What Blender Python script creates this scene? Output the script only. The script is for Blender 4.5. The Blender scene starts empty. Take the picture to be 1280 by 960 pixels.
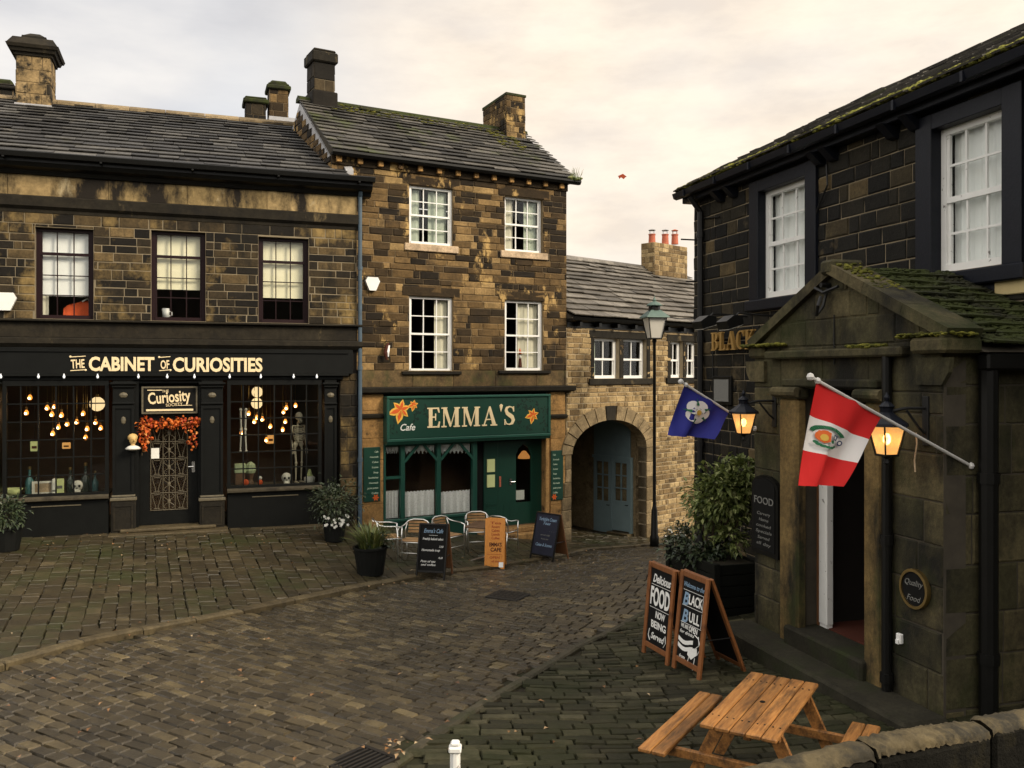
import bpy, math, random
import numpy as np
from mathutils import Vector, Matrix
random.seed(11)
R = random.random
def rr(a, b): return a + (b - a) * random.random()
PI = math.pi
SC = bpy.context.scene
SKY_BACK = 2.0      # extra sky brightness added out of view, overhead and behind, to light the facades
SUN_E, SUN_A, SUN_S, SKY_GAIN, EXPO = 34, 118, 3.4, 10.4, 0.27
COL = SC.collection
F, CX, HY, CZ = 1108.0, 640.0, 465.0, 3.6      # focal length in photo pixels, horizon row, eye height

# ------------------------------------------------------------------ materials
def new_mat(name):
    m = bpy.data.materials.new(name); m.use_nodes = True
    nt = m.node_tree; b = nt.nodes['Principled BSDF']
    return m, nt, b
def nd(nt, typ, **kw):
    n = nt.nodes.new(typ)
    for k, v in kw.items():
        if k in ('op',): n.operation = v
        elif k == 'blend': n.blend_type = v
        elif hasattr(n, k): setattr(n, k, v)
        else: n.inputs[k].default_value = v
    return n
def lk(nt, a, b): nt.links.new(a, b)
def ramp(nt, src, stops, interp='LINEAR'):
    r = nt.nodes.new('ShaderNodeValToRGB'); r.color_ramp.interpolation = interp
    e = r.color_ramp.elements
    while len(e) < len(stops): e.new(0.5)
    for el, (p, c) in zip(e, stops):
        el.position = p
        el.color = (c, c, c, 1) if isinstance(c, (int, float)) else (*c, 1)
    lk(nt, src, r.inputs[0]); return r.outputs[0]
def pos(nt): return nt.nodes.new('ShaderNodeNewGeometry').outputs['Position']
def noise(nt, scale, detail=4, rough=.6, vec=None, sx=None):
    n = nt.nodes.new('ShaderNodeTexNoise'); n.inputs['Scale'].default_value = scale
    n.inputs['Detail'].default_value = detail; n.inputs['Roughness'].default_value = rough
    v = vec if vec is not None else pos(nt)
    if sx is not None:
        mp = nt.nodes.new('ShaderNodeMapping'); mp.inputs['Scale'].default_value = sx
        lk(nt, v, mp.inputs[0]); v = mp.outputs[0]
    lk(nt, v, n.inputs['Vector']); return n.outputs['Fac']
def mix(nt, fac, a, b, blend='MIX'):
    m = nt.nodes.new('ShaderNodeMix'); m.data_type = 'RGBA'; m.blend_type = blend
    for s, v in ((0, fac), (6, a), (7, b)):
        if isinstance(v, (int, float)): m.inputs[s].default_value = v
        elif isinstance(v, tuple): m.inputs[s].default_value = (*v, 1)
        else: lk(nt, v, m.inputs[s])
    return m.outputs[2]
def bump(nt, b, h, strength=.4, dist=.02):
    n = nt.nodes.new('ShaderNodeBump'); n.inputs['Strength'].default_value = strength
    n.inputs['Distance'].default_value = dist
    lk(nt, h, n.inputs['Height']); lk(nt, n.outputs[0], b.inputs['Normal'])

def plain(name, c, rough=.6, metal=0, var=.25, scale=6, spec=.4, bmp=0, bscale=60):
    m, nt, b = new_mat(name)
    n = noise(nt, scale, 5)
    col = mix(nt, n, tuple(x * (1 - var) for x in c), tuple(min(1, x * (1 + var)) for x in c))
    lk(nt, col, b.inputs['Base Color'])
    b.inputs['Roughness'].default_value = rough; b.inputs['Metallic'].default_value = metal
    b.inputs['Specular IOR Level'].default_value = spec
    if bmp: bump(nt, b, noise(nt, bscale, 4), bmp, .01)
    return m

def stone(name, stops, soot=None, light=None, moss=None, rough=.88, bmp=.55, fine=22, interp='LINEAR', spec=.25):
    """stops: colours dealt out stone by stone; soot/light/moss: (colour, lo, hi, scale, stretch) weathering patches"""
    m, nt, b = new_mat(name)
    ri = nt.nodes.new('ShaderNodeNewGeometry').outputs['Random Per Island']
    col = ramp(nt, ri, stops, interp)
    f = noise(nt, fine, 6, .7)
    col = mix(nt, 1.0, col, ramp(nt, f, [(.25, .55), (.5, .95), (.75, 1.35)]), 'MULTIPLY')
    g = noise(nt, 3.1, 5, .65)
    col = mix(nt, 1.0, col, ramp(nt, g, [(.3, .62), (.7, 1.25)]), 'MULTIPLY')
    for w in (light, soot, moss):
        if w:
            c, lo, hi, sc, st = w
            fac = ramp(nt, noise(nt, sc, 7, .68, sx=st), [(lo, 0.0), (hi, 1.0)])
            col = mix(nt, fac, col, c)
    lk(nt, col, b.inputs['Base Color'])
    b.inputs['Roughness'].default_value = rough; b.inputs['Specular IOR Level'].default_value = spec
    h = mix(nt, .5, noise(nt, 55, 5, .7), noise(nt, 13, 5, .7))
    bump(nt, b, h, bmp, .025)
    return m

def glass(name, tint=(1, 1, 1), gloss=1.0):
    m, nt, b = new_mat(name); nt.nodes.remove(b)
    out = [n for n in nt.nodes if n.type == 'OUTPUT_MATERIAL'][0]
    t = nd(nt, 'ShaderNodeBsdfTransparent'); t.inputs[0].default_value = (*tint, 1)
    g = nd(nt, 'ShaderNodeBsdfGlossy'); g.inputs['Roughness'].default_value = .02
    lw = nd(nt, 'ShaderNodeLayerWeight'); lw.inputs['Blend'].default_value = .5
    pw = nd(nt, 'ShaderNodeMath', op='POWER'); lk(nt, lw.outputs['Facing'], pw.inputs[0]); pw.inputs[1].default_value = 4.5
    fr = nd(nt, 'ShaderNodeMath', op='MULTIPLY_ADD'); lk(nt, pw.outputs[0], fr.inputs[0]); fr.inputs[1].default_value = .6; fr.inputs[2].default_value = .022
    mx = nd(nt, 'ShaderNodeMixShader')
    bp = nd(nt, 'ShaderNodeBump'); bp.inputs['Strength'].default_value = .05; bp.inputs['Distance'].default_value = .05
    lk(nt, noise(nt, 2.2, 2), bp.inputs['Height']); lk(nt, bp.outputs[0], g.inputs['Normal'])
    mul = nd(nt, 'ShaderNodeMath', op='MULTIPLY'); mul.inputs[1].default_value = gloss
    lk(nt, fr.outputs[0], mul.inputs[0]); lk(nt, mul.outputs[0], mx.inputs[0])
    lk(nt, t.outputs[0], mx.inputs[1]); lk(nt, g.outputs[0], mx.inputs[2]); lk(nt, mx.outputs[0], out.inputs[0])
    return m

def emit(name, c, s, base=(.8, .6, .3)):
    m, nt, b = new_mat(name)
    b.inputs['Base Color'].default_value = (*base, 1)
    b.inputs['Emission Color'].default_value = (*c, 1); b.inputs['Emission Strength'].default_value = s
    b.inputs['Roughness'].default_value = .3
    return m

def lace(name):
    m, nt, b = new_mat(name)
    out = [n for n in nt.nodes if n.type == 'OUTPUT_MATERIAL'][0]
    b.inputs['Base Color'].default_value = (.88, .87, .84, 1); b.inputs['Roughness'].default_value = .9
    tr = nd(nt, 'ShaderNodeBsdfTransparent'); mx = nd(nt, 'ShaderNodeMixShader')
    v = nt.nodes.new('ShaderNodeTexVoronoi'); v.inputs['Scale'].default_value = 26
    lk(nt, pos(nt), v.inputs['Vector'])
    fac = ramp(nt, v.outputs['Distance'], [(.1, .7), (.35, .95), (.6, 1.0)])
    lk(nt, fac, mx.inputs[0]); lk(nt, tr.outputs[0], mx.inputs[1]); lk(nt, b.outputs[0], mx.inputs[2])
    lk(nt, mx.outputs[0], out.inputs[0]); return m

def wood(name, c1, c2, dark, rough=.6, grain=(2, 2, 2), dlo=.52, dhi=.72, st=(1, 1, 1)):
    m, nt, b = new_mat(name)
    tc = nt.nodes.new('ShaderNodeTexCoord').outputs['Object']
    ri = nt.nodes.new('ShaderNodeNewGeometry').outputs['Random Per Island']
    g = noise(nt, 6, 7, .7, vec=tc, sx=grain)
    col = mix(nt, ramp(nt, g, [(.32, 0.0), (.68, 1.0)]), c1, c2)
    col = mix(nt, 1.0, col, ramp(nt, ri, [(0, .75), (1, 1.2)]), 'MULTIPLY')
    col = mix(nt, ramp(nt, noise(nt, 4.2, 6, .7, vec=tc, sx=st), [(dlo, 0.0), (dhi, .85)]), col, dark)
    lk(nt, col, b.inputs['Base Color']); b.inputs['Roughness'].default_value = rough
    b.inputs['Specular IOR Level'].default_value = .35
    bump(nt, b, g, .35, .008); return m

M = {}
TALL = (1, 1, .35)
M['shop_stone'] = stone('blackened sandstone', [(0, (.0075, .006, .0045)), (.4, (.015, .012, .008)), (.66, (.038, .027, .014)), (.86, (.075, .052, .024)), (1, (.16, .11, .05))],
                        soot=((.009, .008, .006), .5, .66, 1.3, TALL), light=((.27, .185, .07), .53, .7, 1.05, (1, 1, .8)))
M['shop_frieze'] = stone('weathered frieze stone', [(0, (.25, .18, .08)), (.5, (.34, .245, .115)), (1, (.2, .14, .064))],
                         soot=((.014, .011, .008), .44, .56, 1.05, (1, 1, .4)), light=((.42, .34, .2), .6, .68, 1.9, (1, 1, .6)), fine=7)
M['shop_trim'] = stone('sooty moulded stone', [(0, (.011, .0095, .0065)), (1, (.026, .021, .013))], light=((.2, .15, .075), .62, .75, 2.0, (1, 1, .5)),
                       soot=((.008, .007, .006), .5, .7, 1.8, (1, 1, 1)), fine=14)
M['emma_stone'] = stone('brown gritstone', [(0, (.012, .0085, .005)), (.28, (.028, .018, .008)), (.48, (.066, .041, .017)), (.68, (.115, .071, .028)), (.86, (.18, .113, .045)), (1, (.3, .2, .085))],
                        soot=((.018, .013, .009), .56, .72, 1.1, (1, 1, .7)), light=((.38, .25, .095), .58, .64, 1.9, (1, 1, .6)))
M['emma_band'] = stone('mossy band stone', [(0, (.1, .066, .03)), (1, (.2, .135, .06))], soot=((.02, .016, .01), .5, .68, 1.7, (1, 1, .8)),
                       moss=((.055, .055, .018), .5, .72, 2.3, (1, 1, .6)))
M['emma_pier'] = stone('orange ashlar', [(0, (.3, .17, .06)), (.5, (.38, .22, .08)), (1, (.24, .14, .055))], soot=((.03, .02, .012), .56, .68, 2.1, (1, 1, 1)))
M['emma_sill'] = stone('pale sill stone', [(0, (.46, .34, .22)), (1, (.52, .4, .27))], soot=((.14, .1, .06), .62, .8, 3, (1, 1, 1)))
M['arch_stone'] = stone('buff coursed stone', [(0, (.12, .08, .037)), (.3, (.2, .135, .063)), (.65, (.3, .21, .1)), (1, (.42, .31, .16))],
                        soot=((.04, .028, .015), .58, .76, 1.4, (1, 1, 1)))
M['arch_ring'] = stone('arch voussoir stone', [(0, (.13, .095, .05)), (.6, (.24, .18, .1)), (.9, (.3, .225, .13)), (1, (.06, .045, .025))], soot=((.045, .032, .018), .55, .75, 2.5, (1, 1, 1)))
M['pub_stone'] = stone('black tooled stone', [(0, (.006, .0056, .0048)), (.5, (.0115, .0105, .008)), (.78, (.023, .019, .011)), (.94, (.05, .038, .019)), (1, (.1, .072, .034))],
                       light=((.17, .125, .062), .6, .76, .75, (1, 1, 1)))
M['porch_stone'] = stone('green stained ashlar', [(0, (.046, .042, .02)), (.5, (.07, .061, .03)), (1, (.11, .09, .045))],
                         soot=((.01, .0095, .007), .44, .62, 1.1, (1, 1, .6)), moss=((.02, .025, .006), .52, .7, 1.3, (1, 1, .7)))
M['porch_post'] = stone('ochre pilaster stone', [(0, (.15, .1, .038)), (1, (.18, .125, .05))], soot=((.016, .014, .008), .52, .66, 1.5, (1, 1, .35)),
                        moss=((.035, .042, .013), .56, .72, 1.5, (1, 1, .5)))
M['step_stone'] = stone('dark worn step stone', [(0, (.02, .018, .0115)), (1, (.03, .027, .017))], moss=((.018, .024, .006), .5, .7, 1.4, (1, 1, 1)))
M['cream_stone'] = plain('cream painted stone', (.5, .4, .2), .8, var=.2)
M['mortar_dark'] = plain('dark mortar', (.05, .042, .03), .95, var=.5)
M['mortar_pale'] = plain('pale lime mortar', (.33, .27, .18), .95, var=.35)
M['mortar_tan'] = plain('tan mortar', (.17, .125, .07), .95, var=.6, scale=2.5)
M['mortar_pub'] = plain('worn pub mortar', (.19, .155, .1), .95, var=.6, scale=2)
SL = [(0, (.016, .015, .0145)), (.4, (.033, .031, .029)), (.75, (.056, .053, .048)), (1, (.1, .094, .084))]
M['slate'] = stone('grey stone slates', SL, light=((.14, .125, .1), .6, .75, 2.4, (1, 1, 1)), moss=((.05, .045, .022), .6, .8, 1.3, (1, 1, 1)), rough=.62, spec=.5)
M['slate_emma'] = stone('weathered stone slates', [(0, (.02, .018, .015)), (.5, (.05, .045, .036)), (1, (.105, .095, .08))], light=((.16, .145, .115), .6, .76, 3, (1, 1, 1)),
                        moss=((.05, .06, .012), .57, .66, .75, (1, 1, 1)), rough=.65, spec=.45)
M['slate_arch'] = stone('pale stone slates', [(0, (.06, .052, .04)), (.5, (.12, .105, .085)), (1, (.2, .18, .15))], soot=((.045, .036, .022), .56, .72, 1.6, (1, 1, 1)), rough=.6, spec=.5)
M['moss_slate'] = stone('mossy slates', [(0, (.012, .013, .007)), (1, (.03, .03, .014))], moss=((.03, .038, .008), .42, .56, 1.4, (1, 1, 1)), light=((.12, .12, .1), .7, .76, 6, (1, 1, 1)))
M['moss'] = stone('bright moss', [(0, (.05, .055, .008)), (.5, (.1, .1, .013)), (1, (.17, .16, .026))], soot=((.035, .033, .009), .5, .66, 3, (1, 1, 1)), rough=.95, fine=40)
M['moss_lifted'] = stone('light-lifted eaves moss', [(0, (.1, .105, .016)), (.5, (.22, .215, .034)), (1, (.36, .34, .08))], soot=((.05, .05, .012), .5, .66, 3, (1, 1, 1)), rough=.95, fine=40)  # moss colour lightened to offset the weak light on the pub roof
M['shop_sill'] = stone('worn shop ledge', [(0, (.05, .042, .027)), (1, (.075, .062, .04))], soot=((.012, .01, .008), .5, .7, 2.5, (1, 1, 1)))
M['chim_pale'] = stone('patchy pale chimney stone', [(0, (.24, .165, .075)), (1, (.31, .22, .11))], soot=((.022, .018, .012), .48, .58, 2.6, (1, 1, 1)))
M['chim_dark'] = stone('black chimney stone', [(0, (.008, .007, .0055)), (.8, (.022, .017, .011)), (1, (.07, .05, .025))], soot=((.01, .009, .007), .5, .7, 1.5, (1, 1, 1)))
M['lead'] = plain('lead flashing', (.34, .34, .35), .55, var=.3, scale=9)
M['black'] = plain('black gloss paint', (.006, .006, .0055), .4, var=.4, scale=8, spec=.22)
M['blackmat'] = plain('black board', (.006, .006, .0058), .8, var=.4, spec=.15)
M['shopblack'] = plain('dark shopfront paint', (.0045, .005, .0046), .5, var=.5, scale=5, bmp=.1, spec=.16)
M['shopgold'] = plain('worn gilded moulding', (.1, .085, .055), .5, var=.6, scale=18)
M['navy'] = plain('blue black paint', (.0055, .0068, .0115), .45, var=.35, scale=10, bmp=.25, bscale=30, spec=.22)
M['green'] = plain('bottle green paint', (.0045, .04, .026), .42, var=.22, scale=4, spec=.5)
M['green_edge'] = plain('lighter green paint', (.012, .064, .045), .42, var=.2, scale=5)
M['white'] = plain('white gloss paint', (.74, .74, .72), .4, var=.08, scale=12)
def chipped():
    m, nt, b = new_mat('chipped white paint'); n = ramp(nt, noise(nt, 9, 8, .7), [(.62, 0.0), (.65, 1.0)])
    lk(nt, mix(nt, n, mix(nt, noise(nt, 5, 4), (.66, .66, .64), (.8, .8, .78)), (.22, .21, .19)), b.inputs['Base Color']); b.inputs['Roughness'].default_value = .45; return m
M['chipped'] = chipped()
M['maroon'] = plain('maroon window paint', (.013, .0035, .0045), .5, var=.3, spec=.2)
M['glass'] = glass('window glass', (.95, .96, .955), .8)
M['glass_dim'] = glass('old shop glass', (.85, .86, .84), .9)
M['blind'] = plain('cream roller blind', (.86, .8, .58), .85, var=.03)
M['blindwhite'] = plain('white roller blind', (.85, .85, .83), .85, var=.03)
M['curtain'] = plain('cream curtain', (.62, .58, .46), .9, var=.1)
M['net'] = plain('white net curtain', (.88, .89, .88), .9, var=.06)
M['grey_curtain'] = plain('pale green curtain', (.4, .44, .36), .9, var=.15)
M['lace'] = lace('lace')
M['cream_letter'] = plain('cream lettering', (.78, .63, .38), .5, var=.06)
M['gold_letter'] = plain('gilt lettering', (.38, .23, .07), .4, metal=.3, var=.3)
M['chalk'] = plain('white chalk', (.7, .7, .68), .95, var=.2, scale=60)
M['bluechalk'] = plain('blue chalk', (.2, .3, .42), .95, var=.2, scale=60)
M['greychalk'] = plain('faded grey paint', (.16, .16, .15), .9, var=.3, scale=60)
M['menuletter'] = plain('pale menu lettering', (.45, .55, .42), .8, var=.2)
M['navyboard'] = plain('navy chalkboard', (.011, .013, .028), .8, var=.3)
M['burnt'] = plain('burnt lettering', (.06, .012, .004), .8, var=.3)
M['red_letter'] = plain('red brown lettering', (.3, .045, .012), .8, var=.3)
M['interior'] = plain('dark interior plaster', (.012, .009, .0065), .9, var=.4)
M['interior_warm'] = plain('brown interior panelling', (.13, .075, .04), .8, var=.5, scale=3)
M['bulb'] = emit('glowing filament bulb', (1, .3, .045), 2.0, (.9, .4, .1))
M['filament'] = emit('white hot filament', (1, .66, .28), 26, (.9, .4, .1))
M['globe'] = emit('lit opal globe', (1, .72, .38), 1.2, (.8, .7, .5))
def amberglass():
    m, nt, b = new_mat('lit amber lantern glass'); out = [n for n in nt.nodes if n.type == 'OUTPUT_MATERIAL'][0]
    b.inputs['Base Color'].default_value = (.5, .36, .18, 1); b.inputs['Roughness'].default_value = .2
    b.inputs['Emission Color'].default_value = (1, .5, .14, 1); b.inputs['Emission Strength'].default_value = .55
    tr = nd(nt, 'ShaderNodeBsdfTransparent'); tr.inputs[0].default_value = (1, .74, .4, 1); mx = nd(nt, 'ShaderNodeMixShader')
    lk(nt, ramp(nt, noise(nt, 14, 4), [(.35, .75), (.65, .95)]), mx.inputs[0]); lk(nt, tr.outputs[0], mx.inputs[1]); lk(nt, b.outputs[0], mx.inputs[2]); lk(nt, mx.outputs[0], out.inputs[0]); return m
M['amber'] = amberglass(); M['lampbulb'] = emit('bright lantern lamp', (1, .68, .32), 30, (.8, .7, .5))
M['amber_dim'] = emit('dim amber shade', (1, .4, .1), .45, (.6, .3, .1))
M['ledwhite'] = emit('small white lamp', (.9, .95, 1), .35, (.8, .8, .8))
M['opal'] = plain('opal lamp glass', (.62, .6, .54), .3, var=.06)
M['verdigris'] = plain('verdigris copper', (.1, .15, .13), .6, metal=.2, var=.3, scale=14)
M['alu'] = plain('brushed aluminium', (.72, .72, .7), .28, metal=1.0, var=.08)
M['polewhite'] = plain('pale metal pole', (.55, .54, .52), .35, var=.15)
M['chrome'] = plain('bright metal', (.6, .6, .6), .25, metal=1.0, var=.1)
M['iron'] = plain('wrought iron', (.012, .012, .012), .5, metal=.3, var=.3)
M['castiron'] = plain('rusty cast iron', (.018, .015, .012), .6, metal=.4, var=.6, scale=30, bmp=.3)
M['bluepipe'] = plain('faded blue downpipe', (.055, .085, .115), .5, var=.35, scale=8)
M['terracotta'] = plain('terracotta', (.4, .11, .06), .8, var=.3)
M['slatwood'] = wood('chair slat wood', (.28, .16, .07), (.38, .23, .1), (.14, .08, .04), .5, (1, 8, 1))
M['darkwood'] = wood('dark table wood', (.1, .055, .03), (.16, .09, .05), (.04, .02, .012), .5, (1, 8, 1))
M['orangewood'] = wood('varnished orange wood', (.52, .19, .03), (.66, .28, .055), (.3, .1, .018), .45, (12, 12, 1.2), .6, .8)
M['framewood'] = wood('stained frame wood', (.17, .06, .018), (.27, .105, .034), (.06, .022, .009), .5, (10, 10, 1.2), .5, .7)
M['tablewood'] = wood('worn picnic timber', (.21, .082, .02), (.42, .2, .058), (.028, .017, .01), .55, (.7, 8, 8), .46, .66, (.45, 2.6, 2.6))
M['backwood'] = wood('brown board back', (.14, .06, .025), (.2, .09, .035), (.06, .025, .012), .6, (10, 10, 1.2))
M['red'] = plain('red flag cloth', (.56, .012, .012), .8, var=.08)
M['flagwhite'] = plain('white flag cloth', (.7, .68, .67), .8, var=.04)
M['blue'] = plain('blue flag cloth', (.016, .02, .2), .8, var=.12)
M['flaggreen'] = plain('green emblem print', (.012, .12, .05), .8)
M['flagorange'] = plain('orange emblem print', (.62, .12, .02), .8)
M['flagyellow'] = plain('gold emblem print', (.6, .38, .06), .8)
M['flagdark'] = plain('dark emblem print', (.03, .05, .12), .8)
M['lily_red'] = plain('lily red paint', (.62, .1, .012), .6)
M['lily_yellow'] = plain('lily yellow paint', (.75, .42, .06), .6)
M['leafpaint'] = plain('dark green foliage paint', (.004, .02, .013), .5)  # dark green leaf paint of the fascia sign artwork
M['stickyellow'] = plain('yellow notice paper', (.62, .68, .32), .9, var=.05)
M['paper'] = plain('white paper', (.75, .75, .7), .9, var=.03)
M['teal'] = plain('blue grey door paint', (.2, .28, .3), .5, var=.15, scale=5)
M['gilt'] = plain('gilt plaster', (.5, .33, .12), .5, var=.3, scale=30)
M['leafbox'] = plain('pale green tin', (.4, .48, .3), .6)
M['brass'] = plain('brass', (.5, .36, .15), .35, metal=1, var=.2)
M['orange'] = plain('orange cloth', (.62, .09, .02), .8, var=.3, scale=12)
M['bone'] = plain('plastic bone', (.52, .47, .36), .6, var=.15, scale=20)
M['bonewhite'] = plain('white plaster', (.66, .64, .58), .6, var=.1)
M['garl'] = stone('autumn garland', [(0, (.3, .03, .008)), (.3, (.5, .09, .012)), (.6, (.6, .17, .025)), (.85, (.4, .04, .01)), (1, (.75, .4, .12))], rough=.6, bmp=.1)
M['bottle_dark'] = plain('dark bottle glass', (.02, .03, .025), .1, var=.2, spec=.8)
M['bottle_teal'] = plain('teal bottle glass', (.06, .16, .17), .1, var=.2, spec=.8)
def leafmat(name, a, b_, c):
    m, nt, b = new_mat(name)
    ri = nt.nodes.new('ShaderNodeNewGeometry').outputs['Random Per Island']
    lk(nt, ramp(nt, ri, [(0, a), (.6, b_), (1, c)]), b.inputs['Base Color'])
    b.inputs['Roughness'].default_value = .42; b.inputs['Specular IOR Level'].default_value = .45
    return m
M['leaf'] = leafmat('glossy laurel leaf', (.07, .1, .025), (.23, .28, .08), (.46, .49, .22))
M['leaf_dark'] = leafmat('dark shrub leaf', (.012, .022, .01), (.03, .045, .018), (.06, .075, .035))
M['leaf_grass'] = leafmat('grassy blade', (.04, .06, .012), (.1, .13, .03), (.2, .2, .07))
M['bark'] = plain('brown stem bark', (.05, .035, .02), .9)
M['petal'] = plain('white petals', (.75, .75, .7), .7)
M['potblack'] = plain('black plastic pot', (.006, .0065, .006), .6, var=.4, spec=.15)
M['planterwood'] = plain('black painted planter boards', (.006, .0065, .005), .7, var=.5, bmp=.2, spec=.12)
M['deadleaf'] = leafmat('dead leaves', (.09, .035, .012), (.2, .1, .035), (.42, .32, .19))
SETT = [(0, (.03, .023, .012)), (.3, (.046, .035, .018)), (.6, (.062, .047, .024)), (.88, (.08, .061, .031)), (1, (.14, .107, .052))]
M['sett'] = stone('stone setts', SETT, soot=((.03, .024, .014), .5, .7, .5, (1, 1, 1)), light=((.14, .108, .058), .66, .78, 1.2, (1, 1, 1)), rough=.4, spec=.5, bmp=.7, fine=30)
M['flag'] = stone('worn paving flags', [(0, (.034, .026, .012)), (.5, (.044, .034, .016)), (.9, (.056, .043, .021)), (1, (.085, .066, .034))], soot=((.02, .015, .008), .48, .72, .8, (1, 1, 1)),
                  moss=((.03, .034, .01), .48, .68, .9, (1, 1, 1)), rough=.45, spec=.45, bmp=.4)
M['mossett'] = stone('mossy forecourt setts', [(0, (.018, .0175, .009)), (.5, (.034, .031, .016)), (.85, (.05, .046, .025)), (1, (.08, .072, .042))],
                     moss=((.016, .02, .005), .46, .7, .8, (1, 1, 1)), rough=.65, spec=.2)
M['kerb'] = stone('kerb stone', [(0, (.07, .053, .027)), (1, (.1, .077, .04))], soot=((.03, .024, .015), .54, .74, 1.8, (1, 1, 1)), moss=((.04, .045, .016), .58, .74, 1.1, (1, 1, 1)), rough=.6)
M['kerbdark'] = stone('dark gutter kerb', [(0, (.04, .036, .022)), (1, (.065, .056, .036))], moss=((.028, .036, .01), .5, .7, 1.1, (1, 1, 1)), rough=.6)
M['joint'] = stone('earthy joints', [(0, (.022, .018, .01)), (1, (.022, .018, .01))], moss=((.022, .026, .007), .46, .64, .6, (1, 1, 1)), rough=.95)
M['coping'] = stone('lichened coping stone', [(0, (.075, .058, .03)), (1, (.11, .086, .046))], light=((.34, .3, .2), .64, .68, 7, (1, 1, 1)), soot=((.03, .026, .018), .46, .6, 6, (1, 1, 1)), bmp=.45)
M['copeface_shade'] = stone('shade-darkened wall stone', [(0, (.009, .0085, .007)), (1, (.014, .013, .01))], light=((.26, .24, .18), .7, .73, 6, (1, 1, 1)), moss=((.04, .034, .018), .6, .76, 2.2, (1, 1, .6)), bmp=1.0, spec=.06)  # face stone darkened in colour to stand for shade under the paler coping

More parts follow.
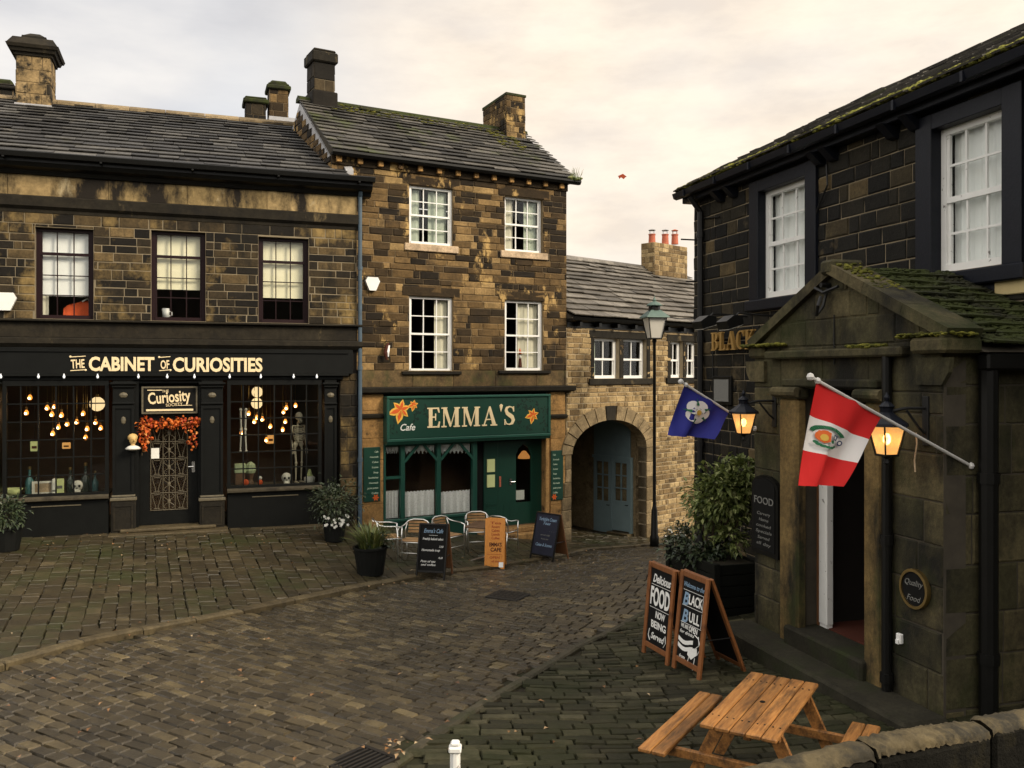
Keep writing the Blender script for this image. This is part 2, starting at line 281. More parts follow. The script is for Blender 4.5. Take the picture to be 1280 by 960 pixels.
# ------------------------------------------------------------------ mesh helpers
WM = {}
class MB:
    def __init__(s): s.v, s.f, s.m = [], [], []
    def add(s, vs, fs, mi=0):
        o = len(s.v); s.v += [tuple(p) for p in vs]
        s.f += [tuple(o + i for i in f) for f in fs]; s.m += [mi] * len(fs); return s
    def box(s, x0, x1, y0, y1, z0, z1, mi=0):
        return s.add([(x0, y0, z0), (x1, y0, z0), (x1, y1, z0), (x0, y1, z0), (x0, y0, z1), (x1, y0, z1), (x1, y1, z1), (x0, y1, z1)],
                     [(0, 3, 2, 1), (4, 5, 6, 7), (0, 1, 5, 4), (1, 2, 6, 5), (2, 3, 7, 6), (3, 0, 4, 7)], mi)
    def bbox(s, x0, x1, y0, y1, z0, z1, b=.01, mi=0):
        """box with chamfered vertical and front edges (convex hull of 24 points)"""
        b = min(b, abs(x1 - x0) / 2.2, abs(y1 - y0) / 2.2, abs(z1 - z0) / 2.2)
        V, idx = [], {}
        for i, (X, sx) in enumerate(((x0, 1), (x1, -1))):
            for j, (Y, sy) in enumerate(((y0, 1), (y1, -1))):
                for k, (Z, sz) in enumerate(((z0, 1), (z1, -1))):
                    idx[i, j, k] = len(V)
                    V += [(X, Y + sy * b, Z + sz * b), (X + sx * b, Y, Z + sz * b), (X + sx * b, Y + sy * b, Z)]
        g = lambda i, j, k, a: idx[i, j, k] + a
        Fc = []
        for i in (0, 1):
            q = [g(i, 0, 0, 0), g(i, 1, 0, 0), g(i, 1, 1, 0), g(i, 0, 1, 0)]; Fc.append(q[::-1] if i == 0 else q)
            q = [g(0, i, 0, 1), g(1, i, 0, 1), g(1, i, 1, 1), g(0, i, 1, 1)]; Fc.append(q if i == 0 else q[::-1])
            q = [g(0, 0, i, 2), g(1, 0, i, 2), g(1, 1, i, 2), g(0, 1, i, 2)]; Fc.append(q[::-1] if i == 0 else q)
        for j in (0, 1):
            for k in (0, 1):
                Fc.append([g(0, j, k, 1), g(1, j, k, 1), g(1, j, k, 2), g(0, j, k, 2)])
                Fc.append([g(j, 0, k, 0), g(j, 1, k, 0), g(j, 1, k, 2), g(j, 0, k, 2)])
                Fc.append([g(j, k, 0, 0), g(j, k, 1, 0), g(j, k, 1, 1), g(j, k, 0, 1)])
        for i in (0, 1):
            for j in (0, 1):
                for k in (0, 1): Fc.append([g(i, j, k, 0), g(i, j, k, 1), g(i, j, k, 2)])
        return s.add(V, Fc, mi)
    def prism(s, poly, y0, y1, mi=0):
        """polygon in x,z pushed from y0 to y1"""
        n = len(poly)
        return s.add([(x, y0, z) for x, z in poly] + [(x, y1, z) for x, z in poly],
                     [tuple(range(n)), tuple(range(2 * n - 1, n - 1, -1))] + [(i, i + n, (i + 1) % n + n, (i + 1) % n) for i in range(n)], mi)
    def xprism(s, poly, x0, x1, mi=0):
        """profile in y,z pushed along x"""
        n = len(poly)
        return s.add([(x0, y, z) for y, z in poly] + [(x1, y, z) for y, z in poly],
                     [tuple(range(n)), tuple(range(2 * n - 1, n - 1, -1))] + [(i, (i + 1) % n, (i + 1) % n + n, i + n) for i in range(n)], mi)
    def tube(s, pts, r, n=8, mi=0, closed=False):
        pts = [Vector(p) for p in pts]; rs = r if isinstance(r, (list, tuple)) else [r] * len(pts)
        rings, N = [], len(pts); up = None
        for i, p in enumerate(pts):
            a = pts[(i - 1) % N] if (i or closed) else p; c = pts[(i + 1) % N] if (i < N - 1 or closed) else p
            t = (c - a).normalized()
            if up is None:
                up = Vector((0, 0, 1)) if abs(t.z) < .9 else Vector((1, 0, 0))
            x = t.cross(up)
            if x.length < 1e-4: x = t.cross(Vector((1, 0, .3)))
            x.normalize(); y = x.cross(t).normalized(); up = y
            rings.append([p + rs[i] * (math.cos(2 * PI * k / n) * x + math.sin(2 * PI * k / n) * y) for k in range(n)])
        V = [q for ring in rings for q in ring]; Fc = []
        for i in range(N if closed else N - 1):
            j = (i + 1) % N
            Fc += [(i * n + k, i * n + (k + 1) % n, j * n + (k + 1) % n, j * n + k) for k in range(n)]
        if not closed: Fc += [tuple(range(n - 1, -1, -1)), tuple((N - 1) * n + k for k in range(n))]
        return s.add(V, Fc, mi)
    def lathe(s, prof, c=(0, 0, 0), n=16, mi=0, ph=0):
        V = [(c[0] + r * math.cos(2 * PI * k / n + ph), c[1] + r * math.sin(2 * PI * k / n + ph), c[2] + z) for r, z in prof for k in range(n)]
        Fc = [(i * n + k, i * n + (k + 1) % n, (i + 1) * n + (k + 1) % n, (i + 1) * n + k) for i in range(len(prof) - 1) for k in range(n)]
        Fc += [tuple(range(n - 1, -1, -1)), tuple((len(prof) - 1) * n + k for k in range(n))]
        return s.add(V, Fc, mi)
    def ball(s, c, r, n=10, mi=0, sc=(1, 1, 1)):
        k0 = len(s.v); m = max(4, n // 2)
        s.lathe([(max(.02, math.sin(PI * i / m)) * r, -math.cos(PI * i / m) * r) for i in range(m + 1)], (0, 0, 0), n, mi)
        s.v[k0:] = [(c[0] + x * sc[0], c[1] + y * sc[1], c[2] + z * sc[2]) for x, y, z in s.v[k0:]]; return s
    def xf(s, Mx, k0=0):
        s.v[k0:] = [tuple(Mx @ Vector(p)) for p in s.v[k0:]]; return s
    def build(s, name, mats, parent=None, Mx=None, smooth=False, label=None):
        if Mx is None: Mx = Matrix()
        mats = mats if isinstance(mats, (list, tuple)) else [mats]
        base = WM[parent] if parent is not None else None
        if base is not None: T = base.inverted() @ Mx; V = [tuple(T @ Vector(p)) for p in s.v]; loc = None
        else:
            V = [Mx @ Vector(p) for p in s.v]
            zs = min(p.z for p in V); xs = sum(p.x for p in V) / len(V); ys = sum(p.y for p in V) / len(V)
            loc = Vector((xs, ys, zs)); V = [tuple(p - loc) for p in V]
        me = bpy.data.meshes.new(name); me.from_pydata(V, [], s.f)
        for m in mats: me.materials.append(M[m])
        if len(mats) > 1: me.polygons.foreach_set('material_index', s.m)
        if smooth: me.polygons.foreach_set('use_smooth', [True] * len(s.f))
        me.update()
        o = bpy.data.objects.new(name, me); COL.objects.link(o)
        if parent is not None: o.parent = parent; WM[o] = base
        else: o.location = loc; WM[o] = Matrix.Translation(loc)
        if label: o['label'] = label
        return o

def tag(o, label=None, cat=None, group=None, kind=None):
    for k, v in (('label', label), ('category', cat), ('group', group), ('kind', kind)):
        if v: o[k] = v
    return o
def thing(name, label, cat, Mx=None, group=None):
    o = bpy.data.objects.new(name, None); o.empty_display_size = .2; COL.objects.link(o)
    Mx = Mx or Matrix(); o.matrix_world = Mx; WM[o] = Mx.copy()
    return tag(o, label, cat, group)
def kids(o): return [c for c in bpy.data.objects if c.parent == o]
def copy_tree(o, parent=None):
    c = o.copy(); COL.objects.link(c)
    if parent is not None: c.parent = parent
    for ch in kids(o):
        if ch is not c: copy_tree(ch, c)
    return c
def place(o, x, y, z, a=0, tilt=0): o.matrix_world = Matrix.Translation((x, y, z)) @ Matrix.Rotation(a, 4, 'Z') @ Matrix.Rotation(tilt, 4, 'X')

def fan(o, ex, ez, out):  # affine: x along ex, z along ez, y=-out
    ex, ez, out = Vector(ex), Vector(ez), Vector(out)
    Mx = Matrix.Identity(4)
    for i in range(3):
        Mx[i][0] = ex[i]; Mx[i][1] = -out[i]; Mx[i][2] = ez[i]; Mx[i][3] = o[i]
    return Mx

# lettering: built-in face, fitted to a width and a height, in the x,z plane, facing -y
def text(mb, s, x, z, w=None, h=.1, depth=.004, y=0, shear=0, bold=0, align='C', rot=0, mi=0):
    cu = bpy.data.curves.new('t', 'FONT'); cu.body = s; cu.size = 1; cu.shear = shear; cu.offset = bold; cu.extrude = .02
    cu.resolution_u = 3
    ob = bpy.data.objects.new('t', cu); COL.objects.link(ob)
    dg = bpy.context.evaluated_depsgraph_get()
    me = bpy.data.meshes.new_from_object(ob.evaluated_get(dg))
    V = [v.co.copy() for v in me.vertices]; Fc = [tuple(p.vertices) for p in me.polygons]
    bpy.data.objects.remove(ob); bpy.data.curves.remove(cu); bpy.data.meshes.remove(me)
    if not V: return mb
    x0, x1 = min(v.x for v in V), max(v.x for v in V)
    asc = .72
    sz = h / asc; sx = (w / (x1 - x0)) if w else sz
    ox = {'C': -(x0 + x1) / 2, 'L': -x0, 'R': -x1}[align]
    c, sn = math.cos(rot), math.sin(rot)
    out = []
    for v in V:
        a, b = (v.x + ox) * sx, v.y * sz
        out.append((x + a * c - b * sn, y + (-depth if v.z > 0 else 0), z + a * sn + b * c))
    return mb.add(out, Fc, mi)

# hand drawn serif capitals: polygons in a box 1 high
def arc(cx, cz, rx, rz, a0, a1, n=12): return [(cx + rx * math.cos(math.radians(a0 + (a1 - a0) * i / n)), cz + rz * math.sin(math.radians(a0 + (a1 - a0) * i / n))) for i in range(n + 1)]
def band(outer, inner): return [(outer[i], outer[i + 1], inner[i + 1], inner[i]) for i in range(len(outer) - 1)]
def stroke(pts, ws):
    L, Rr = [], []
    for i, p in enumerate(pts):
        a = pts[max(0, i - 1)]; c = pts[min(len(pts) - 1, i + 1)]
        dx, dz = c[0] - a[0], c[1] - a[1]; l = math.hypot(dx, dz) or 1
        L.append((p[0] - dz / l * ws[i] / 2, p[1] + dx / l * ws[i] / 2)); Rr.append((p[0] + dz / l * ws[i] / 2, p[1] - dx / l * ws[i] / 2))
    return band(L, Rr)
def rc(x0, x1, z0, z1): return [(x0, z0), (x1, z0), (x1, z1), (x0, z1)]
def serif(ch):
    P = []
    t, k = .2, .07          # thick and thin
    if ch == 'E':
        P = [rc(.08, .08 + t, k, 1 - k), rc(0, .66, 0, k), rc(0, .64, 1 - k, 1), rc(.28, .46, .49, .56), rc(.42, .48, .36, .7),
             [(.66, 0), (.7, .3), (.64, .3), (.56, .07)], [(.64, 1), (.68, .74), (.62, .74), (.54, .93)]]; w = .72
    elif ch == 'M':
        P = [rc(.1, .1 + k, k, 1 - k), rc(0, .28, 0, k), [(0, 1), (0, 1 - k), (.3, 1 - k), (.34, 1)], [(.1, .93), (.3, .93), (.56, .1), (.5, 0), (.44, .06)],
             [(.5, .04), (.56, .14), (.82, .93), (.76, .93)], rc(.76, .76 + t, k, 1 - k), rc(.68, 1.04, 0, k), [(.74, 1 - k), (1.04, 1 - k), (1.04, 1), (.7, 1)]]; w = 1.1
    elif ch == 'A':
        P = [[(.1, k), (.17, k), (.46, .92), (.42, 1)], [(.42, 1), (.5, 1), (.82, k), (.6, k), (.4, .8)], rc(.22, .62, .3, .36), rc(0, .28, 0, k), rc(.5, .9, 0, k)]; w = .92
    elif ch == "'":
        P = [[(.06, 1.05), (.16, 1.12), (.26, 1.05), (.2, .85), (.14, .7), (.1, .85)]]; w = .26
    elif ch == 'S':
        c = [(.58, .8), (.5, .93), (.34, .97), (.18, .91), (.13, .77), (.2, .62), (.36, .52), (.5, .42), (.57, .26), (.5, .1), (.34, .035), (.16, .08), (.08, .24)]
        P = stroke(c, [.05, .06, .07, .13, .18, .2, .22, .22, .2, .14, .07, .06, .05]) + [rc(.56, .62, .7, .98), rc(.03, .09, .02, .32)]; w = .7
    elif ch == 'B':
        P = [rc(.08, .08 + t, k, 1 - k), rc(0, .36, 0, k), rc(0, .36, 1 - k, 1), rc(.28, .38, .5, .56)]
        P += stroke(arc(.36, .76, .19, .205, 90, -90), [.07] * 3 + [.13, .18, .2, .2, .2, .18, .13] + [.07] * 3)
        P += stroke(arc(.36, .275, .23, .24, 90, -90), [.07] * 3 + [.13, .18, .2, .2, .2, .18, .13] + [.07] * 3); w = .74
    elif ch == 'L':
        P = [rc(.08, .08 + t, k, 1 - k), rc(0, .6, 0, k), rc(0, .36, 1 - k, 1), [(.6, 0), (.64, .32), (.57, .32), (.5, .07)]]; w = .66
    elif ch in 'CO' or ch == 'D':
        if ch == 'C':
            P = stroke(arc(.42, .5, .32, .465, 40, 320, 18), [.06, .06, .07, .07, .08, .1, .14, .18, .2, .2, .2, .18, .14, .1, .08, .07, .07, .06, .06]) + [rc(.64, .7, .68, 1)]; w = .76
        elif ch == 'O':
            P = stroke(arc(.42, .5, .32, .465, 0, 360, 20), [.2 - .13 * abs(math.sin(2 * PI * i / 20)) for i in range(21)]); w = .86
        else:
            P = [rc(.08, .28, k, 1 - k), rc(0, .36, 0, k), rc(0, .36, 1 - k, 1)] + stroke(arc(.34, .5, .34, .465, 90, -90), [.07, .08, .1, .14, .18, .2, .2, .2, .18, .14, .1, .08, .07]); w = .82
    elif ch == 'K':
        P = [rc(.08, .28, k, 1 - k), rc(0, .36, 0, k), rc(0, .36, 1 - k, 1), [(.28, .4), (.28, .5), (.62, .93), (.7, .93)], [(.36, .55), (.5, .68), (.8, k), (.58, k)], rc(.54, .8, 1 - k, 1), rc(.5, .88, 0, k)]; w = .9
    elif ch == 'F':
        P = [rc(.08, .28, k, 1 - k), rc(0, .4, 0, k), rc(0, .62, 1 - k, 1), rc(.28, .46, .49, .56), rc(.42, .48, .36, .7), [(.62, 1), (.66, .7), (.6, .7), (.52, .93)]]; w = .68
    elif ch == 'U':
        P = [rc(.08, .26, .3, 1 - k), rc(0, .34, 1 - k, 1), rc(.54, .62, .3, 1 - k), rc(.46, .7, 1 - k, 1)] + stroke(arc(.355, .3, .225, .265, 180, 360), [.18, .17, .15, .13, .1, .08, .07, .07, .07, .07, .07, .07, .07]); w = .72
    else: w = .4
    return P, w
def serif_text(mb, s, x, z, w, h, y=0, depth=.02, mi=0):
    gl = [serif(c) for c in s]; tot = sum(g[1] for g in gl) + .06 * (len(gl) - 1)
    sx = w / tot; cx = x; e = 0
    for P, gw in gl:
        for poly in P:
            e += 1
            mb.prism([(cx + a * sx, z + b * h) for a, b in poly], y - depth - .0004 * (e % 7), y, mi)
        cx += (gw + .06) * sx
    return mb

# ------------------------------------------------------------------ facade frames
class Fr:
    """vertical facade: x runs along it, -y towards the street, z is height"""
    def __init__(s, ox, oy, dx, dy):
        l = math.hypot(dx, dy); s.d = (dx / l, dy / l); s.n = (s.d[1], -s.d[0]); s.o = (ox, oy)
        s.M = Matrix.Translation((ox, oy, 0)) @ Matrix.Rotation(math.atan2(dy, dx), 4, 'Z')
    def uz(s, px, py, v=0):
        a = (px - CX) / F
        ox, oy = s.o[0] + s.n[0] * v, s.o[1] + s.n[1] * v
        u = (a * oy - ox) / (s.d[0] - a * s.d[1]); t = oy + s.d[1] * u
        return u, CZ + (HY - py) / F * t
    def u(s, px, v=0): return s.uz(px, 0, v)[0]
    def z(s, px, py, v=0): return s.uz(px, py, v)[1]
    def rect(s, x0, y0, x1, y1, v=0):
        xm = (x0 + x1) / 2
        return s.u(x0, v), s.u(x1, v), s.z(xm, y1, v), s.z(xm, y0, v)
    def W(s, u, v, z): return Vector((s.o[0] + s.d[0] * u + s.n[0] * v, s.o[1] + s.d[1] * u + s.n[1] * v, z))
def at(px, py, Y): return Vector(((px - CX) / F * Y, Y, CZ + (HY - py) / F * Y))

def rsub(rects, h):
    out = []
    for x0, x1, z0, z1 in rects:
        a0, a1, b0, b1 = max(x0, h[0]), min(x1, h[1]), max(z0, h[2]), min(z1, h[3])
        if a0 >= a1 or b0 >= b1: out.append((x0, x1, z0, z1)); continue
        if x0 < a0: out.append((x0, a0, z0, z1))
        if a1 < x1: out.append((a1, x1, z0, z1))
        if z0 < b0: out.append((a0, a1, z0, b0))
        if b1 < z1: out.append((a0, a1, b1, z1))
    return out
def block(mb, x0, x1, z0, z1, y, proj, bev=.012, jit=.005):
    if x1 - x0 < .03 or z1 - z0 < .03: return
    p = y - proj * rr(.7, 1.2); b = min(bev, (x1 - x0) / 3, (z1 - z0) / 3)
    j = lambda: rr(-jit, jit)
    V = [(x0, y + .02, z0), (x1, y + .02, z0), (x1, y + .02, z1), (x0, y + .02, z1),
         (x0 + j() * .5, p + b, z0 + j() * .5), (x1 + j() * .5, p + b, z0 + j() * .5), (x1 + j() * .5, p + b, z1 + j() * .5), (x0 + j() * .5, p + b, z1 + j() * .5),
         (x0 + b * rr(.6, 1.8), p + j(), z0 + b * rr(.6, 1.8)), (x1 - b * rr(.6, 1.8), p + j(), z0 + b * rr(.6, 1.8)), (x1 - b * rr(.6, 1.8), p + j(), z1 - b * rr(.6, 1.8)), (x0 + b * rr(.6, 1.8), p + j(), z1 - b * rr(.6, 1.8))]
    Fc = [(8, 9, 10, 11)]
    for a in (0, 4):
        for k in range(4): Fc.append((a + k, a + (k + 1) % 4, a + 4 + (k + 1) % 4, a + 4 + k))
    mb.add(V, Fc)
def stone_wall(x0, x1, z0, z1, ch, bl, holes=(), y=0, proj=.018, gap=.012, bev=.012, jit=.005):
    """returns (stones, mortar): coursed blocks and the bedding behind them"""
    st, mo = MB(), MB()
    z = z0
    while z < z1 - .02:
        h = rr(*ch)
        if z + h > z1 - ch[0] * .5: h = z1 - z
        x = x0 - rr(0, bl[0])
        while x < x1:
            l = rr(*bl) if R() < .8 else rr(bl[0] * .5, bl[0])
            a, b = max(x0, x), min(x1, x + l)
            rs = [(a, b, z, z + h)]
            for ho in holes: rs = rsub(rs, ho)
            for q in rs: block(st, q[0] + gap / 2, q[1] - gap / 2, q[2] + gap / 2, q[3] - gap / 2, y, proj, bev, jit)
            x += l
        z += h
    rs = [(x0, x1, z0, z1)]
    for ho in holes: rs = rsub(rs, ho)
    for a, b, c, d in rs: mo.add([(a, y - .002, c), (b, y - .002, c), (b, y - .002, d), (a, y - .002, d), (a, y + .25, c), (b, y + .25, c), (b, y + .25, d), (a, y + .25, d)],
                                 [(0, 1, 2, 3), (7, 6, 5, 4), (0, 4, 5, 1), (1, 5, 6, 2), (2, 6, 7, 3), (3, 7, 4, 0)])
    return st, mo
def slates(mb, p0, U, S, W, L, exp=.24, wid=(.25, .5), th=.025, grow=0, jit=1):
    """stone slates on the slope that starts at p0, runs W along U and L up S"""
    U, S, p0 = Vector(U).normalized(), Vector(S).normalized(), Vector(p0); N = U.cross(S).normalized()
    if N.z < 0: N = -N
    s = 0.0
    while s < L - .05:
        e = exp * (1 + grow * (1 - s / L)); x = -rr(0, wid[0])
        while x < W:
            w = rr(*wid) * (1 + grow * (1 - s / L)); a, b = max(0, x) + .004, min(W, x + w) - .004
            if b - a > .04:
                e1 = min(s + e * 1.35, L); lift = th * rr(2.5, 3.3); d = rr(-.012, .012) * jit; k = rr(-.008, .008) * jit
                P = [p0 + U * a + S * (s + d), p0 + U * b + S * (s + d + k), p0 + U * b + S * e1, p0 + U * a + S * e1]
                lf = [lift + rr(-.006, .006) * jit, lift + rr(-.006, .006) * jit, .004, .004]
                top = [P[i] + N * (lf[i] + th) for i in range(4)]; bot = [P[i] + N * lf[i] for i in range(4)]
                mb.add(bot + top, [(3, 2, 1, 0), (4, 5, 6, 7), (0, 1, 5, 4), (1, 2, 6, 5), (2, 3, 7, 6), (3, 0, 4, 7)])
            x += w
        s += e
    return mb
# ------------------------------------------------------------------ where the buildings stand
SHOP = Fr(-6.51, 18.5, 2.76, 1)
EM = Fr(-3.405, 19.85, 1.769, 1)
U_ER = EM.u(708)
c_ = EM.W(U_ER, 0, 0)
ARCH = Fr(c_.x, c_.y, 1.047, 1)
PUB = Fr((868 - CX) / F * 16.5, 16.5, .289, -1)
VP_ = 1.62                                     # how far the porch stands out from the pub wall
def Yf(fr, px, v=0): u = fr.u(px, v); return fr.W(u, v, 0).y

# ------------------------------------------------------------------ terrain: a smooth sheet through points read off the photo
CT = []
for px, py, Y in [(30, 672, Yf(SHOP, 30)), (250, 662, Yf(SHOP, 250)), (440, 656, Yf(SHOP, 440)), (560, 667, Yf(EM, 560)), (650, 671, Yf(EM, 650)), (706, 680, Yf(EM, 706)),
                  (745, 676, Yf(ARCH, 745)), (820, 673, Yf(ARCH, 820)), (858, 671, Yf(ARCH, 858)), (940, 793, Yf(PUB, 940, VP_)), (1150, 886, Yf(PUB, 1150, VP_)), (868, 692, 16.5)]:
    p = at(px, py, Y); CT.append(tuple(p))
for px, py, d in [(100, 805, 3.28), (300, 765, 3.44), (521, 722, 3.78), (620, 711, 3.95), (690, 700, 4.1), (490, 955, 3.32), (620, 870, 3.42), (800, 770, 3.68), (0, 960, 3.2), (250, 960, 3.25),
                  (870, 850, 3.55), (1000, 1000, 3.36), (400, 850, 3.36)]:
    Y = d * F / (py - HY); CT.append(((px - CX) / F * Y, Y, CZ - d))
CT = np.array(CT)
def _k(r2): return np.where(r2 > 1e-9, r2 * np.log(np.maximum(r2, 1e-9)), 0)
_n = len(CT)
_A = np.zeros((_n + 3, _n + 3)); _d = ((CT[:, None, :2] - CT[None, :, :2]) ** 2).sum(-1)
_A[:_n, :_n] = _k(_d) + 4.0 * np.eye(_n); _A[:_n, _n] = 1; _A[:_n, _n + 1:] = CT[:, :2]; _A[_n, :_n] = 1; _A[_n + 1:, :_n] = CT[:, :2].T
_w = np.linalg.solve(_A, np.concatenate([CT[:, 2], [0, 0, 0]]))
def ter(P):
    P = np.atleast_2d(np.array(P, float))[:, :2].copy()
    P[:, 0] = np.clip(P[:, 0], -12, 5.5); P[:, 1] = np.clip(P[:, 1], 5.5, 26)
    d = ((P[:, None] - CT[None, :, :2]) ** 2).sum(-1)
    return _k(d) @ _w[:_n] + _w[_n] + P @ _w[_n + 1:]
def tz(x, y): return float(ter([(x, y)])[0])
def ground_at(px, py):           # the spot on the ground seen at a pixel of the photo
    a = (px - CX) / F; b = (HY - py) / F
    lo = 4.0
    for i in range(600):
        Y = lo + i * .04
        if CZ + b * Y < tz(a * Y, Y): return Vector((a * Y, Y, tz(a * Y, Y)))
    return Vector((a * 20, 20, 0))

ax = [-400, -150, -60, -30, -20] + [x * .5 for x in range(-30, 25)] + [16, 24, 40, 80, 160, 400]
ay = [-300, -150, -100, -60, -40, -31, -25, -20, -15, -11, -7, -3, 0, 3] + [4 + y * .5 for y in range(0, 50)] + [31, 36, 45, 70, 150, 400]
g = MB(); P = [(x, y) for y in ay for x in ax]; Z = ter(P)
def added_rise(x, y): t = max(0, min(1, (-y - 7) / 24)); return 11 * t * t * (3 - 2 * t) + 14 * max(0, min(1, (-y - 30) / 120))     # unseen rise added behind the viewer, keeps bright sky out of window reflections
g.v = [(p[0], p[1], float(z) - .035 + added_rise(*p)) for p, z in zip(P, Z)]
nx = len(ax)
g.f = [(j * nx + i, j * nx + i + 1, (j + 1) * nx + i + 1, (j + 1) * nx + i) for j in range(len(ay) - 1) for i in range(nx - 1)]; g.m = [0] * len(g.f)
tag(g.build('ground', 'joint'), kind='structure')

KL = [(p.x, p.y) for p in [ground_at(*q) for q in [(-260, 905), (0, 833), (100, 806), (300, 766), (420, 741), (521, 721), (620, 709), (709, 694), (734, 688), (790, 684), (824, 681), (870, 674)]]]
GR = [(p.x, p.y) for p in [ground_at(*q) for q in [(380, 1080), (490, 955), (620, 869), (720, 810), (800, 769), (850, 741)]]]
def side(poly, x, y):            # + when (x,y) lies to the right of the polyline
    best, sg = 1e9, 1
    for (x0, y0), (x1, y1) in zip(poly[:-1], poly[1:]):
        dx, dy = x1 - x0, y1 - y0; l2 = dx * dx + dy * dy
        t = max(0, min(1, ((x - x0) * dx + (y - y0) * dy) / l2)); d = math.hypot(x - x0 - t * dx, y - y0 - t * dy)
        if d < best: best = d; sg = 1 if (x - x0) * dy - (y - y0) * dx > 0 else -1
    return best * sg
def in_front(fr, x, y, v0=0): return (x - fr.o[0]) * fr.n[0] + (y - fr.o[1]) * fr.n[1] > v0
def paving(name, mat, test, ang, rh, ln, lift=0, th=.05, gap=.012, jit=.006, tilt=.006, bev=.018, egap=None, sway=0):
    eg = gap if egap is None else egap
    d = (math.cos(ang), math.sin(ang)); n = (-d[1], d[0]); S, L = [], []
    t = -30.0
    while t < 45:
        h = rr(*rh); s = -30 - rr(0, .4)
        while s < 30:
            l = rr(*ln); ms, mt = s + l / 2, t + h / 2
            x, y = d[0] * ms + n[0] * mt, d[1] * ms + n[1] * mt
            if 4.8 < y < 27.5 and abs(x) < .82 * y + .6 and test(x, y): S.append((s, s + l, t, t + h))
            s += l
        t += h
    m = MB(); C, H = [], []
    for s0, s1, t0, t1 in S:
        w = rr(-.012, .012)
        sw = rr(-sway, sway); t0 += sw; t1 += sw + rr(-sway, sway) * .3
        for (a, b, i) in ((s0 + eg, t0 + gap, 0), (s1 - eg, t0 + gap, 0), (s1 - eg, t1 - gap, 0), (s0 + eg, t1 - gap, 0), (s0 + gap + bev, t0 + gap + bev, 1), (s1 - gap - bev, t0 + gap + bev, 1), (s1 - gap - bev, t1 - gap - bev, 1), (s0 + gap + bev, t1 - gap - bev, 1)):
            a += rr(-.007, .007); b += rr(-.007, .007)
            C.append((d[0] * a + n[0] * b, d[1] * a + n[1] * b))
        k = rr(-jit, jit); ta, tb = rr(-tilt, tilt), rr(-tilt, tilt)
        H += [-th] * 4 + [k + ta, k + tb, k - ta, k - tb]
    Z = ter(C); m.v = [(c[0], c[1], float(z) + h + lift) for c, z, h in zip(C, Z, H)]
    for i in range(len(S)):
        o = i * 8; m.f += [(o + 4, o + 5, o + 6, o + 7)] + [(o + k, o + (k + 1) % 4, o + 4 + (k + 1) % 4, o + 4 + k) for k in range(4)]
    m.m = [0] * len(m.f); return tag(m.build(name, mat), kind='structure')
roadside = lambda x, y: side(KL, x, y) > .1 and side(GR, x, y) < -.07 and in_front(ARCH, x, y, -4.5) and in_front(PUB, x, y, -.1) is not None
nobld = lambda x, y: in_front(SHOP, x, y, .02) or x > -3.3
def road_t(x, y): return side(KL, x, y) > .12 and side(GR, x, y) < -.09
def pave_t(x, y):
    if side(KL, x, y) > -.1: return False
    if x < -3.45: return in_front(SHOP, x, y, .05)
    if x < c_.x: return in_front(EM, x, y, -.1) 
    return in_front(ARCH, x, y, -5)
def fore_t(x, y): return side(GR, x, y) > .09 and in_front(PUB, x, y, -.1)
paving('road', 'sett', road_t, math.radians(-32), (.12, .155), (.17, .3), th=.03, gap=.005, egap=.0015, jit=.005, tilt=.004, bev=.012)
paving('pavement', 'flag', pave_t, math.radians(112.5), (.165, .25), (.18, .38), lift=.026, th=.024, gap=.001, jit=.005, tilt=.004, bev=.01, sway=.012)
paving('forecourt', 'mossett', fore_t, math.radians(5), (.095, .15), (.16, .4), lift=.01, th=.032, gap=.003, jit=.008, tilt=.007, bev=.011)
def kerb(name, mat, poly, w, h, ln):
    m = MB(); C, H = [], []
    for (x0, y0), (x1, y1) in zip(poly[:-1], poly[1:]):
        L = math.hypot(x1 - x0, y1 - y0); k = max(1, round(L / ln)); dx, dy = (x1 - x0) / L, (y1 - y0) / L
        for i in range(k):
            a, b = L * i / k + .008, L * (i + 1) / k - .008; hh = h + rr(-.008, .008)
            for q in ((a, -w / 2, -.1), (b, -w / 2, -.1), (b, w / 2, -.1), (a, w / 2, -.1), (a, -w / 2, hh - .02), (b, -w / 2, hh - .02), (b, w / 2, hh - .02), (a, w / 2, hh - .02),
                      (a + .01, -w / 2 + .025, hh), (b - .01, -w / 2 + .025, hh), (b - .01, w / 2 - .025, hh), (a + .01, w / 2 - .025, hh)):
                C.append((x0 + dx * q[0] - dy * q[1], y0 + dy * q[0] + dx * q[1])); H.append(q[2])
    Z = ter(C); m.v = [(c[0], c[1], float(z) + q) for c, z, q in zip(C, Z, H)]
    for i in range(len(C) // 12):
        o = i * 12; m.f.append((o + 8, o + 9, o + 10, o + 11))
        for b in (0, 4): m.f += [(o + b + k, o + b + (k + 1) % 4, o + b + 4 + (k + 1) % 4, o + b + 4 + k) for k in range(4)]
    m.m = [0] * len(m.f); return tag(m.build(name, mat), kind='structure')
kerb('pavement_kerb', 'kerb', KL, .17, .055, .95)
kerb('gutter_kerb', 'kerbdark', GR, .13, .02, .7)

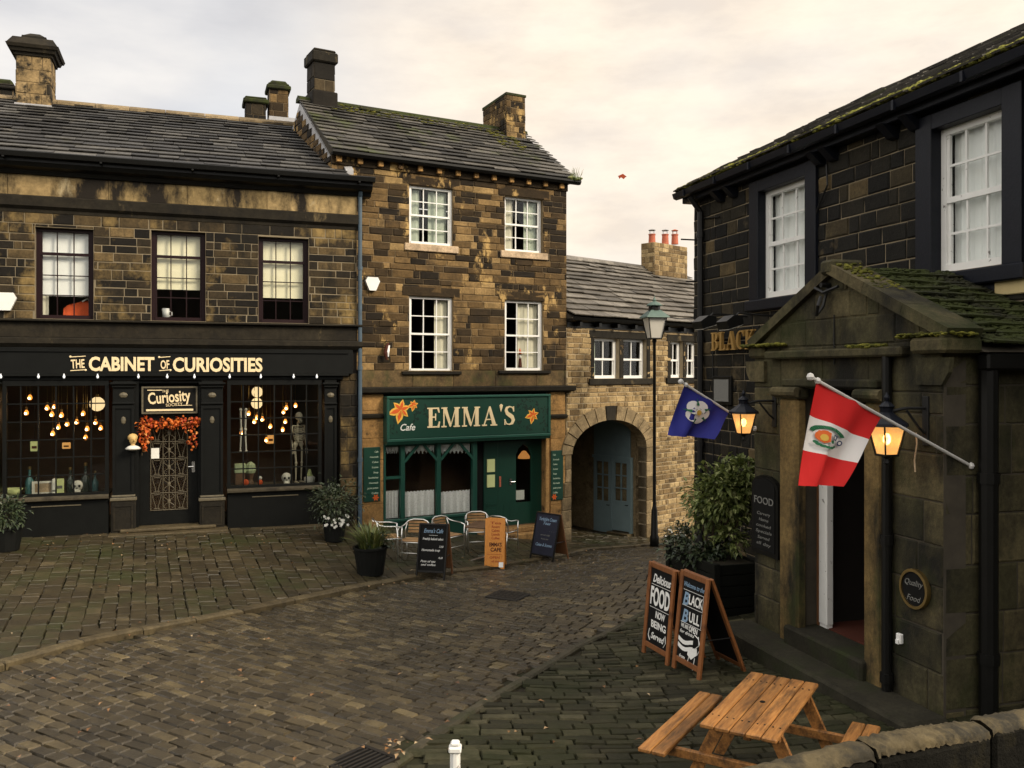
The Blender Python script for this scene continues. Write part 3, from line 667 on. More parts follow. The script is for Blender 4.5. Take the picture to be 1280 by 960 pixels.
# ------------------------------------------------------------------ shared building pieces
def sash(root, Mx, x0, x1, z0, z1, cols, top, low, split, mat, y=.1, fw=.055, bar=.02, cover=None, sill=None, gl='glass'):
    """a window in a hole: frame, two sashes with bars, panes; cover: [(material, x0,x1,z0,z1 as shares)]"""
    m = MB(); zs = z0 + (z1 - z0) * (1 - split)
    m.box(x0, x0 + fw, y, y + .08, z0, z1); m.box(x1 - fw, x1, y, y + .08, z0, z1)
    m.box(x0 + fw, x1 - fw, y, y + .08, z1 - fw, z1); m.box(x0 + fw, x1 - fw, y - .015, y + .08, z0, z0 + fw * 1.15)
    a, b = x0 + fw, x1 - fw
    m.box(a, b, y + .008, y + .06, zs - fw * .4, zs + fw * .4)
    for zz0, zz1, rows, yy in ((zs + fw * .4, z1 - fw, top, y + .012), (z0 + fw * 1.15, zs - fw * .4, low, y + .03)):
        s = fw * .55
        m.box(a, a + s, yy, yy + .035, zz0, zz1); m.box(b - s, b, yy, yy + .035, zz0, zz1)
        for i in range(1, cols): xx = a + (b - a) * i / cols; m.box(xx - bar / 2, xx + bar / 2, yy, yy + .03, zz0, zz1)
        for i in range(1, rows): zz = zz0 + (zz1 - zz0) * i / rows; m.box(a + s, b - s, yy + .002, yy + .028, zz - bar / 2, zz + bar / 2)
    w = m.build('window', mat, root, Mx)
    g = MB(); g.box(a + .003, b - .003, y + .05, y + .056, z0 + fw, z1 - fw); g.build('pane', gl, w, Mx)
    for mt, a0, a1, b0, b1 in cover or []:
        c = MB(); n = max(2, int((a1 - a0) * 14)); W_, H_ = b - a, z1 - z0
        wav = 0 if 'blind' in mt else .018
        xs = [a + W_ * (a0 + (a1 - a0) * i / n) for i in range(n + 1)]; yy = [y + .13 + wav * math.sin(i * 2.4) for i in range(n + 1)]
        c.v = [(x, q, z0 + H_ * b0) for x, q in zip(xs, yy)] + [(x, q, z0 + H_ * b1) for x, q in zip(xs, yy)]
        k = len(c.v); c.v += [(x, q + .006, z) for x, q, z in c.v]
        c.f = [(i, i + 1, n + 2 + i, n + 1 + i) for i in range(n)]; c.f += [tuple(k + q for q in f[::-1]) for f in c.f]
        c.f += [(0, n + 1, k + n + 1, k), (n, k + n, k + 2 * n + 1, 2 * n + 1)] + [(i, k + i, k + i + 1, i + 1) for i in range(n)] + [(n + 1 + i, n + 2 + i, k + n + 2 + i, k + n + 1 + i) for i in range(n)]
        c.m = [0] * len(c.f); c.build('blind' if 'blind' in mt else 'curtain', mt, w, Mx)
    if sill:
        s = MB(); s.bbox(x0 - sill[1], x1 + sill[1], -sill[3], y - .016, z0 - sill[2], z0 - .002, .012); s.build('sill', sill[0], w, Mx)
    return w
def chimney(parent, Mx, x0, x1, y0, y1, z0, z1, mat, cap=.12, base=None, capmat=None, ch=(.24, .32), bl=(.3, .5), name='chimney', flash='lead', capo=.09, mort='mortar_tan'):
    m = MB()
    st, mo = stone_wall(x0, x1, z0, z1, ch, bl, (), y=y0, proj=.012, bev=.01); m.add(st.v, st.f)
    for (ax0, ax1, Mr) in ((y0, y1, 1), (y0, y1, -1)):
        st, mo2 = stone_wall(0, y1 - y0, z0, z1, ch, bl, (), y=0, proj=.012, bev=.01)
        V = [((x0 + v[1]) if Mr == 1 else (x1 - v[1]), y0 + v[0] if Mr == -1 else y1 - v[0], v[2]) for v in st.v]; m.add(V, st.f)
    o = m.build(name, mat, parent, Mx)
    c = MB(); c.box(x0 + .004, x1 - .004, y0 + .004, y1 - .004, z0, z1 - .002); c.build('core', mort, o, Mx)
    if cap:
        k = MB(); k.bbox(x0 - capo, x1 + capo, y0 - capo, y1 + capo, z1 - .002, z1 + cap, .03); k.bbox(x0 - capo * .4, x1 + capo * .4, y0 - capo * .4, y1 + capo * .4, z1 + cap, z1 + cap + .07, .03)
        k.build('chimney_cap', capmat or mat, o, Mx)
    if base:
        k = MB(); k.box(x0 - .03, x1 + .03, y0 - .035, y1, z0 - .02, z0 + base); k.build('flashing', flash, o, Mx)
    return o
def moss_lumps(mb, pts, r=(.03, .08), flat=.5):
    for p in pts:
        q = rr(*r); mb.ball(p, q, 6, 0, (rr(.8, 1.6), rr(.8, 1.6), flat * rr(.7, 1.3)))

# ------------------------------------------------------------------ the curiosity shop
S = SHOP; SM = S.M
shop = thing('corner_shop', 'long blackened stone shop with black shopfront, maroon windows and lamplit displays', 'building', SM)
x0, xr = S.u(-150), S.u(446)
zb = -1.0
zg_t, zg_b = S.z(230, 206, .3), S.z(230, 228, .3)                 # gutter
zf0 = S.z(230, 256); zm0 = S.z(230, 276); zl = S.z(230, 402); zb0 = S.z(230, 424); zfa = S.z(230, 434); zft = S.z(230, 440, .14); zfb = S.z(230, 468, .14)
wins = [S.rect(44, 285, 117, 396), S.rect(189, 289, 257, 401), S.rect(323, 297, 386, 403)]
wins += [(wins[0][0] - 2.42, wins[0][1] - 2.42, wins[0][2], wins[0][3])]
wins = [(a, b, zl + .01, d) for a, b, c, d in wins]
st, mo = stone_wall(x0, xr, zl, zm0, (.15, .21), (.28, .62), wins, 0, .014)
st.build('wall', 'shop_stone', shop, SM); mo.build('wall_core', 'mortar_pub', shop, SM)
k = MB(); xx = x0
while xx < xr:
    l = min(rr(1.5, 2.4), xr - xx); k.bbox(xx + .003, xx + l - .003, -.03, .2, zf0, zg_b, .006); xx += l
k.build('frieze', 'shop_frieze', shop, SM)
k = MB(); k.xprism([(.2, zm0), (-.02, zm0), (-.03, zm0 + .06), (-.1, zm0 + .12), (-.11, zf0 - .03), (-.04, zf0), (.2, zf0)], x0, xr + .03); k.build('string_course', 'shop_trim', shop, SM)
k = MB(); k.xprism([(.2, zl - .06), (-.1, zl - .06), (-.15, zl - .04), (-.15, zl - .005), (.2, zl)], x0, xr + .1)
k.bbox(x0, xr, -.05, .2, zb0, zl - .06, .01); k.xprism([(.2, zfa - .03), (-.08, zfa - .03), (-.16, zfa + .05), (-.16, zb0 - .02), (-.08, zb0), (.2, zb0)], x0, xr + .1)
k.build('band_course', 'shop_trim', shop, SM)
k = MB(); k.xprism([(.15, zg_b), (-.08, zg_b), (-.12, zg_b + .08), (-.25, zg_b + .12), (-.3, zg_b + .2), (-.3, zg_t - .08), (-.15, zg_t - .08), (.15, zg_t - .08)], x0, xr + .3)
k.xprism([(-.3, zg_t - .1), (-.43, zg_t - .09), (-.45, zg_t + .0), (-.43, zg_t + .02), (-.42, zg_t - .06), (-.3, zg_t - .06)], x0, xr + .33)
xx = x0 + .4
while xx < xr: k.box(xx - .02, xx + .02, -.46, -.3, zg_t - .13, zg_t - .101); xx += 1.7
k.build('gutter', 'black', shop, SM)
# roof
pit = math.atan(.53); sl = Vector((0, math.cos(pit), math.sin(pit))); L = 3.9 / math.cos(pit)
ys, ze = -.36, zg_t - .04
U_RL = S.u(436, .3)
k = MB(); slates(k, (x0, ys, ze), (1, 0, 0), sl, U_RL - x0, L, exp=.235, wid=(.3, .62), th=.02, grow=.25)
rf = k.build('roof', 'slate', shop, SM)
k = MB(); yr, zr = ys + L * sl.y, ze + L * sl.z
k.xprism([(ys + .02, ze - .02), (yr, zr - .02), (yr + 4.3, ze - .02)], x0 + .01, U_RL + .0); k.build('roof_deck', 'mortar_dark', rf, SM)
k = MB(); xx = x0
while xx < U_RL: l = rr(.7, 1.0); k.xprism([(yr - .17, zr - .03), (yr - .15, zr + .035), (yr, zr + .12), (yr + .15, zr + .035), (yr + .17, zr - .03)], xx + .005, min(U_RL, xx + l) - .005); xx += l
k.build('ridge_tiles', 'arch_ring', rf, SM)
k = MB(); n_ = 14
for i in range(1, n_):
    a, b = i / n_, (i + 1) / n_ - .004
    k.add([(U_RL - .03, ys + a * L * sl.y, ze + a * L * sl.z + .0), (U_RL + .14, ys + a * L * sl.y, ze + a * L * sl.z), (U_RL + .14, ys + b * L * sl.y, ze + b * L * sl.z), (U_RL - .03, ys + b * L * sl.y, ze + b * L * sl.z)] +
          [(U_RL - .03, ys + a * L * sl.y, ze + a * L * sl.z + .1), (U_RL + .14, ys + a * L * sl.y, ze + a * L * sl.z + .11), (U_RL + .14, ys + b * L * sl.y, ze + b * L * sl.z + .11), (U_RL - .03, ys + b * L * sl.y, ze + b * L * sl.z + .1)],
          [(3, 2, 1, 0), (4, 5, 6, 7), (0, 1, 5, 4), (1, 2, 6, 5), (2, 3, 7, 6), (3, 0, 4, 7)])
k.build('verge_flashing', 'lead', rf, SM)
# chimney with broad moulded cap
vch = -(yr - .45)
ca, cz0 = S.uz(20, 147, vch); cb = S.u(63, vch); cz1 = S.z(40, 70, vch)
ch = chimney(rf, SM, ca, cb, -vch, -vch + .8, cz0, cz1, 'chim_pale', cap=0, base=.34)
k = MB(); q = cz1 - .003
for (o0, o1, h0, h1) in ((.04, .05, 0, .07), (.1, .13, .07, .15), (.16, .19, .15, .22), (.17, .06, .22, .4), (-.08, -.1, .4, .5), (-.12, -.25, .5, .6)):
    A = [(ca - o0, -vch - o0), (cb + o0, -vch - o0), (cb + o0, -vch + .8 + o0), (ca - o0, -vch + .8 + o0)]; B = [(ca - o1, -vch - o1), (cb + o1, -vch - o1), (cb + o1, -vch + .8 + o1), (ca - o1, -vch + .8 + o1)]
    k.add([(x, y, q + h0) for x, y in A] + [(x, y, q + h1 - .002) for x, y in B], [(3, 2, 1, 0), (4, 5, 6, 7), (0, 1, 5, 4), (1, 2, 6, 5), (2, 3, 7, 6), (3, 0, 4, 7)])
k.build('chimney_cap', 'shop_trim', ch, SM)
# shell: back and ends
k = MB(); k.box(x0, x0 + .25, .25, 8.1, zb, zg_t - .1); k.box(xr - .25, xr, .001, 8.1, zb, zg_t - .1); k.box(x0 + .25, xr - .25, 7.85, 8.1, zb, zg_t - .1); k.box(x0 + .25, xr - .25, .252, 7.85, zfb + .3, zfb + .42); k.build('inner_walls', 'interior', shop, SM)
k = MB(); k.box(x0 + .25, xr - .25, 3.1, 3.2, zb, zg_t - .12); k.build('back_wall', 'interior_warm', shop, SM)
k = MB(); k.box(x0 + .25, xr - .25, .3, 3.1, 0, .02); k.build('shop_floor', 'interior_warm', shop, SM)
# upstairs windows
for i, (a, b, c, d) in enumerate(wins):
    bl = [.26, .36, .3, .3][i]
    w = sash(shop, SM, a, b, c, d, 3, 1, 3, .28, 'maroon', y=.12, fw=.07, bar=.02, cover=[('blindwhite' if i == 0 else 'blind', .02, .98, bl, .97)] + ([('curtain', .02, .15, .03, bl)] if i == 0 else []))
# downstairs: fascia, pilasters, windows
vs = .1; zgd = S.z(250, 662); zw0 = S.z(260, 612, vs); zw1 = S.z(230, 475, vs)
k = MB(); k.bbox(x0, S.u(440), -.14, .2, zfb, zfa - .03, .012); k.xprism([(-.14, zfb - .05), (-.2, zfb - .03), (-.2, zfb + .01), (-.14, zfb + .02)], x0, S.u(434)); k.xprism([(-.14, zft - .02), (-.17, zft - .01), (-.17, zft + .03), (-.14, zft + .04)], x0, S.u(434))
k.bbox(x0, S.u(428), -.1, .2, zfb - .12, zfb - .001, .01)
fas = k.build('fascia', 'shopblack', shop, SM)
k = MB()
def sxz(px, py, v=.145): return S.uz(px, py, v)
zc = lambda px, a, b: (S.z(px, a, .145), S.z(px, b, .145))
z_a, z_b = zc(150, 463, 446)
text(k, 'CABINET', (S.u(111, .145) + S.u(193, .145)) / 2, z_a, S.u(193, .145) - S.u(111, .145), z_b - z_a, .012, -.145, 0, .034)
z_a, z_b = zc(270, 464, 447)
text(k, 'CURIOSITIES', (S.u(216, .145) + S.u(328, .145)) / 2, z_a, S.u(328, .145) - S.u(216, .145), z_b - z_a, .012, -.145, 0, .034)
z_a, z_b = zc(98, 460, 449)
text(k, 'THE', (S.u(89, .145) + S.u(106, .145)) / 2, z_a, S.u(106, .145) - S.u(89, .145), z_b - z_a, .012, -.145, 0, .02, rot=.05)
text(k, 'OF', (S.u(201, .145) + S.u(212, .145)) / 2, z_a - .01, S.u(212, .145) - S.u(201, .145), (z_b - z_a), .012, -.145, 0, .02, rot=.05)
for (pa, pb) in ((88, 107), (199, 213)):
    ua, ub = S.u(pa, .145), S.u(pb, .145)
    for zz in (z_a - .06, z_b + .035): k.add([(ua, -.155, zz), (ub, -.155, zz + .02), (ub, -.155, zz + .035), (ua, -.155, zz + .015), (ua, -.145, zz), (ub, -.145, zz + .02), (ub, -.145, zz + .035), (ua, -.145, zz + .015)], [(0, 1, 2, 3), (7, 6, 5, 4), (0, 4, 5, 1), (3, 2, 6, 7), (0, 3, 7, 4), (1, 5, 6, 2)])
    for q in ((ua, z_b + .05), (ub, z_a - .04)): k.ball((q[0], -.152, q[1]), .022, 8, 0, (1, .3, 1))
k.build('lettering', 'cream_letter', fas, SM)
for px in (1, 48, 80, 122, 173, 209, 243, 287, 326, 367, 396):
    u, z = S.uz(px, 471, .2); k = MB(); k.tube([(u, -.2, z + .06), (u, -.2, z + .02)], .012, 6); k.ball((u, -.2, z), .024, 8, 0, (1, 1, 1.5)); k.build('spotlight', 'ledwhite', shop, SM)
def pil(pa, pb):
    a, b = S.u(pa, .16), S.u(pb, .16); k = MB(); zt = zfb - .125
    zp = S.z((pa + pb) / 2, 613, .16); zq = S.z((pa + pb) / 2, 625, .16); z1_ = S.z((pa + pb) / 2, 507, .16); z2_ = S.z((pa + pb) / 2, 481, .16)
    k.bbox(a + .05, b - .05, -.12, .2, zq, zt, .01)
    k.box(a + .05, a + .1, -.15, -.1201, zq + .1, z1_); k.box(b - .1, b - .05, -.15, -.1201, zq + .1, z1_); k.box(a + .1, b - .1, -.15, -.1201, zq + .1, zq + .16); k.box(a + .1, b - .1, -.15, -.1201, z1_ - .06, z1_)
    for zz, o in ((z1_ + .02, .01), (z2_ - .06, .02), (z2_, .05), (zq + .16 - .14, .03)): k.bbox(a + .05 - o, b - .05 + o, -.15 - o, .2, zz, zz + .05, .015)
    p = k.build('pilaster', 'shopblack', shop, SM)
    k = MB(); k.bbox(a - .0, b + .0, -.2, .2, zq - .02, zq + .05, .015); k.bbox(a + .03, b - .03, -.17, .2, zq + .05, zq + .1, .012); k.build('moulding', 'shopgold', p, SM)
    k = MB(); k.bbox(a + .02, b - .02, -.18, .2, zgd - .3, zq - .02, .02); k.box(a + .07, b - .07, -.195, -.1801, zgd + .1, zgd + .13); k.box(a + .07, b - .07, -.195, -.1801, zq - .13, zq - .1); k.box(a + .07, a + .1, -.195, -.1801, zgd + .13, zq - .13); k.box(b - .1, b - .07, -.195, -.1801, zgd + .13, zq - .13)
    k.build('plinth', 'shop_trim', p, SM)
    k = MB(); k.ball(((a + b) / 2, -.125, z1_ - .3), .05, 8, 0, (1, .5, 1.6)); k.ball(((a + b) / 2, -.125, (z1_ + z2_) / 2), .06, 8, 0, (1.4, .5, 1)); k.build('carving', 'shopgold', p, SM)
for q in ((137, 171), (248, 282), (403, 424), (-28, 2)): pil(*q)
def shopwin(pa, pb, bars):
    a, b = S.u(pa, .1), S.u(pb, .1); k = MB(); zt = zfb - .122
    k.box(a, a + .07, -.1, .0, zw0, zt); k.box(b - .07, b, -.1, 0, zw0, zt); k.box(a + .07, b - .07, -.1, 0, zw0, zw0 + .05); k.box(a + .07, b - .07, -.1, 0, zt - .1, zt)
    for p in bars: u = S.u(p, .07); k.box(u - .013, u + .013, -.085, -.045, zw0 + .05, zt - .1)
    for i in range(1, 6): zz = zw0 + .05 + (zt - .15 - zw0) * i / 6; k.box(a + .07, b - .07, -.083, -.047, zz - .012, zz + .012)
    w = k.build('shop_window', 'shopblack', shop, SM)
    k = MB(); k.box(a + .03, b - .03, -.043, -.037, zw0 + .03, zt - .02); k.build('pane', 'glass_dim', w, SM)
    k = MB(); k.xprism([(.2, zw0 - .1), (-.14, zw0 - .1), (-.24, zw0 - .07), (-.24, zw0 - .03), (-.1, zw0 - .002), (.9, zw0 - .002), (.9, zw0 - .05), (.2, zw0 - .05)], a, b); k.build('sill', 'shop_sill', w, SM)
    k = MB(); k.bbox(a, b, -.12, .1, zgd - .4, zw0 - .101, .01)
    sr = k.build('stall_riser', 'shopblack', w, SM); k = MB()
    k.box(a + .5, b - .5, -.14, -.1201, zw0 - .2, zw0 - .18); k.build('moulding', 'shopgold', sr, SM)
    return a, b
shopwin(3, 136, (26, 48, 70, 92, 114)); shopwin(284, 402, (304, 323, 343, 364, 383))
a, b = S.u(-150), S.u(-28); k = MB(); k.bbox(a, b, -.05, .2, zgd - .5, zfb - .121, .02); k.build('side_panel', 'shopblack', shop, SM)
st, mo = stone_wall(S.u(425), xr, zb, zfb + .02, (.2, .3), (.3, .6), (), -.0, .02); st.build('end_pier', 'shop_stone', shop, SM); mo.build('pier_core', 'mortar_dark', shop, SM)
# door
vd = -.12; a, b = S.u(174, vd), S.u(248, vd); zd0 = S.z(211, 655, vd); zd1 = S.z(211, 521, vd); zt = zfb - .12
k = MB(); yd = -vd
k.box(a, a + .2, yd, yd + .05, zd0, zd1); k.box(b - .2, b, yd, yd + .05, zd0, zd1); k.box(a + .2, b - .2, yd, yd + .05, zd0, zd0 + .28); k.box(a + .2, b - .2, yd, yd + .05, zd1 - .14, zd1)
dr = k.build('door', 'shopblack', shop, SM)
k = MB(); k.box(a + .2, b - .2, yd + .03, yd + .036, zd0 + .28, zd1 - .14); k.build('pane', 'glass_dim', dr, SM)
k = MB(); A, B, C, D = a + .22, b - .22, zd0 + .3, zd1 - .16; yy = yd - .012
for i in range(4): u = A + (B - A) * i / 3; k.tube([(u, yy, C), (u, yy, D)], .008, 6)
for i in range(6): z = C + (D - C) * i / 5; k.tube([(A, yy, z), (B, yy, z)], .008, 6)
for r in range(5):
    z = C + (D - C) * (r + .5) / 5; hh = (D - C) / 10
    for c in range(3):
        u = A + (B - A) * (c + .5) / 3; w_ = (B - A) / 6
        if c == 1:
            k.tube([(u, yy, z - hh * .9), (u, yy, z + hh * .9)], .011, 6); k.ball((u, yy, z), .032, 8, 0, (1, .4, 1.7))
            for sx in (-1, 1):
                for sz in (-1, 1): k.tube([(u + sx * w_ * (.1 + .75 * math.sin(t * .5)) , yy, z + sz * hh * (.15 + .7 * t / 5)) for t in range(6)] + [(u + sx * w_ * .45, yy, z + sz * hh * .7)], .006, 5)
        else:
            for sx in (-1, 1): k.tube([(u + sx * w_ * .45 * (1 - .55 * math.cos(PI * t / 8)) , yy, z - hh * .85 + hh * 1.7 * t / 8) for t in range(0, 9)][::1], .007, 5)
            k.tube([(u - w_ * .5, yy, z - hh * .8), (u + w_ * .5, yy, z - hh * .8)], .007, 5); k.tube([(u - w_ * .5, yy, z + hh * .8), (u + w_ * .5, yy, z + hh * .8)], .007, 5)
k.build('ironwork', 'shopgold', dr, SM)
k = MB(); z = S.z(240, 583, vd); k.box(b - .13, b - .07, yd - .012, yd, z - .12, z + .1); k.tube([(b - .1, yd - .012, z), (b - .1, yd - .05, z), (b - .2, yd - .05, z)], .011, 6); k.build('handle', 'chrome', dr, SM)
k = MB(); u0, z0 = S.uz(190, 574, vd - .0), 0
ua, ub, za, zc_ = S.u(189, vd), S.u(199, vd), S.z(194, 573, vd), S.z(194, 560, vd); k.box(ua, ub, yd - .03, yd - .026, za, zc_); k.build('paper_notice', 'paper', dr, SM)
k = MB(); k.box(a - .12, a, -.06, yd + .1, zgd - .2, zt); k.box(b, b + .1, -.06, yd + .1, zgd - .2, zt); k.box(a, b, yd - .01, yd + .1, zd1, zd1 + .05); k.box(a, b, -.02, yd + .1, zt - .06, zt)
k.box(a, b, yd + .05, yd + .1, zd1 + .05, zt - .06); k.build('door_frame', 'shopblack', shop, SM)
k = MB(); ua, ub, za, zc_ = S.u(177, .0), S.u(247, .0), S.z(211, 517, 0), S.z(211, 483, 0)
k.box(ua + .04, ub - .04, -.012, .0, za + .04, zc_ - .04); ds = k.build('door_sign', 'blackmat', shop, SM)
k = MB()
for t in ((ua, ub, za, za + .035), (ua, ub, zc_ - .035, zc_), (ua, ua + .035, za + .035, zc_ - .035), (ub - .035, ub, za + .035, zc_ - .035)): k.box(t[0], t[1], -.03, .0, t[2], t[3])
k.build('frame', 'shopgold', ds, SM)
k = MB(); w_ = ub - ua; h_ = zc_ - za
text(k, 'Curiosity', (ua + ub) / 2, za + h_ * .42, w_ * .76, h_ * .42, .006, -.012, .0, .02, rot=.09)
text(k, 'THE', (ua + ub) / 2 - w_ * .08, za + h_ * .78, w_ * .12, h_ * .1, .006, -.012, rot=.05); text(k, 'SOCIETY', (ua + ub) / 2 + w_ * .08, za + h_ * .28, w_ * .3, h_ * .11, .006, -.012, rot=.08)
k.box(ua + w_ * .08, ub - w_ * .08, -.016, -.012, za + h_ * .1, za + h_ * .17); k.box(ua + w_ * .1, ua + w_ * .36, -.016, -.012, za + h_ * .85, za + h_ * .88); k.box(ub - w_ * .36, ub - w_ * .1, -.016, -.012, za + h_ * .29, za + h_ * .31)
k.build('lettering', 'cream_letter', ds, SM)
k = MB(); k.bbox(S.u(135, .3), S.u(285, .3), -.55, .1, zgd - .4, zgd + .06, .02); k.bbox(S.u(150, .2), S.u(270, .2), -.3, .2, zgd + .06, zd0 - .005, .02)
k.bbox(S.u(-40, .3), S.u(134, .3), -.34, .1, zgd - .5, zgd + .05, .02); k.bbox(S.u(286, .3), S.u(424, .3), -.34, .1, zgd - .5, zgd + .0, .02); k.build('step', 'kerb', shop, SM)
k = MB(); u = S.u(450.5, .12); k.tube([(u, -.08, zb), (u, -.08, zg_b - .02), (u - .0, -.16, zg_b + .1)], .045, 8)
for py in (335, 460, 575): z = S.z(450, py, .1); k.tube([(u, -.08, z - .04), (u, -.08, z + .04)], .058, 8)
k.build('downpipe', 'bluepipe', shop, SM)

# ------------------------------------------------------------------ houses seen only by their chimneys behind the shop
RH = Fr(*SHOP.W(0, -9.5, 0)[:2], 2.76, 1); RM = RH.M
rear = thing('rear_house', 'house behind the long shop, only its two mossy capped chimneys showing over the ridge', 'building', RM)
a, b = RH.u(296), RH.u(392); zt = RH.z(340, 160)
k = MB(); k.box(a, b, 0, 5, -1, zt - 1.2); k.build('wall', 'mortar_tan', rear, RM)
k = MB(); k.xprism([(-.3, zt - 1.4), (2.2, zt + .05), (5.3, zt - 1.7)], a - .1, b + .1); k.build('roof', 'slate', rear, RM)
c1 = chimney(rear, RM, RH.u(309), RH.u(334), .6, 1.3, zt - .9, RH.z(320, 129, -.6), 'chim_dark', cap=.14, capmat='moss_slate')
c2 = chimney(rear, RM, RH.u(339), RH.u(363), .7, 1.4, zt - .7, RH.z(350, 111, -.6), 'emma_stone', cap=.14, capmat='moss_slate')
for c, pa, pb, py in ((c1, 312, 333, 120), (c2, 340, 362, 100)):
    k = MB(); z = RH.z((pa + pb) / 2, py + 9, -.6); k.bbox(RH.u(pa), RH.u(pb), .65, 1.25, z, RH.z((pa + pb) / 2, py, -.6), .06); k.build('chimney_pot', 'moss_slate', c, RM)
k = MB(); k.box(RH.u(337), RH.u(388), .2, .5, zt - .8, RH.z(350, 147, -.3)); k.build('parapet', 'lead', rear, RM)
side_h = thing('neighbour_house', 'house beyond the left end of the shop showing one dark chimney', 'building', RM)
a, b = RH.u(-60), RH.u(14)
k = MB(); k.box(a - 3, b + .4, 0, 5, -1, zt - 1.2); k.build('wall', 'mortar_tan', side_h, RM)
k = MB(); k.xprism([(-.3, zt - 1.4), (2.2, zt + .05), (5.3, zt - 1.7)], a - 3, b + .5); k.build('roof', 'slate', side_h, RM)
c3 = chimney(side_h, RM, RH.u(-30), RH.u(12), .6, 1.3, zt - .6, RH.z(0, 111, -.6), 'chim_dark', cap=.1, capmat='chim_dark')
k = MB(); k.bbox(RH.u(-20), RH.u(10), .65, 1.25, RH.z(0, 108, -.6), RH.z(0, 97, -.6), .06); k.build('chimney_pot', 'moss_slate', c3, RM)
# ------------------------------------------------------------------ the green cafe
S = EM; EMM = S.M
cafe = thing('cafe_building', 'tall narrow brown stone house with white sash windows above a bottle green cafe front', 'building', EMM)
xr = U_ER; zb = -1.6
def zz(px, py, v=0): return S.z(px, py, v)
ze = zz(570, 209, .2)                                                 # eave
zs0 = zz(580, 489, .0); zs1 = zz(580, 483, .0); zbd = zz(580, 463)
W4 = [S.rect(511.5, 234, 566, 306), S.rect(631, 247, 678.5, 315), S.rect(511.5, 371, 566, 464), S.rect(631, 376, 678.5, 463)]
W4_ = W4
xl = S.u(414)
st, mo = stone_wall(xl, xr, zbd, ze - .22, (.11, .185), (.2, .62), W4, 0, .02, .011, .012, .009)
st.build('wall', 'emma_stone', cafe, EMM); mo.build('wall_core', 'mortar_tan', cafe, EMM)
k = MB(); x = 0
while x < xr: l = min(rr(.7, 1.3), xr - x); k.bbox(x + .003, x + l - .003, -.015, .2, zs1, zbd - .004, .008); x += l
k.build('band_course', 'emma_band', cafe, EMM)
k = MB(); k.xprism([(.2, zs0 - .04), (-.08, zs0 - .04), (-.2, zs0), (-.22, zs1 - .02), (-.2, zs1), (.2, zs1 + .001)], -.02, xr + .16); k.build('string_course', 'shop_trim', cafe, EMM)
k = MB(); x = .15
k.bbox(xl, xr + .02, -.05, .2, ze - .22, ze - .02, .01)
k.build('eaves_course', 'emma_stone', cafe, EMM)
for i in range(13):
    x = xl + .15 + (xr - xl - .35) * i / 12; k = MB(); k.bbox(x - .06, x + .06, -.13, -.051, ze - .18, ze - .04, .012); k.build('dentil', 'emma_pier', cafe, EMM)
k = MB(); k.xprism([(-.12, ze - .05), (-.22, ze - .06), (-.27, ze + .0), (-.27, ze + .05), (-.25, ze + .05), (-.24, ze + .0), (-.12, ze + .0)], xl - .05, xr + .28); k.build('gutter', 'black', cafe, EMM)
# roof
rise, run = 1.68, 2.45
sl = Vector((0, run, rise)); L = sl.length + .25; sl.normalize(); ys = -.22; z_e = ze + .03
k = MB(); slates(k, (xl - .06, ys, z_e), (1, 0, 0), sl, xr - xl + .26, L, exp=.19, wid=(.3, .7), th=.02, grow=.35, jit=1.6)
rf = k.build('roof', 'slate_emma', cafe, EMM)
yr, zr = ys + L * sl.y, z_e + L * sl.z
k = MB(); k.xprism([(ys + .03, z_e - .03), (yr, zr - .02), (yr + (yr - ys) - .03, z_e - .03)], xl + .04, xr + .16); k.build('roof_deck', 'mortar_dark', rf, EMM)
k = MB(); x = xl - .06
while x < xr + .2: l = rr(.6, .9); k.xprism([(yr - .17, zr - .06), (yr - .14, zr + .03), (yr, zr + .09), (yr + .14, zr + .03), (yr + .17, zr - .06)], x + .005, min(xr + .2, x + l) - .005); x += l
k.build('ridge_tiles', 'moss_slate', rf, EMM)
k = MB(); P = []
for i in range(420):
    t = R() ** 1.6; x = rr(.0, xr * .85) if R() < .6 else rr(.2, 1.6); P.append((x, yr - .02 - t * .5, zr + .0 - t * .5 * rise / run + .045))
moss_lumps(k, P, (.02, .06), .35); tag(k.build('moss', 'moss', rf, EMM), kind='stuff'); k = MB(); P = []
for i in range(160): t = rr(.1, .5); P.append((xr - 1.0 + rr(-.2, .55) , ys + L * sl.y * (1 - t) , z_e + L * sl.z * (1 - t) + .055))
moss_lumps(k, P, (.02, .06), .35); tag(k.build('moss', 'moss', rf, EMM), kind='stuff')
k = MB(); P = [(xr + rr(-.1, .26), -.24 + rr(-.06, .1), ze + .06 + rr(0, .04)) for _ in range(40)]; moss_lumps(k, P, (.03, .06), .8)
for _ in range(40): x = xr + rr(0, .25); k.tube([(x, -.22, ze + .05), (x + rr(-.1, .1), -.22 + rr(-.1, .1), ze + rr(.15, .4))], [.006, .002], 4)
k.build('gutter_weeds', 'leaf_grass', cafe, EMM)
def half(pa, pb, v): return S.u(pa, v), S.u(pb, v)
v = -(yr - .3); a, b = half(393, 418.5, v)
c = chimney(rf, EMM, a, b, -v, -v + .6, zz(404, 146, v), zz(404, 78, v), 'chim_dark', cap=.26, capmat='shop_trim', ch=(.26, .4), bl=(.35, .6), base=0, capo=.07, mort='mortar_pub')
k = MB(); k.bbox(a - .06, b + .06, -v - .06, -v + .62, zz(404, 150, v), zz(404, 114, v), .02); k.build('chimney_base', 'chim_dark', c, EMM)
k = MB(); k.box(a - .08, b + .08, -v - .09, -v + .3, zz(404, 157, v), zz(404, 146, v)); k.build('flashing', 'emma_sill', c, EMM)
v = -(yr - .55); a, b = half(633, 656.5, v); z0, z1 = zz(645, 180, v), zz(645, 120, v)
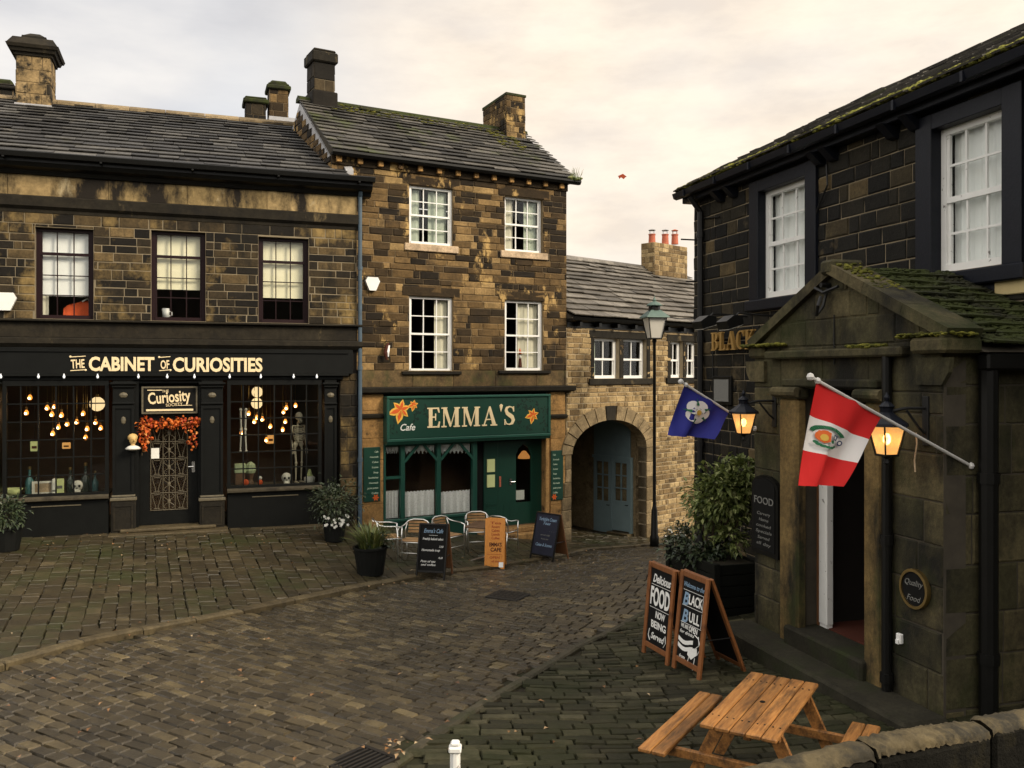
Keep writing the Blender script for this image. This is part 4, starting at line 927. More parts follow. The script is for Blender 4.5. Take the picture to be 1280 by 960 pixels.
c = chimney(rf, EMM, a, b, -v, -v + 1.35, z0, z1, 'emma_stone', cap=.0, ch=(.13, .2), bl=(.18, .4), base=.14)
k = MB(); k.xprism([(-v - .02, z1), (-v - .02, z1 + .06), (-v + 1.37, z1 - .02), (-v + 1.37, z1 - .1)], a - .02, b + .02); k.build('chimney_cap', 'moss_slate', c, EMM)
# shell
k = MB(); k.box(xl, .25, .251, 5.2, zb, ze - .05); k.box(xr - .25, xr, .251, 5.2, zb, ze - .05); k.box(.25, xr - .25, 4.95, 5.2, zb, ze - .05); k.box(.25, xr - .25, .252, 4.95, zs0 - .2, zs0 - .05); k.box(.25, xr - .25, .252, 4.95, zz(580, 355), zz(580, 355) + .1)
k.build('inner_walls', 'interior', cafe, EMM)
k = MB(); z = ze - 1.6
while z < zr - .2:
    h = rr(.13, .19); y0, y1 = .02, 2 * yr - ys - .1
    if z + h > ze: f = (z + h - ze) / (zr - ze); y0 = .12 + (yr - ys) * f; y1 -= (yr - ys) * f
    st, mo = stone_wall(y0, y1, z, z + h, (h, h), (.2, .6), (), 0, .02, .011, .012, .008); k.add([(xl + v[1], v[0], v[2]) for v in st.v], [f[::-1] for f in st.f]); z += h
k.build('end_wall', 'emma_stone', cafe, EMM)
for x_ in (xl, xr):
    k = MB(); k.prism([(.1, ze - .05), (2 * yr - ys - .1, ze - .05), (yr, zr - .08)], 0, .05); k.v = [(x_ + (y if x_ == xl else -y), x, z) for x, y, z in k.v]; k.build('gable', 'lead' if x_ == xl else 'emma_stone', cafe, EMM)
# sash windows
cov = [[('grey_curtain', .0, .28, .05, .95), ('grey_curtain', .5, .98, .05, .95)], [('curtain', .02, .3, .05, .95), ('grey_curtain', .62, .98, .05, .95)],
       [('curtain', .66, .98, .04, .96)], [('curtain', .42, .98, .04, .96)]]
for i, (a, b, c, d) in enumerate(W4):
    sash(cafe, EMM, a, b, c, d, 3, 2, 2, .5, 'white', y=.06 if i != 1 else .1, fw=.055, bar=.022, cover=cov[i], sill=('emma_sill', .13, .17, .06) if i < 2 else ('shop_trim', .2, .08, .08))
    k = MB(); k.bbox(a - .18, b + .18, -.024, .1, d + .002, d + .22, .012); k.build('lintel', 'emma_stone', cafe, EMM)
# ground floor
zt = zs0 - .05
for pa, pb in ((452, 479), (687.5, 706)):
    a, b = S.u(pa, .02), S.u(pb, .02); z0 = zt; k = MB(); pm = (pa + pb) / 2
    for q in (513, 522, 548, 575, 602, 630, 655, 700): z1 = zz(pm, q); k.bbox(a, b, -.045, .2, z1 + .003, z0, .012); z0 = z1
    p = k.build('stone_pier', 'emma_pier', cafe, EMM)
    k = MB(); z = zz(pm, 522); k.xprism([(-.045, z - .02), (-.11, z), (-.13, z + .06), (-.045, z + .09)], a - .03, b + .03); k.build('moulding', 'shop_trim', p, EMM)
k = MB(); k.box(S.u(707, .02), xr, -.01, .2, zb, zt); k.box(0, S.u(451, .02), -.01, .2, zb, zt); k.build('quoin', 'emma_band', cafe, EMM)
vf = .24; a, b = S.u(483, vf), S.u(688, vf); z1 = zz(585, 494, vf); z0 = zz(585, 549, vf)
k = MB(); k.bbox(a + .07, b - .07, -vf, -.0, z0 + .07, z1 - .06, .01); fs = k.build('fascia_sign', 'green', cafe, EMM)
k = MB(); k.bbox(a, b, -vf - .035, -.0, z1 - .06, z1, .012); k.bbox(a, b, -vf - .035, -.0, z0, z0 + .07, .012); k.bbox(a, a + .07, -vf - .03, -.0, z0 + .07, z1 - .06, .012); k.bbox(b - .07, b, -vf - .03, -.0, z0 + .07, z1 - .06, .012); k.xprism([(-.05, z0 - .06), (-vf + .02, z0 - .06), (-vf - .02, z0 - .001), (-.05, z0 - .001)], a + .01, b - .01); k.build('frame', 'green_edge', fs, EMM)
k = MB(); ua, ub = S.u(534, vf), S.u(644, vf); za, zc = zz(588, 533, vf), zz(588, 508.5, vf)
serif_text(k, "EMMA'S", ua, za, ub - ua, zc - za, -vf, .016)
k.build('lettering', 'cream_letter', fs, EMM)
k = MB(); ua, ub = S.u(500.5, vf), S.u(519, vf); text(k, 'Cafe', (ua + ub) / 2, zz(510, 538, vf), ub - ua, zz(510, 529.5, vf) - zz(510, 538, vf), .006, -vf, .3, .008); k.build('small_lettering', 'paper', fs, EMM)
def lily(px, py, r, nm):
    u, z = S.uz(px, py, vf); k = MB()
    for i in range(6):
        an = i * PI / 3 + .3; out = r * (1.25 if i in (3, 4) else .9)
        for wd, y_, mi, k0 in ((.26, -.004, 1, 1.0), (.17, -.008, 0, .82)):
            P_ = [(0, 0)]; d = (math.cos(an), math.sin(an)); n = (-d[1], d[0])
            pl = [(0, 0), (.35, wd), (.6, wd * .9), (1, 0), (.6, -wd * .9), (.35, -wd)]
            k.prism([(u + (d[0] * s + n[0] * t) * out * k0, z + (d[1] * s + n[1] * t) * out * k0) for s, t in pl], -vf + y_ - i * .0004, -vf - .0001, mi)
    for i in range(3): k.tube([(u, -vf - .012, z), (u + r * .3 * (i - 1), -vf - .015, z - r * .5)], .006, 5, 1)
    k.build(nm, ['lily_red', 'lily_yellow'], fs, EMM)
lily(501, 512, .27, 'painted_lily'); lily(517, 506, .13, 'painted_lily'); lily(666, 518.5, .19, 'painted_lily')
k = MB()
for c_px, c_py, n in ((527, 517, 26), (658, 505, 30), (676, 512, 30), (655, 530, 22), (490, 535, 18), (680, 535, 16)):
    for _ in range(n):
        u, z = S.uz(c_px + rr(-9, 9), c_py + rr(-8, 8), vf); an = rr(0, 6.28); l = rr(.05, .12); d = (math.cos(an), math.sin(an)); q = [(0, 0), (.5, .25), (1, 0), (.5, -.25)]
        if a + .09 < u < b - .09 and z0 + .1 < z < z1 - .1: k.prism([(u + (d[0] * s - d[1] * t) * l, z + (d[1] * s + d[0] * t) * l) for s, t in q], -vf - .001 - rr(0, .002), -vf + .0)
k.build('painted_foliage', 'leafpaint', fs, EMM)
# shop window
zw1 = z0 - .06; zw0 = zz(535, 645); zg = -.9
k = MB(); P = (478.5, 502.5, 547.5, 592); ug = [S.u(p) for p in P]
for i, u in enumerate(ug): k.bbox(u - (.05 if i else .0), u + (.055 if i < 3 else .07), -.06, .06, zw0, zw1, .012)
k.bbox(ug[0], ug[3] + .07, -.08, .06, zw0 - .07, zw0 - .001, .012); k.box(ug[0] + .055, ug[3] - .05, -.03, .06, zw1 - .06, zw1)
zmid = zz(490, 597); k.box(ug[0] + .055, ug[1] - .05, -.04, .04, zmid - .03, zmid + .03)
for i in (1, 2):
    A, B = ug[i] + .055, ug[i + 1] - .05; hh = .42
    for p, q in (((A - .01, zw1 - hh), (A + (B - A) * .46, zw1)), ((B + .01, zw1 - hh), (B - (B - A) * .46, zw1))):
        dx, dz = q[0] - p[0], q[1] - p[1]; l = math.hypot(dx, dz); n = (-dz / l * .03, dx / l * .03)
        k.prism([(p[0] + n[0], p[1] + n[1]), (p[0] - n[0], p[1] - n[1]), (q[0] - n[0], q[1] - n[1]), (q[0] + n[0], q[1] + n[1])], -.055, -.01)
sw = k.build('shop_window', 'green_edge', cafe, EMM)
k = MB(); k.box(ug[0] + .02, ug[3], .061, .066, zw0, zw1 - .005); k.build('pane', 'glass', sw, EMM)
def drape(nm, x0, x1, zlo, zhi, y, amp=.025, fr=34, scal=.0):
    k = MB(); n = 60; xs = [x0 + (x1 - x0) * i / n for i in range(n + 1)]
    k.v = [(x, y + amp * math.sin(i * fr / 10), zlo + scal * abs(math.sin(i * .42))) for i, x in enumerate(xs)] + [(x, y + amp * .5 * math.sin(i * fr / 10), zhi + (0 if scal else .03 * abs(math.sin(i * .5)))) for i, x in enumerate(xs)]
    k.f = [(i, i + 1, n + 2 + i, n + 1 + i) for i in range(n)]; m_ = len(k.v); k.v += [(x, q + .004, z) for x, q, z in k.v]; k.f += [tuple(m_ + q for q in f[::-1]) for f in k.f]; k.m = [0] * len(k.f)
    return k.build(nm, 'lace', sw, EMM)
for i in range(3):
    A, B = ug[i] + .06, ug[i + 1] - .055; pm = (P[i] + P[i + 1]) / 2
    drape('lace_curtain', A, B, zw0 + .01, zz(pm, 614.5, -.1), .095); drape('lace_pelmet', A, B, zz(pm, 568, -.1), zw1, .095, scal=.09)
k = MB(); k.bbox(ug[0], ug[3] + .07, -.05, .1, zg, zw0 - .071, .01); k.build('stall_riser', 'green', cafe, EMM)
k = MB(); k.box(.25, xr - .25, 2.6, 2.7, zb, zs0 - .2); k.build('back_wall', 'interior_warm', cafe, EMM)
k = MB(); k.box(.25, xr - .25, .26, 2.6, zg + .0, zz(640, 658) - .02); k.build('cafe_floor', 'interior_warm', cafe, EMM)
# recessed door
vr = -.28; yd = -vr
uA = S.u(604, vr); uB = S.u(622, vr); uC = S.u(677, vr); zd0 = zz(650, 656, vr); zd1 = zw1 - .05
k = MB(); k.box(ug[3] + .071, uA, yd + .0, yd + .05, zd0, zd1); k.build('return_panel', 'blackmat', cafe, EMM)
k = MB(); k.bbox(uA, uB, yd - .03, yd + .05, zd0, zd1, .01); k.box(uA + .06, uB - .05, yd - .045, yd - .0301, zd0 + .1, zd0 + .45); k.box(uA + .06, uB - .05, yd - .045, yd - .0301, zd0 + .55, zd0 + .6); k.build('side_panel', 'green', cafe, EMM)
k = MB(); m_ = MB()
wa, wb, wz0, wz1 = S.u(645, vr), S.u(663.5, vr), zz(655, 627.5, vr), zz(655, 568, vr); wt = zz(655, 555, vr)
k.box(uB + .01, wa, yd, yd + .05, zd0, zd1); k.box(wb, uC, yd, yd + .05, zd0, zd1); k.box(wa, wb, yd, yd + .05, zd0, wz0)
wm = (wa + wb) / 2; k.prism([(wa, wz1), (wa + (wm - wa) * .35, wz1 + (wt - wz1) * .62), (wm, wt), (wm, zd1), (wa, zd1)], yd, yd + .05); k.prism([(wb, wz1), (wb, zd1), (wm, zd1), (wm, wt), (wb - (wb - wm) * .35, wz1 + (wt - wz1) * .62)], yd, yd + .05)
for q in (.12, .3): k.box(uB + .05 + q * 1.0, uB + .056 + q, yd - .004, yd - .0001, zd0 + .08, wz0)
dr = k.build('door', 'green', cafe, EMM)
k = MB(); k.box(wa - .03, wb + .03, yd + .02, yd + .026, wz0 - .02, wt + .0); k.build('pane', 'glass_dim', dr, EMM)
k = MB(); k.box(wa + .0, wa + (wb - wa) * .6, yd + .03, yd + .034, wz0 + .06, wz0 + .3); k.build('paper_notice', 'net', dr, EMM)
k = MB(); z = zz(640, 602, vr); k.box(S.u(638, vr) - .03, S.u(638, vr) + .03, yd - .015, yd, z - .08, z + .08); k.tube([(S.u(638, vr), yd - .015, z), (S.u(638, vr), yd - .05, z), (S.u(643, vr), yd - .05, z)], .012, 6); k.build('handle', 'chrome', dr, EMM)
k = MB(); u = S.u(625, vr); z = zz(625, 602, vr); k.box(u - .025, u + .025, yd - .012, yd, z - .13, z + .13); k.build('push_plate', 'terracotta', dr, EMM)
for ya, yb in ((574, 590), (593.5, 609)):
    k = MB(); k.box(S.u(609, vr + .05), S.u(618.5, vr + .05), yd - .055, yd - .0302, zz(613, yb, vr + .04), zz(613, ya, vr + .04)); k.build('menu_card', 'stickyellow', cafe, EMM)
k = MB()
for i, (py, h) in enumerate(((568, .16), (580, .1), (588, .12), (598, .16), (608, .14), (632, .5))): k.box(S.u(594.5, -.1) , S.u(597.5, -.1), .2, .204, zz(596, py, -.1) - h / 2, zz(596, py, -.1) + h / 2)
k.build('sticker', 'net', cafe, EMM)
k = MB(); k.box(uC, S.u(685.5, 0), .0, yd + .05, zd0 - .3, zw1); k.bbox(S.u(681, 0), S.u(685.5, 0), -.06, .0, zg, zw1, .01); k.build('door_post', 'emma_pier', cafe, EMM)
k = MB(); k.box(ug[3] + .07, uC, .03, yd + .06, zd1, zw1); k.build('door_soffit', 'blackmat', cafe, EMM)
k = MB(); k.bbox(ug[3] + .08, S.u(688, .2), -.24, yd + .1, zg - .5, zd0 - .13, .02); k.bbox(ug[3] + .1, S.u(686, .1), -.02, yd + .06, zd0 - .13, zd0 - .004, .015); k.build('step', 'emma_pier', cafe, EMM)

# boards of the bill of fare on the stone piers
def menuboard(pa, pb, ya, yb, label, sd):
    k = MB(); u0, u1 = S.u(pa, .06), S.u(pb, .06); z0, z1 = zz((pa + pb) / 2, yb, .06), zz((pa + pb) / 2, ya, .06)
    t = thing('menu_board', label, 'sign', S.M @ Matrix.Translation(((u0 + u1) / 2, -.05, z0)))
    k.bbox(u0, u1, -.085, -.05, z0, z1, .008); k.build('panel', 'green', t, EMM)
    k = MB(); h = z1 - z0; al = 'R' if sd else 'L'; xx = u1 - .05 if sd else u0 + .05
    for i, (s, w) in enumerate((('Cafe', .22), ('Homemade', .5), ('Cakes', .36), ('Scones', .4), ('Soup', .3), ('Sandwiches', .6), ('Hot meals', .55), ('Jacket potato', .66), ('Coffee', .4))):
        text(k, s, xx, z1 - h * (.1 + .095 * i), w * (u1 - u0), h * .035, .004, -.085, .2, .004, al)
    k.build('lettering', 'menuletter', t, EMM)
    k = MB(); u = u0 + (u1 - u0) * (.72 if sd else .25); z = z0 + h * .07
    for i in range(6):
        an = i * PI / 3; k.prism([(u, z), (u + .05 * math.cos(an - .4), z + .05 * math.sin(an - .4)), (u + .085 * math.cos(an), z + .085 * math.sin(an)), (u + .05 * math.cos(an + .4), z + .05 * math.sin(an + .4))], -.09 - i * .0004, -.085)
    k.build('painted_lily', 'lily_red', t, EMM)
menuboard(454, 475, 559, 627, 'green menu board on the left stone pier of the cafe front', True)
menuboard(688.5, 703.5, 563, 625, 'green menu board on the right stone pier, beside the dark archway', False)
u, z = S.uz(465, 354, .05)
def alarm(fr, px, py, label, s=1):
    u, z = fr.uz(px, py, .05); k = MB(); w, h = .17 * s, .15 * s
    k.prism([(u - w * .7, z + h), (u + w * .7, z + h), (u + w, z + h * .4), (u + w * .45, z - h), (u - w * .45, z - h), (u - w, z + h * .4)], -.11, -.02)
    o = k.build('alarm_box', 'white', None, fr.M); tag(o, label, 'alarm box')
alarm(EM, 465, 355, 'white hexagonal alarm box high on the brown cafe wall beside the blue pipe')
alarm(SHOP, 7, 377, 'white alarm box on the black shop wall left of the first upstairs window', 1.15)
t = thing('wall_ornament', 'small striped cloth ornament hung on the cafe wall left of the lower window', 'ornament', EMM @ Matrix.Translation((S.u(482), -.03, zz(482, 450))))
u = S.u(482, .05); k = MB(); k.tube([(u, -.02, zz(482, 428)), (u, -.12, zz(482, 426))], .012, 6); k.build('hook', 'iron', t, EMM)
k = MB(); k.tube([(u + .04, -.12, zz(482, 429)), (u, -.12, zz(482, 434)), (u - .03, -.12, zz(482, 442)), (u + .0, -.12, zz(482, 450))], [.025, .045, .05, .02], 7, 0); k.tube([(u + .05, -.14, zz(482, 432)), (u + .02, -.15, zz(482, 440)), (u + .03, -.14, zz(482, 446))], [.02, .03, .012], 6, 1); k.build('cloth', ['burnt', 'net'], t, EMM)

# ------------------------------------------------------------------ the archway house
S = ARCH; AM = S.M
ah = thing('archway_house', 'low buff stone house with an arched passage and stone slate roof beyond the cafe', 'building', AM)
zb = -2.0; xe = S.u(868) + 3.5
zev = S.z(760, 402, .1); aw = []
aL, aR = S.u(713), S.u(807); asp, aap = S.z(760, 541), S.z(760, 524); ac = (aL + aR) / 2; ra = (aR - aL) / 2
WA = [S.rect(742.5, 423, 774, 473), S.rect(779, 424, 808, 473), S.rect(838, 427, 853.5, 472), S.rect(857.5, 427.5, 872, 472)]
holes = [(aL, aR, zb, asp)] + WA
rise_ = aap - asp if aap - asp > .2 else .5
asp = aap - .85; holes[0] = (aL, aR, zb, asp)
N_ = 14
for i in range(N_):
    za, zb_ = asp + .85 * i / N_, asp + .85 * (i + 1) / N_; hw = ra * math.sqrt(max(0, 1 - ((i + .3) / N_) ** 2)); holes.append((ac - hw, ac + hw, za - .001, zb_ + .001))
st, mo = stone_wall(0, xe, zb, zev - .05, (.1, .17), (.16, .42), holes, 0, .02, .016, .012, .008)
st.build('wall', 'arch_stone', ah, AM); mo.build('wall_core', 'mortar_pale', ah, AM)
nv = 13
for i in range(nv):
    k = MB(); th0, th1 = PI - PI * i / nv, PI - PI * (i + 1) / nv; g_ = .012
    P_ = [(ac + (ra + (e - 0) * .0 + q) * math.cos(t), asp + (.85 + q) * math.sin(t)) for t, q, e in ((th0 - g_, -.02, 0), (th0 - g_, .36, 1), ((th0 + th1) / 2, .36, 1), (th1 + g_, .36, 1), (th1 + g_, -.02, 0), ((th0 + th1) / 2, -.02, 0))]
    k.prism(P_, -.055 - rr(0, .012), .3); k.build('voussoir', 'arch_ring' if i != 6 else 'shop_trim', ah, AM)
for (x_, sx) in ((aL, -1), (aR, 1)):
    k = MB(); z = asp
    while z > zb: h = rr(.3, .45); w = rr(.2, .36); k.bbox(min(x_, x_ + sx * w), max(x_, x_ + sx * w), -.045, .34, z - h + .006, z, .014); z -= h
    k.build('jamb', 'arch_ring', ah, AM)
for i, (a, b, c, d) in enumerate(WA):
    w = sash(ah, AM, a, b, c, d, 2, 1, 1, .52, 'white', y=.12, fw=.07, bar=.03, cover=[('grey_curtain', .05, .3, .05, .9)] if i < 2 else None)
k = MB()
for (a, b) in ((WA[0], WA[1]), (WA[2], WA[3])):
    k.bbox(a[0] - .2, b[1] + .2, -.03, .2, a[3] + .003, a[3] + .2, .012); k.bbox(a[0] - .24, b[1] + .24, -.07, .11, a[2] - .17, a[2] - .003, .012)
    k.bbox(a[0] - .15, a[0] - .004, -.025, .2, a[2], a[3], .01); k.bbox(b[1] + .004, b[1] + .15, -.025, .2, a[2], a[3], .01); k.bbox(a[1] + .004, b[0] - .004, -.022, .2, a[2], a[3], .01)
k.build('window_surround', 'shop_trim', ah, AM)
k = MB(); k.xprism([(.1, zev - .06), (-.1, zev - .06), (-.24, zev - .02), (-.27, zev + .05), (-.25, zev + .06), (-.22, zev + .02), (.1, zev + .02)], 0, xe); k.box(0, xe, -.03, .1, zev - .2, zev - .06)
for i in range(9): k.box(.3 + i * .75, .4 + i * .75, -.2, -.03, zev - .16, zev - .061)
k.build('gutter', 'black', ah, AM)
sl = Vector((0, 3.0, 1.92)); L = sl.length + .3; sl.normalize(); ys, z_e = -.26, zev + .04
k = MB(); slates(k, (.0, ys, z_e), (1, 0, 0), sl, xe, L, exp=.25, wid=(.3, .75), th=.026, grow=.35, jit=1.8); rf = k.build('roof', 'slate_arch', ah, AM)
yr, zr = ys + L * sl.y, z_e + L * sl.z
k = MB(); k.xprism([(ys + .03, z_e - .03), (yr, zr - .02), (2 * yr - ys, z_e - .03)], .01, xe - .01); k.build('roof_deck', 'mortar_dark', rf, AM)
k = MB(); x = 0.0
while x < xe: l = rr(.5, .8); k.xprism([(yr - .2, zr - .08), (yr - .16, zr + .03), (yr, zr + .1), (yr + .16, zr + .03), (yr + .2, zr - .08)], x + .005, min(xe, x + l) - .005); x += l
k.build('ridge_tiles', 'slate_arch', rf, AM)
v = -(yr - .55); a, b = S.u(818, v), S.u(859, v)
c = chimney(rf, AM, a, b, -v, -v + .55, S.z(828, 372, v), S.z(828, 304, v), 'arch_stone', cap=.0, ch=(.13, .2), bl=(.16, .4), base=.12, flash='navy', mort='mortar_pale')
for px in (815, 831.5, 843.5):
    u = S.u(px, v - .28); z = S.z(px, 303.5, v - .28); k = MB(); k.lathe([(.12, -.05), (.105, .24), (.12, .26), (.12, .29), (.09, .29), (.08, .1)], (u, -v + .28, z), 14); p = k.build('chimney_pot', 'terracotta', c, AM)
    k = MB(); k.lathe([(.11, .4), (.12, .42), (.02, .46)], (u, -v + .28, z), 14)
    for q in range(4): an = q * PI / 2; k.tube([(u + .095 * math.cos(an), -v + .28 + .095 * math.sin(an), z + .27), (u + .095 * math.cos(an), -v + .28 + .095 * math.sin(an), z + .41)], .008, 5)
    k.build('pot_cowl', 'chrome' if px < 840 else 'terracotta', p, AM)
# passage, its right wall carries the blue door
yend = 5.0; zp1 = asp + .86
k = MB(); k.box(aR + .0, aR + .25, .34, yend, zb, zp1); k.build('passage_wall', 'arch_ring', ah, AM)
k = MB(); k.box(aL - .25, aL, .34, yend, zb, zp1); k.box(aL - .25, aR + .25, yend, yend + .2, zb, zp1); k.box(aL - .25, aR + .25, .302, yend, zp1, zp1 + .2); k.build('passage_lining', 'interior', ah, AM)
k = MB(); k.box(0, .2, .26, 6, zb, zev - .1); k.box(xe - .2, xe, .26, 6, zb, zev - .1); k.box(.2, xe - .2, 5.8, 6, zp1 + .3, zev - .1); k.box(.2, xe - .2, 2.5, 2.6, zp1 + .3, zev - .1); k.build('inner_walls', 'interior', ah, AM)
def dleaf(y0, y1, z0, z1, sill_z):
    k = MB(); x1_, x0_ = aR - .02, aR - .07; n = 'door'
    yl, yh = y0, y1; sw_ = .1
    zc = z0 + (z1 - z0) * .42
    k.box(x0_, x1_, yl, yl + sw_, z0, z1); k.box(x0_, x1_, yh - sw_, yh, z0, z1); k.box(x0_, x1_, yl + sw_, yh - sw_, z1 - .1, z1); k.box(x0_, x1_, yl + sw_, yh - sw_, z0, zc)
    ym = (yl + yh) / 2; k.box(x0_ + .01, x1_, ym - .018, ym + .018, zc, z1 - .1)
    for i in (1, 2): zq = zc + (z1 - .1 - zc) * i / 3; k.box(x0_ + .012, x1_, yl + sw_, yh - sw_, zq - .016, zq + .016)
    d = k.build('door', 'teal', ah, AM)
    k = MB(); k.box(x1_ - .012, x1_ - .006, yl + sw_, yh - sw_, zc, z1 - .1); k.build('pane', 'glass', d, AM)
    k = MB(); k.tube([(x0_ - .03, yl + .06, zc - .1), (x0_ - .03, yl + .14, zc - .1)], .012, 6); k.tube([(x0_, yl + .06, zc - .1), (x0_ - .03, yl + .06, zc - .1)], .012, 6); k.build('handle', 'iron', d, AM)
gz = tz(*S.W(aR, -1.0, 0)[:2])
dleaf(.52, 1.16, gz + .16, gz + 2.2, 0); dleaf(1.2, 1.86, gz + .05, gz + 2.2, 0)
k = MB(); k.box(aR - .1, aR - .002, .44, .52, gz - .2, gz + 2.28); k.box(aR - .1, aR - .002, 1.16, 1.2, gz, gz + 2.2); k.box(aR - .1, aR - .002, .52, 1.9, gz + 2.2, gz + 2.28); k.build('door_frame', 'teal', ah, AM)
k = MB(); k.box(aR - .06, aR - .003, .52, 1.86, gz + 2.28, zp1 - .1); k.build('transom_panel', 'teal', ah, AM)
k = MB(); k.bbox(aR - .3, aR - .001, .4, 1.2, gz - .3, gz + .13, .02); k.build('step', 'kerb', ah, AM)
# ------------------------------------------------------------------ the public house
S = PUB; PM = S.M
pub = thing('public_house', 'dark stone public house with navy painted window surrounds, mossy eaves and a gabled stone porch', 'building', PM)
xe = 12.0; zb = -1.0
zev = S.z(868, 238, .3)
wz1, wz0 = S.z(988, 230, -.1), S.z(988, 369.5, -.1)
W1 = (S.u(957, -.08), S.u(1017, -.08), wz0, wz1); W2 = (S.u(1176, -.08), S.u(1266, -.08), wz0, wz1)
pitch = W2[0] - W1[0]; W3 = (W2[0] + pitch, W2[1] + pitch, wz0, wz1)
uL, uR = S.u(944, VP_), S.u(1180, VP_)
dO = (S.u(1000, VP_), S.u(1084, VP_), -2, S.z(1040, 487, VP_))
st, mo = stone_wall(0, xe, zb, zev - .02, (.2, .25), (.3, .52), [W1, W2, W3, (uL + .5, uR - .4, -2, 2.9)], 0, .02, .014, .014, .006)
st.build('wall', 'pub_stone', pub, PM); mo.build('wall_core', 'mortar_pub', pub, PM)
for i, (a, b, c, d) in enumerate((W1, W2, W3)):
    w = sash(pub, PM, a, b, c, d, 3, 2, 2, .5, 'chipped', y=.08, fw=.085, bar=.028, cover=[('net', .0, 1.0, .02, .98)])
    k = MB(); jw = S.u(1031) - S.u(1017.5); zt = zev - .16
    k.bbox(a - jw, a + .006, -.075, .26, c - .02, zt, .008); k.bbox(b - .006, b + jw, -.075, .26, c - .02, zt, .008); k.bbox(a + .007, b - .007, -.07, .26, d - .006, zt, .008); k.bbox(a - jw - .06, b + jw + .06, -.13, .079, c - .2, c - .021, .018)
    k.build('surround', 'navy', w, PM)
# eaves
k = MB(); k.bbox(-.1, xe, -.2, .2, zev - .12, zev - .0, .01); k.xprism([(-.2, zev - .02), (-.3, zev - .05), (-.36, zev - .03), (-.39, zev + .06), (-.37, zev + .07), (-.35, zev + .0), (-.2, zev + .0)], -.14, xe)
for i in range(9): k.box(.3 + i * 1.1, .34 + i * 1.1, -.4, -.36, zev - .06, zev + .06)
k.build('gutter', 'navy', pub, PM)
x = .75
for px in (905, 921, 1030, 1046, 1121, 1150):
    x = S.u(px); k = MB(); k.xprism([(.0, zev - .3), (-.1, zev - .28), (-.2, zev - .19), (-.28, zev - .121), (.0, zev - .121)], x - .07, x + .07); k.build('corbel', 'navy', pub, PM)
pit = math.radians(27); sl = Vector((0, math.cos(pit), math.sin(pit))); L = 4.6; ys, z_e = -.34, zev + .05
k = MB(); slates(k, (-.12, ys, z_e), (1, 0, 0), sl, xe, L, exp=.26, wid=(.3, .7), th=.024, grow=.2, jit=1.6); rf = k.build('roof', 'slate_emma', pub, PM)
yr, zr = ys + L * sl.y, z_e + L * sl.z
k = MB(); k.xprism([(ys + .03, z_e - .03), (yr, zr - .02), (2 * yr - ys, z_e - .03)], -.1, xe - .01); k.build('roof_deck', 'mortar_dark', rf, PM)
k = MB(); P = []
for i in range(5200):
    t = abs(random.gauss(0, .34)) + .01; x = rr(-.1, xe * .8)
    if t < .42 + .3 * math.sin(x * 2.3) * math.sin(x * .9 + 1) + rr(-.08, .1): P.append((x, ys + t * sl.y, z_e + t * sl.z + .05 + rr(0, .025)))
moss_lumps(k, P, (.015, .045), .6); tag(k.build('moss', 'moss_lifted', rf, PM), kind='stuff')
k = MB(); k.box(.001, .25, .252, 8, zb, zev - .1); k.box(xe - .25, xe, .252, 8, zb, zev - .1); k.box(.25, xe - .25, 7.8, 8, zb, zev - .1); k.box(.25, xe - .25, 2.0, 2.1, zb, zev - .1); k.build('inner_walls', 'interior', pub, PM)
k = MB(); k.add([(-.0, .0, zev - .05), (0, 2 * yr - ys, zev - .05), (0, yr, zr - .1)], [(0, 1, 2)]); k.build('gable', 'pub_stone', pub, PM)
k = MB(); u = S.u(876, .08); k.tube([(u, -.09, zb), (u, -.09, zev - .35), (u, -.3, zev - .08)], .055, 8)
for q in (.4, 2.3, 4.2, 6.1): k.tube([(u, -.09, q - .05), (u, -.09, q + .05)], .07, 8)
k.build('downpipe', 'iron', pub, PM)
k = MB(); k.tube([(.15, -.04, S.z(873, 300)), (.15, -.35, S.z(873, 300))], .015, 5); k.tube([(.4, -.04, S.z(885, 272)), (1.0, -.04, S.z(905, 270))], .012, 5); k.tube([(.15, -.04, S.z(873, 352)), (.15, -.25, S.z(873, 352))], .015, 5)
u = S.u(1036); k.tube([(u, -.04, zev - .3), (u + .05, -.06, zev - .6), (u - .2, -.05, zev - .9), (u - .25, -.04, zev - 1.0)], .014, 5)
u = S.u(893); k.tube([(u, -.035, S.z(893, 430)), (u + .02, -.035, S.z(893, 560)), (u, -.035, S.z(893, 640))], .01, 5)
k.build('cable', 'iron', pub, PM)
# big blocks of the next window's head, right of the porch roof
k = MB(); ua, ub, uc = S.u(1150), S.u(1213), S.u(1246); z0, z1 = S.z(1230, 372, .0), S.z(1230, 338, .0)
k.bbox(ua, ub - .01, -.05, .1, z0, z1, .01); k.bbox(uc + .01, uc + 1.5, -.05, .1, z0, z1, .01); k.build('pale_blocks', 'cream_stone', pub, PM)
k = MB(); k.bbox(ub, uc, -.05, .1, z0, z1, .01); k.build('painted_block', 'navy', pub, PM)

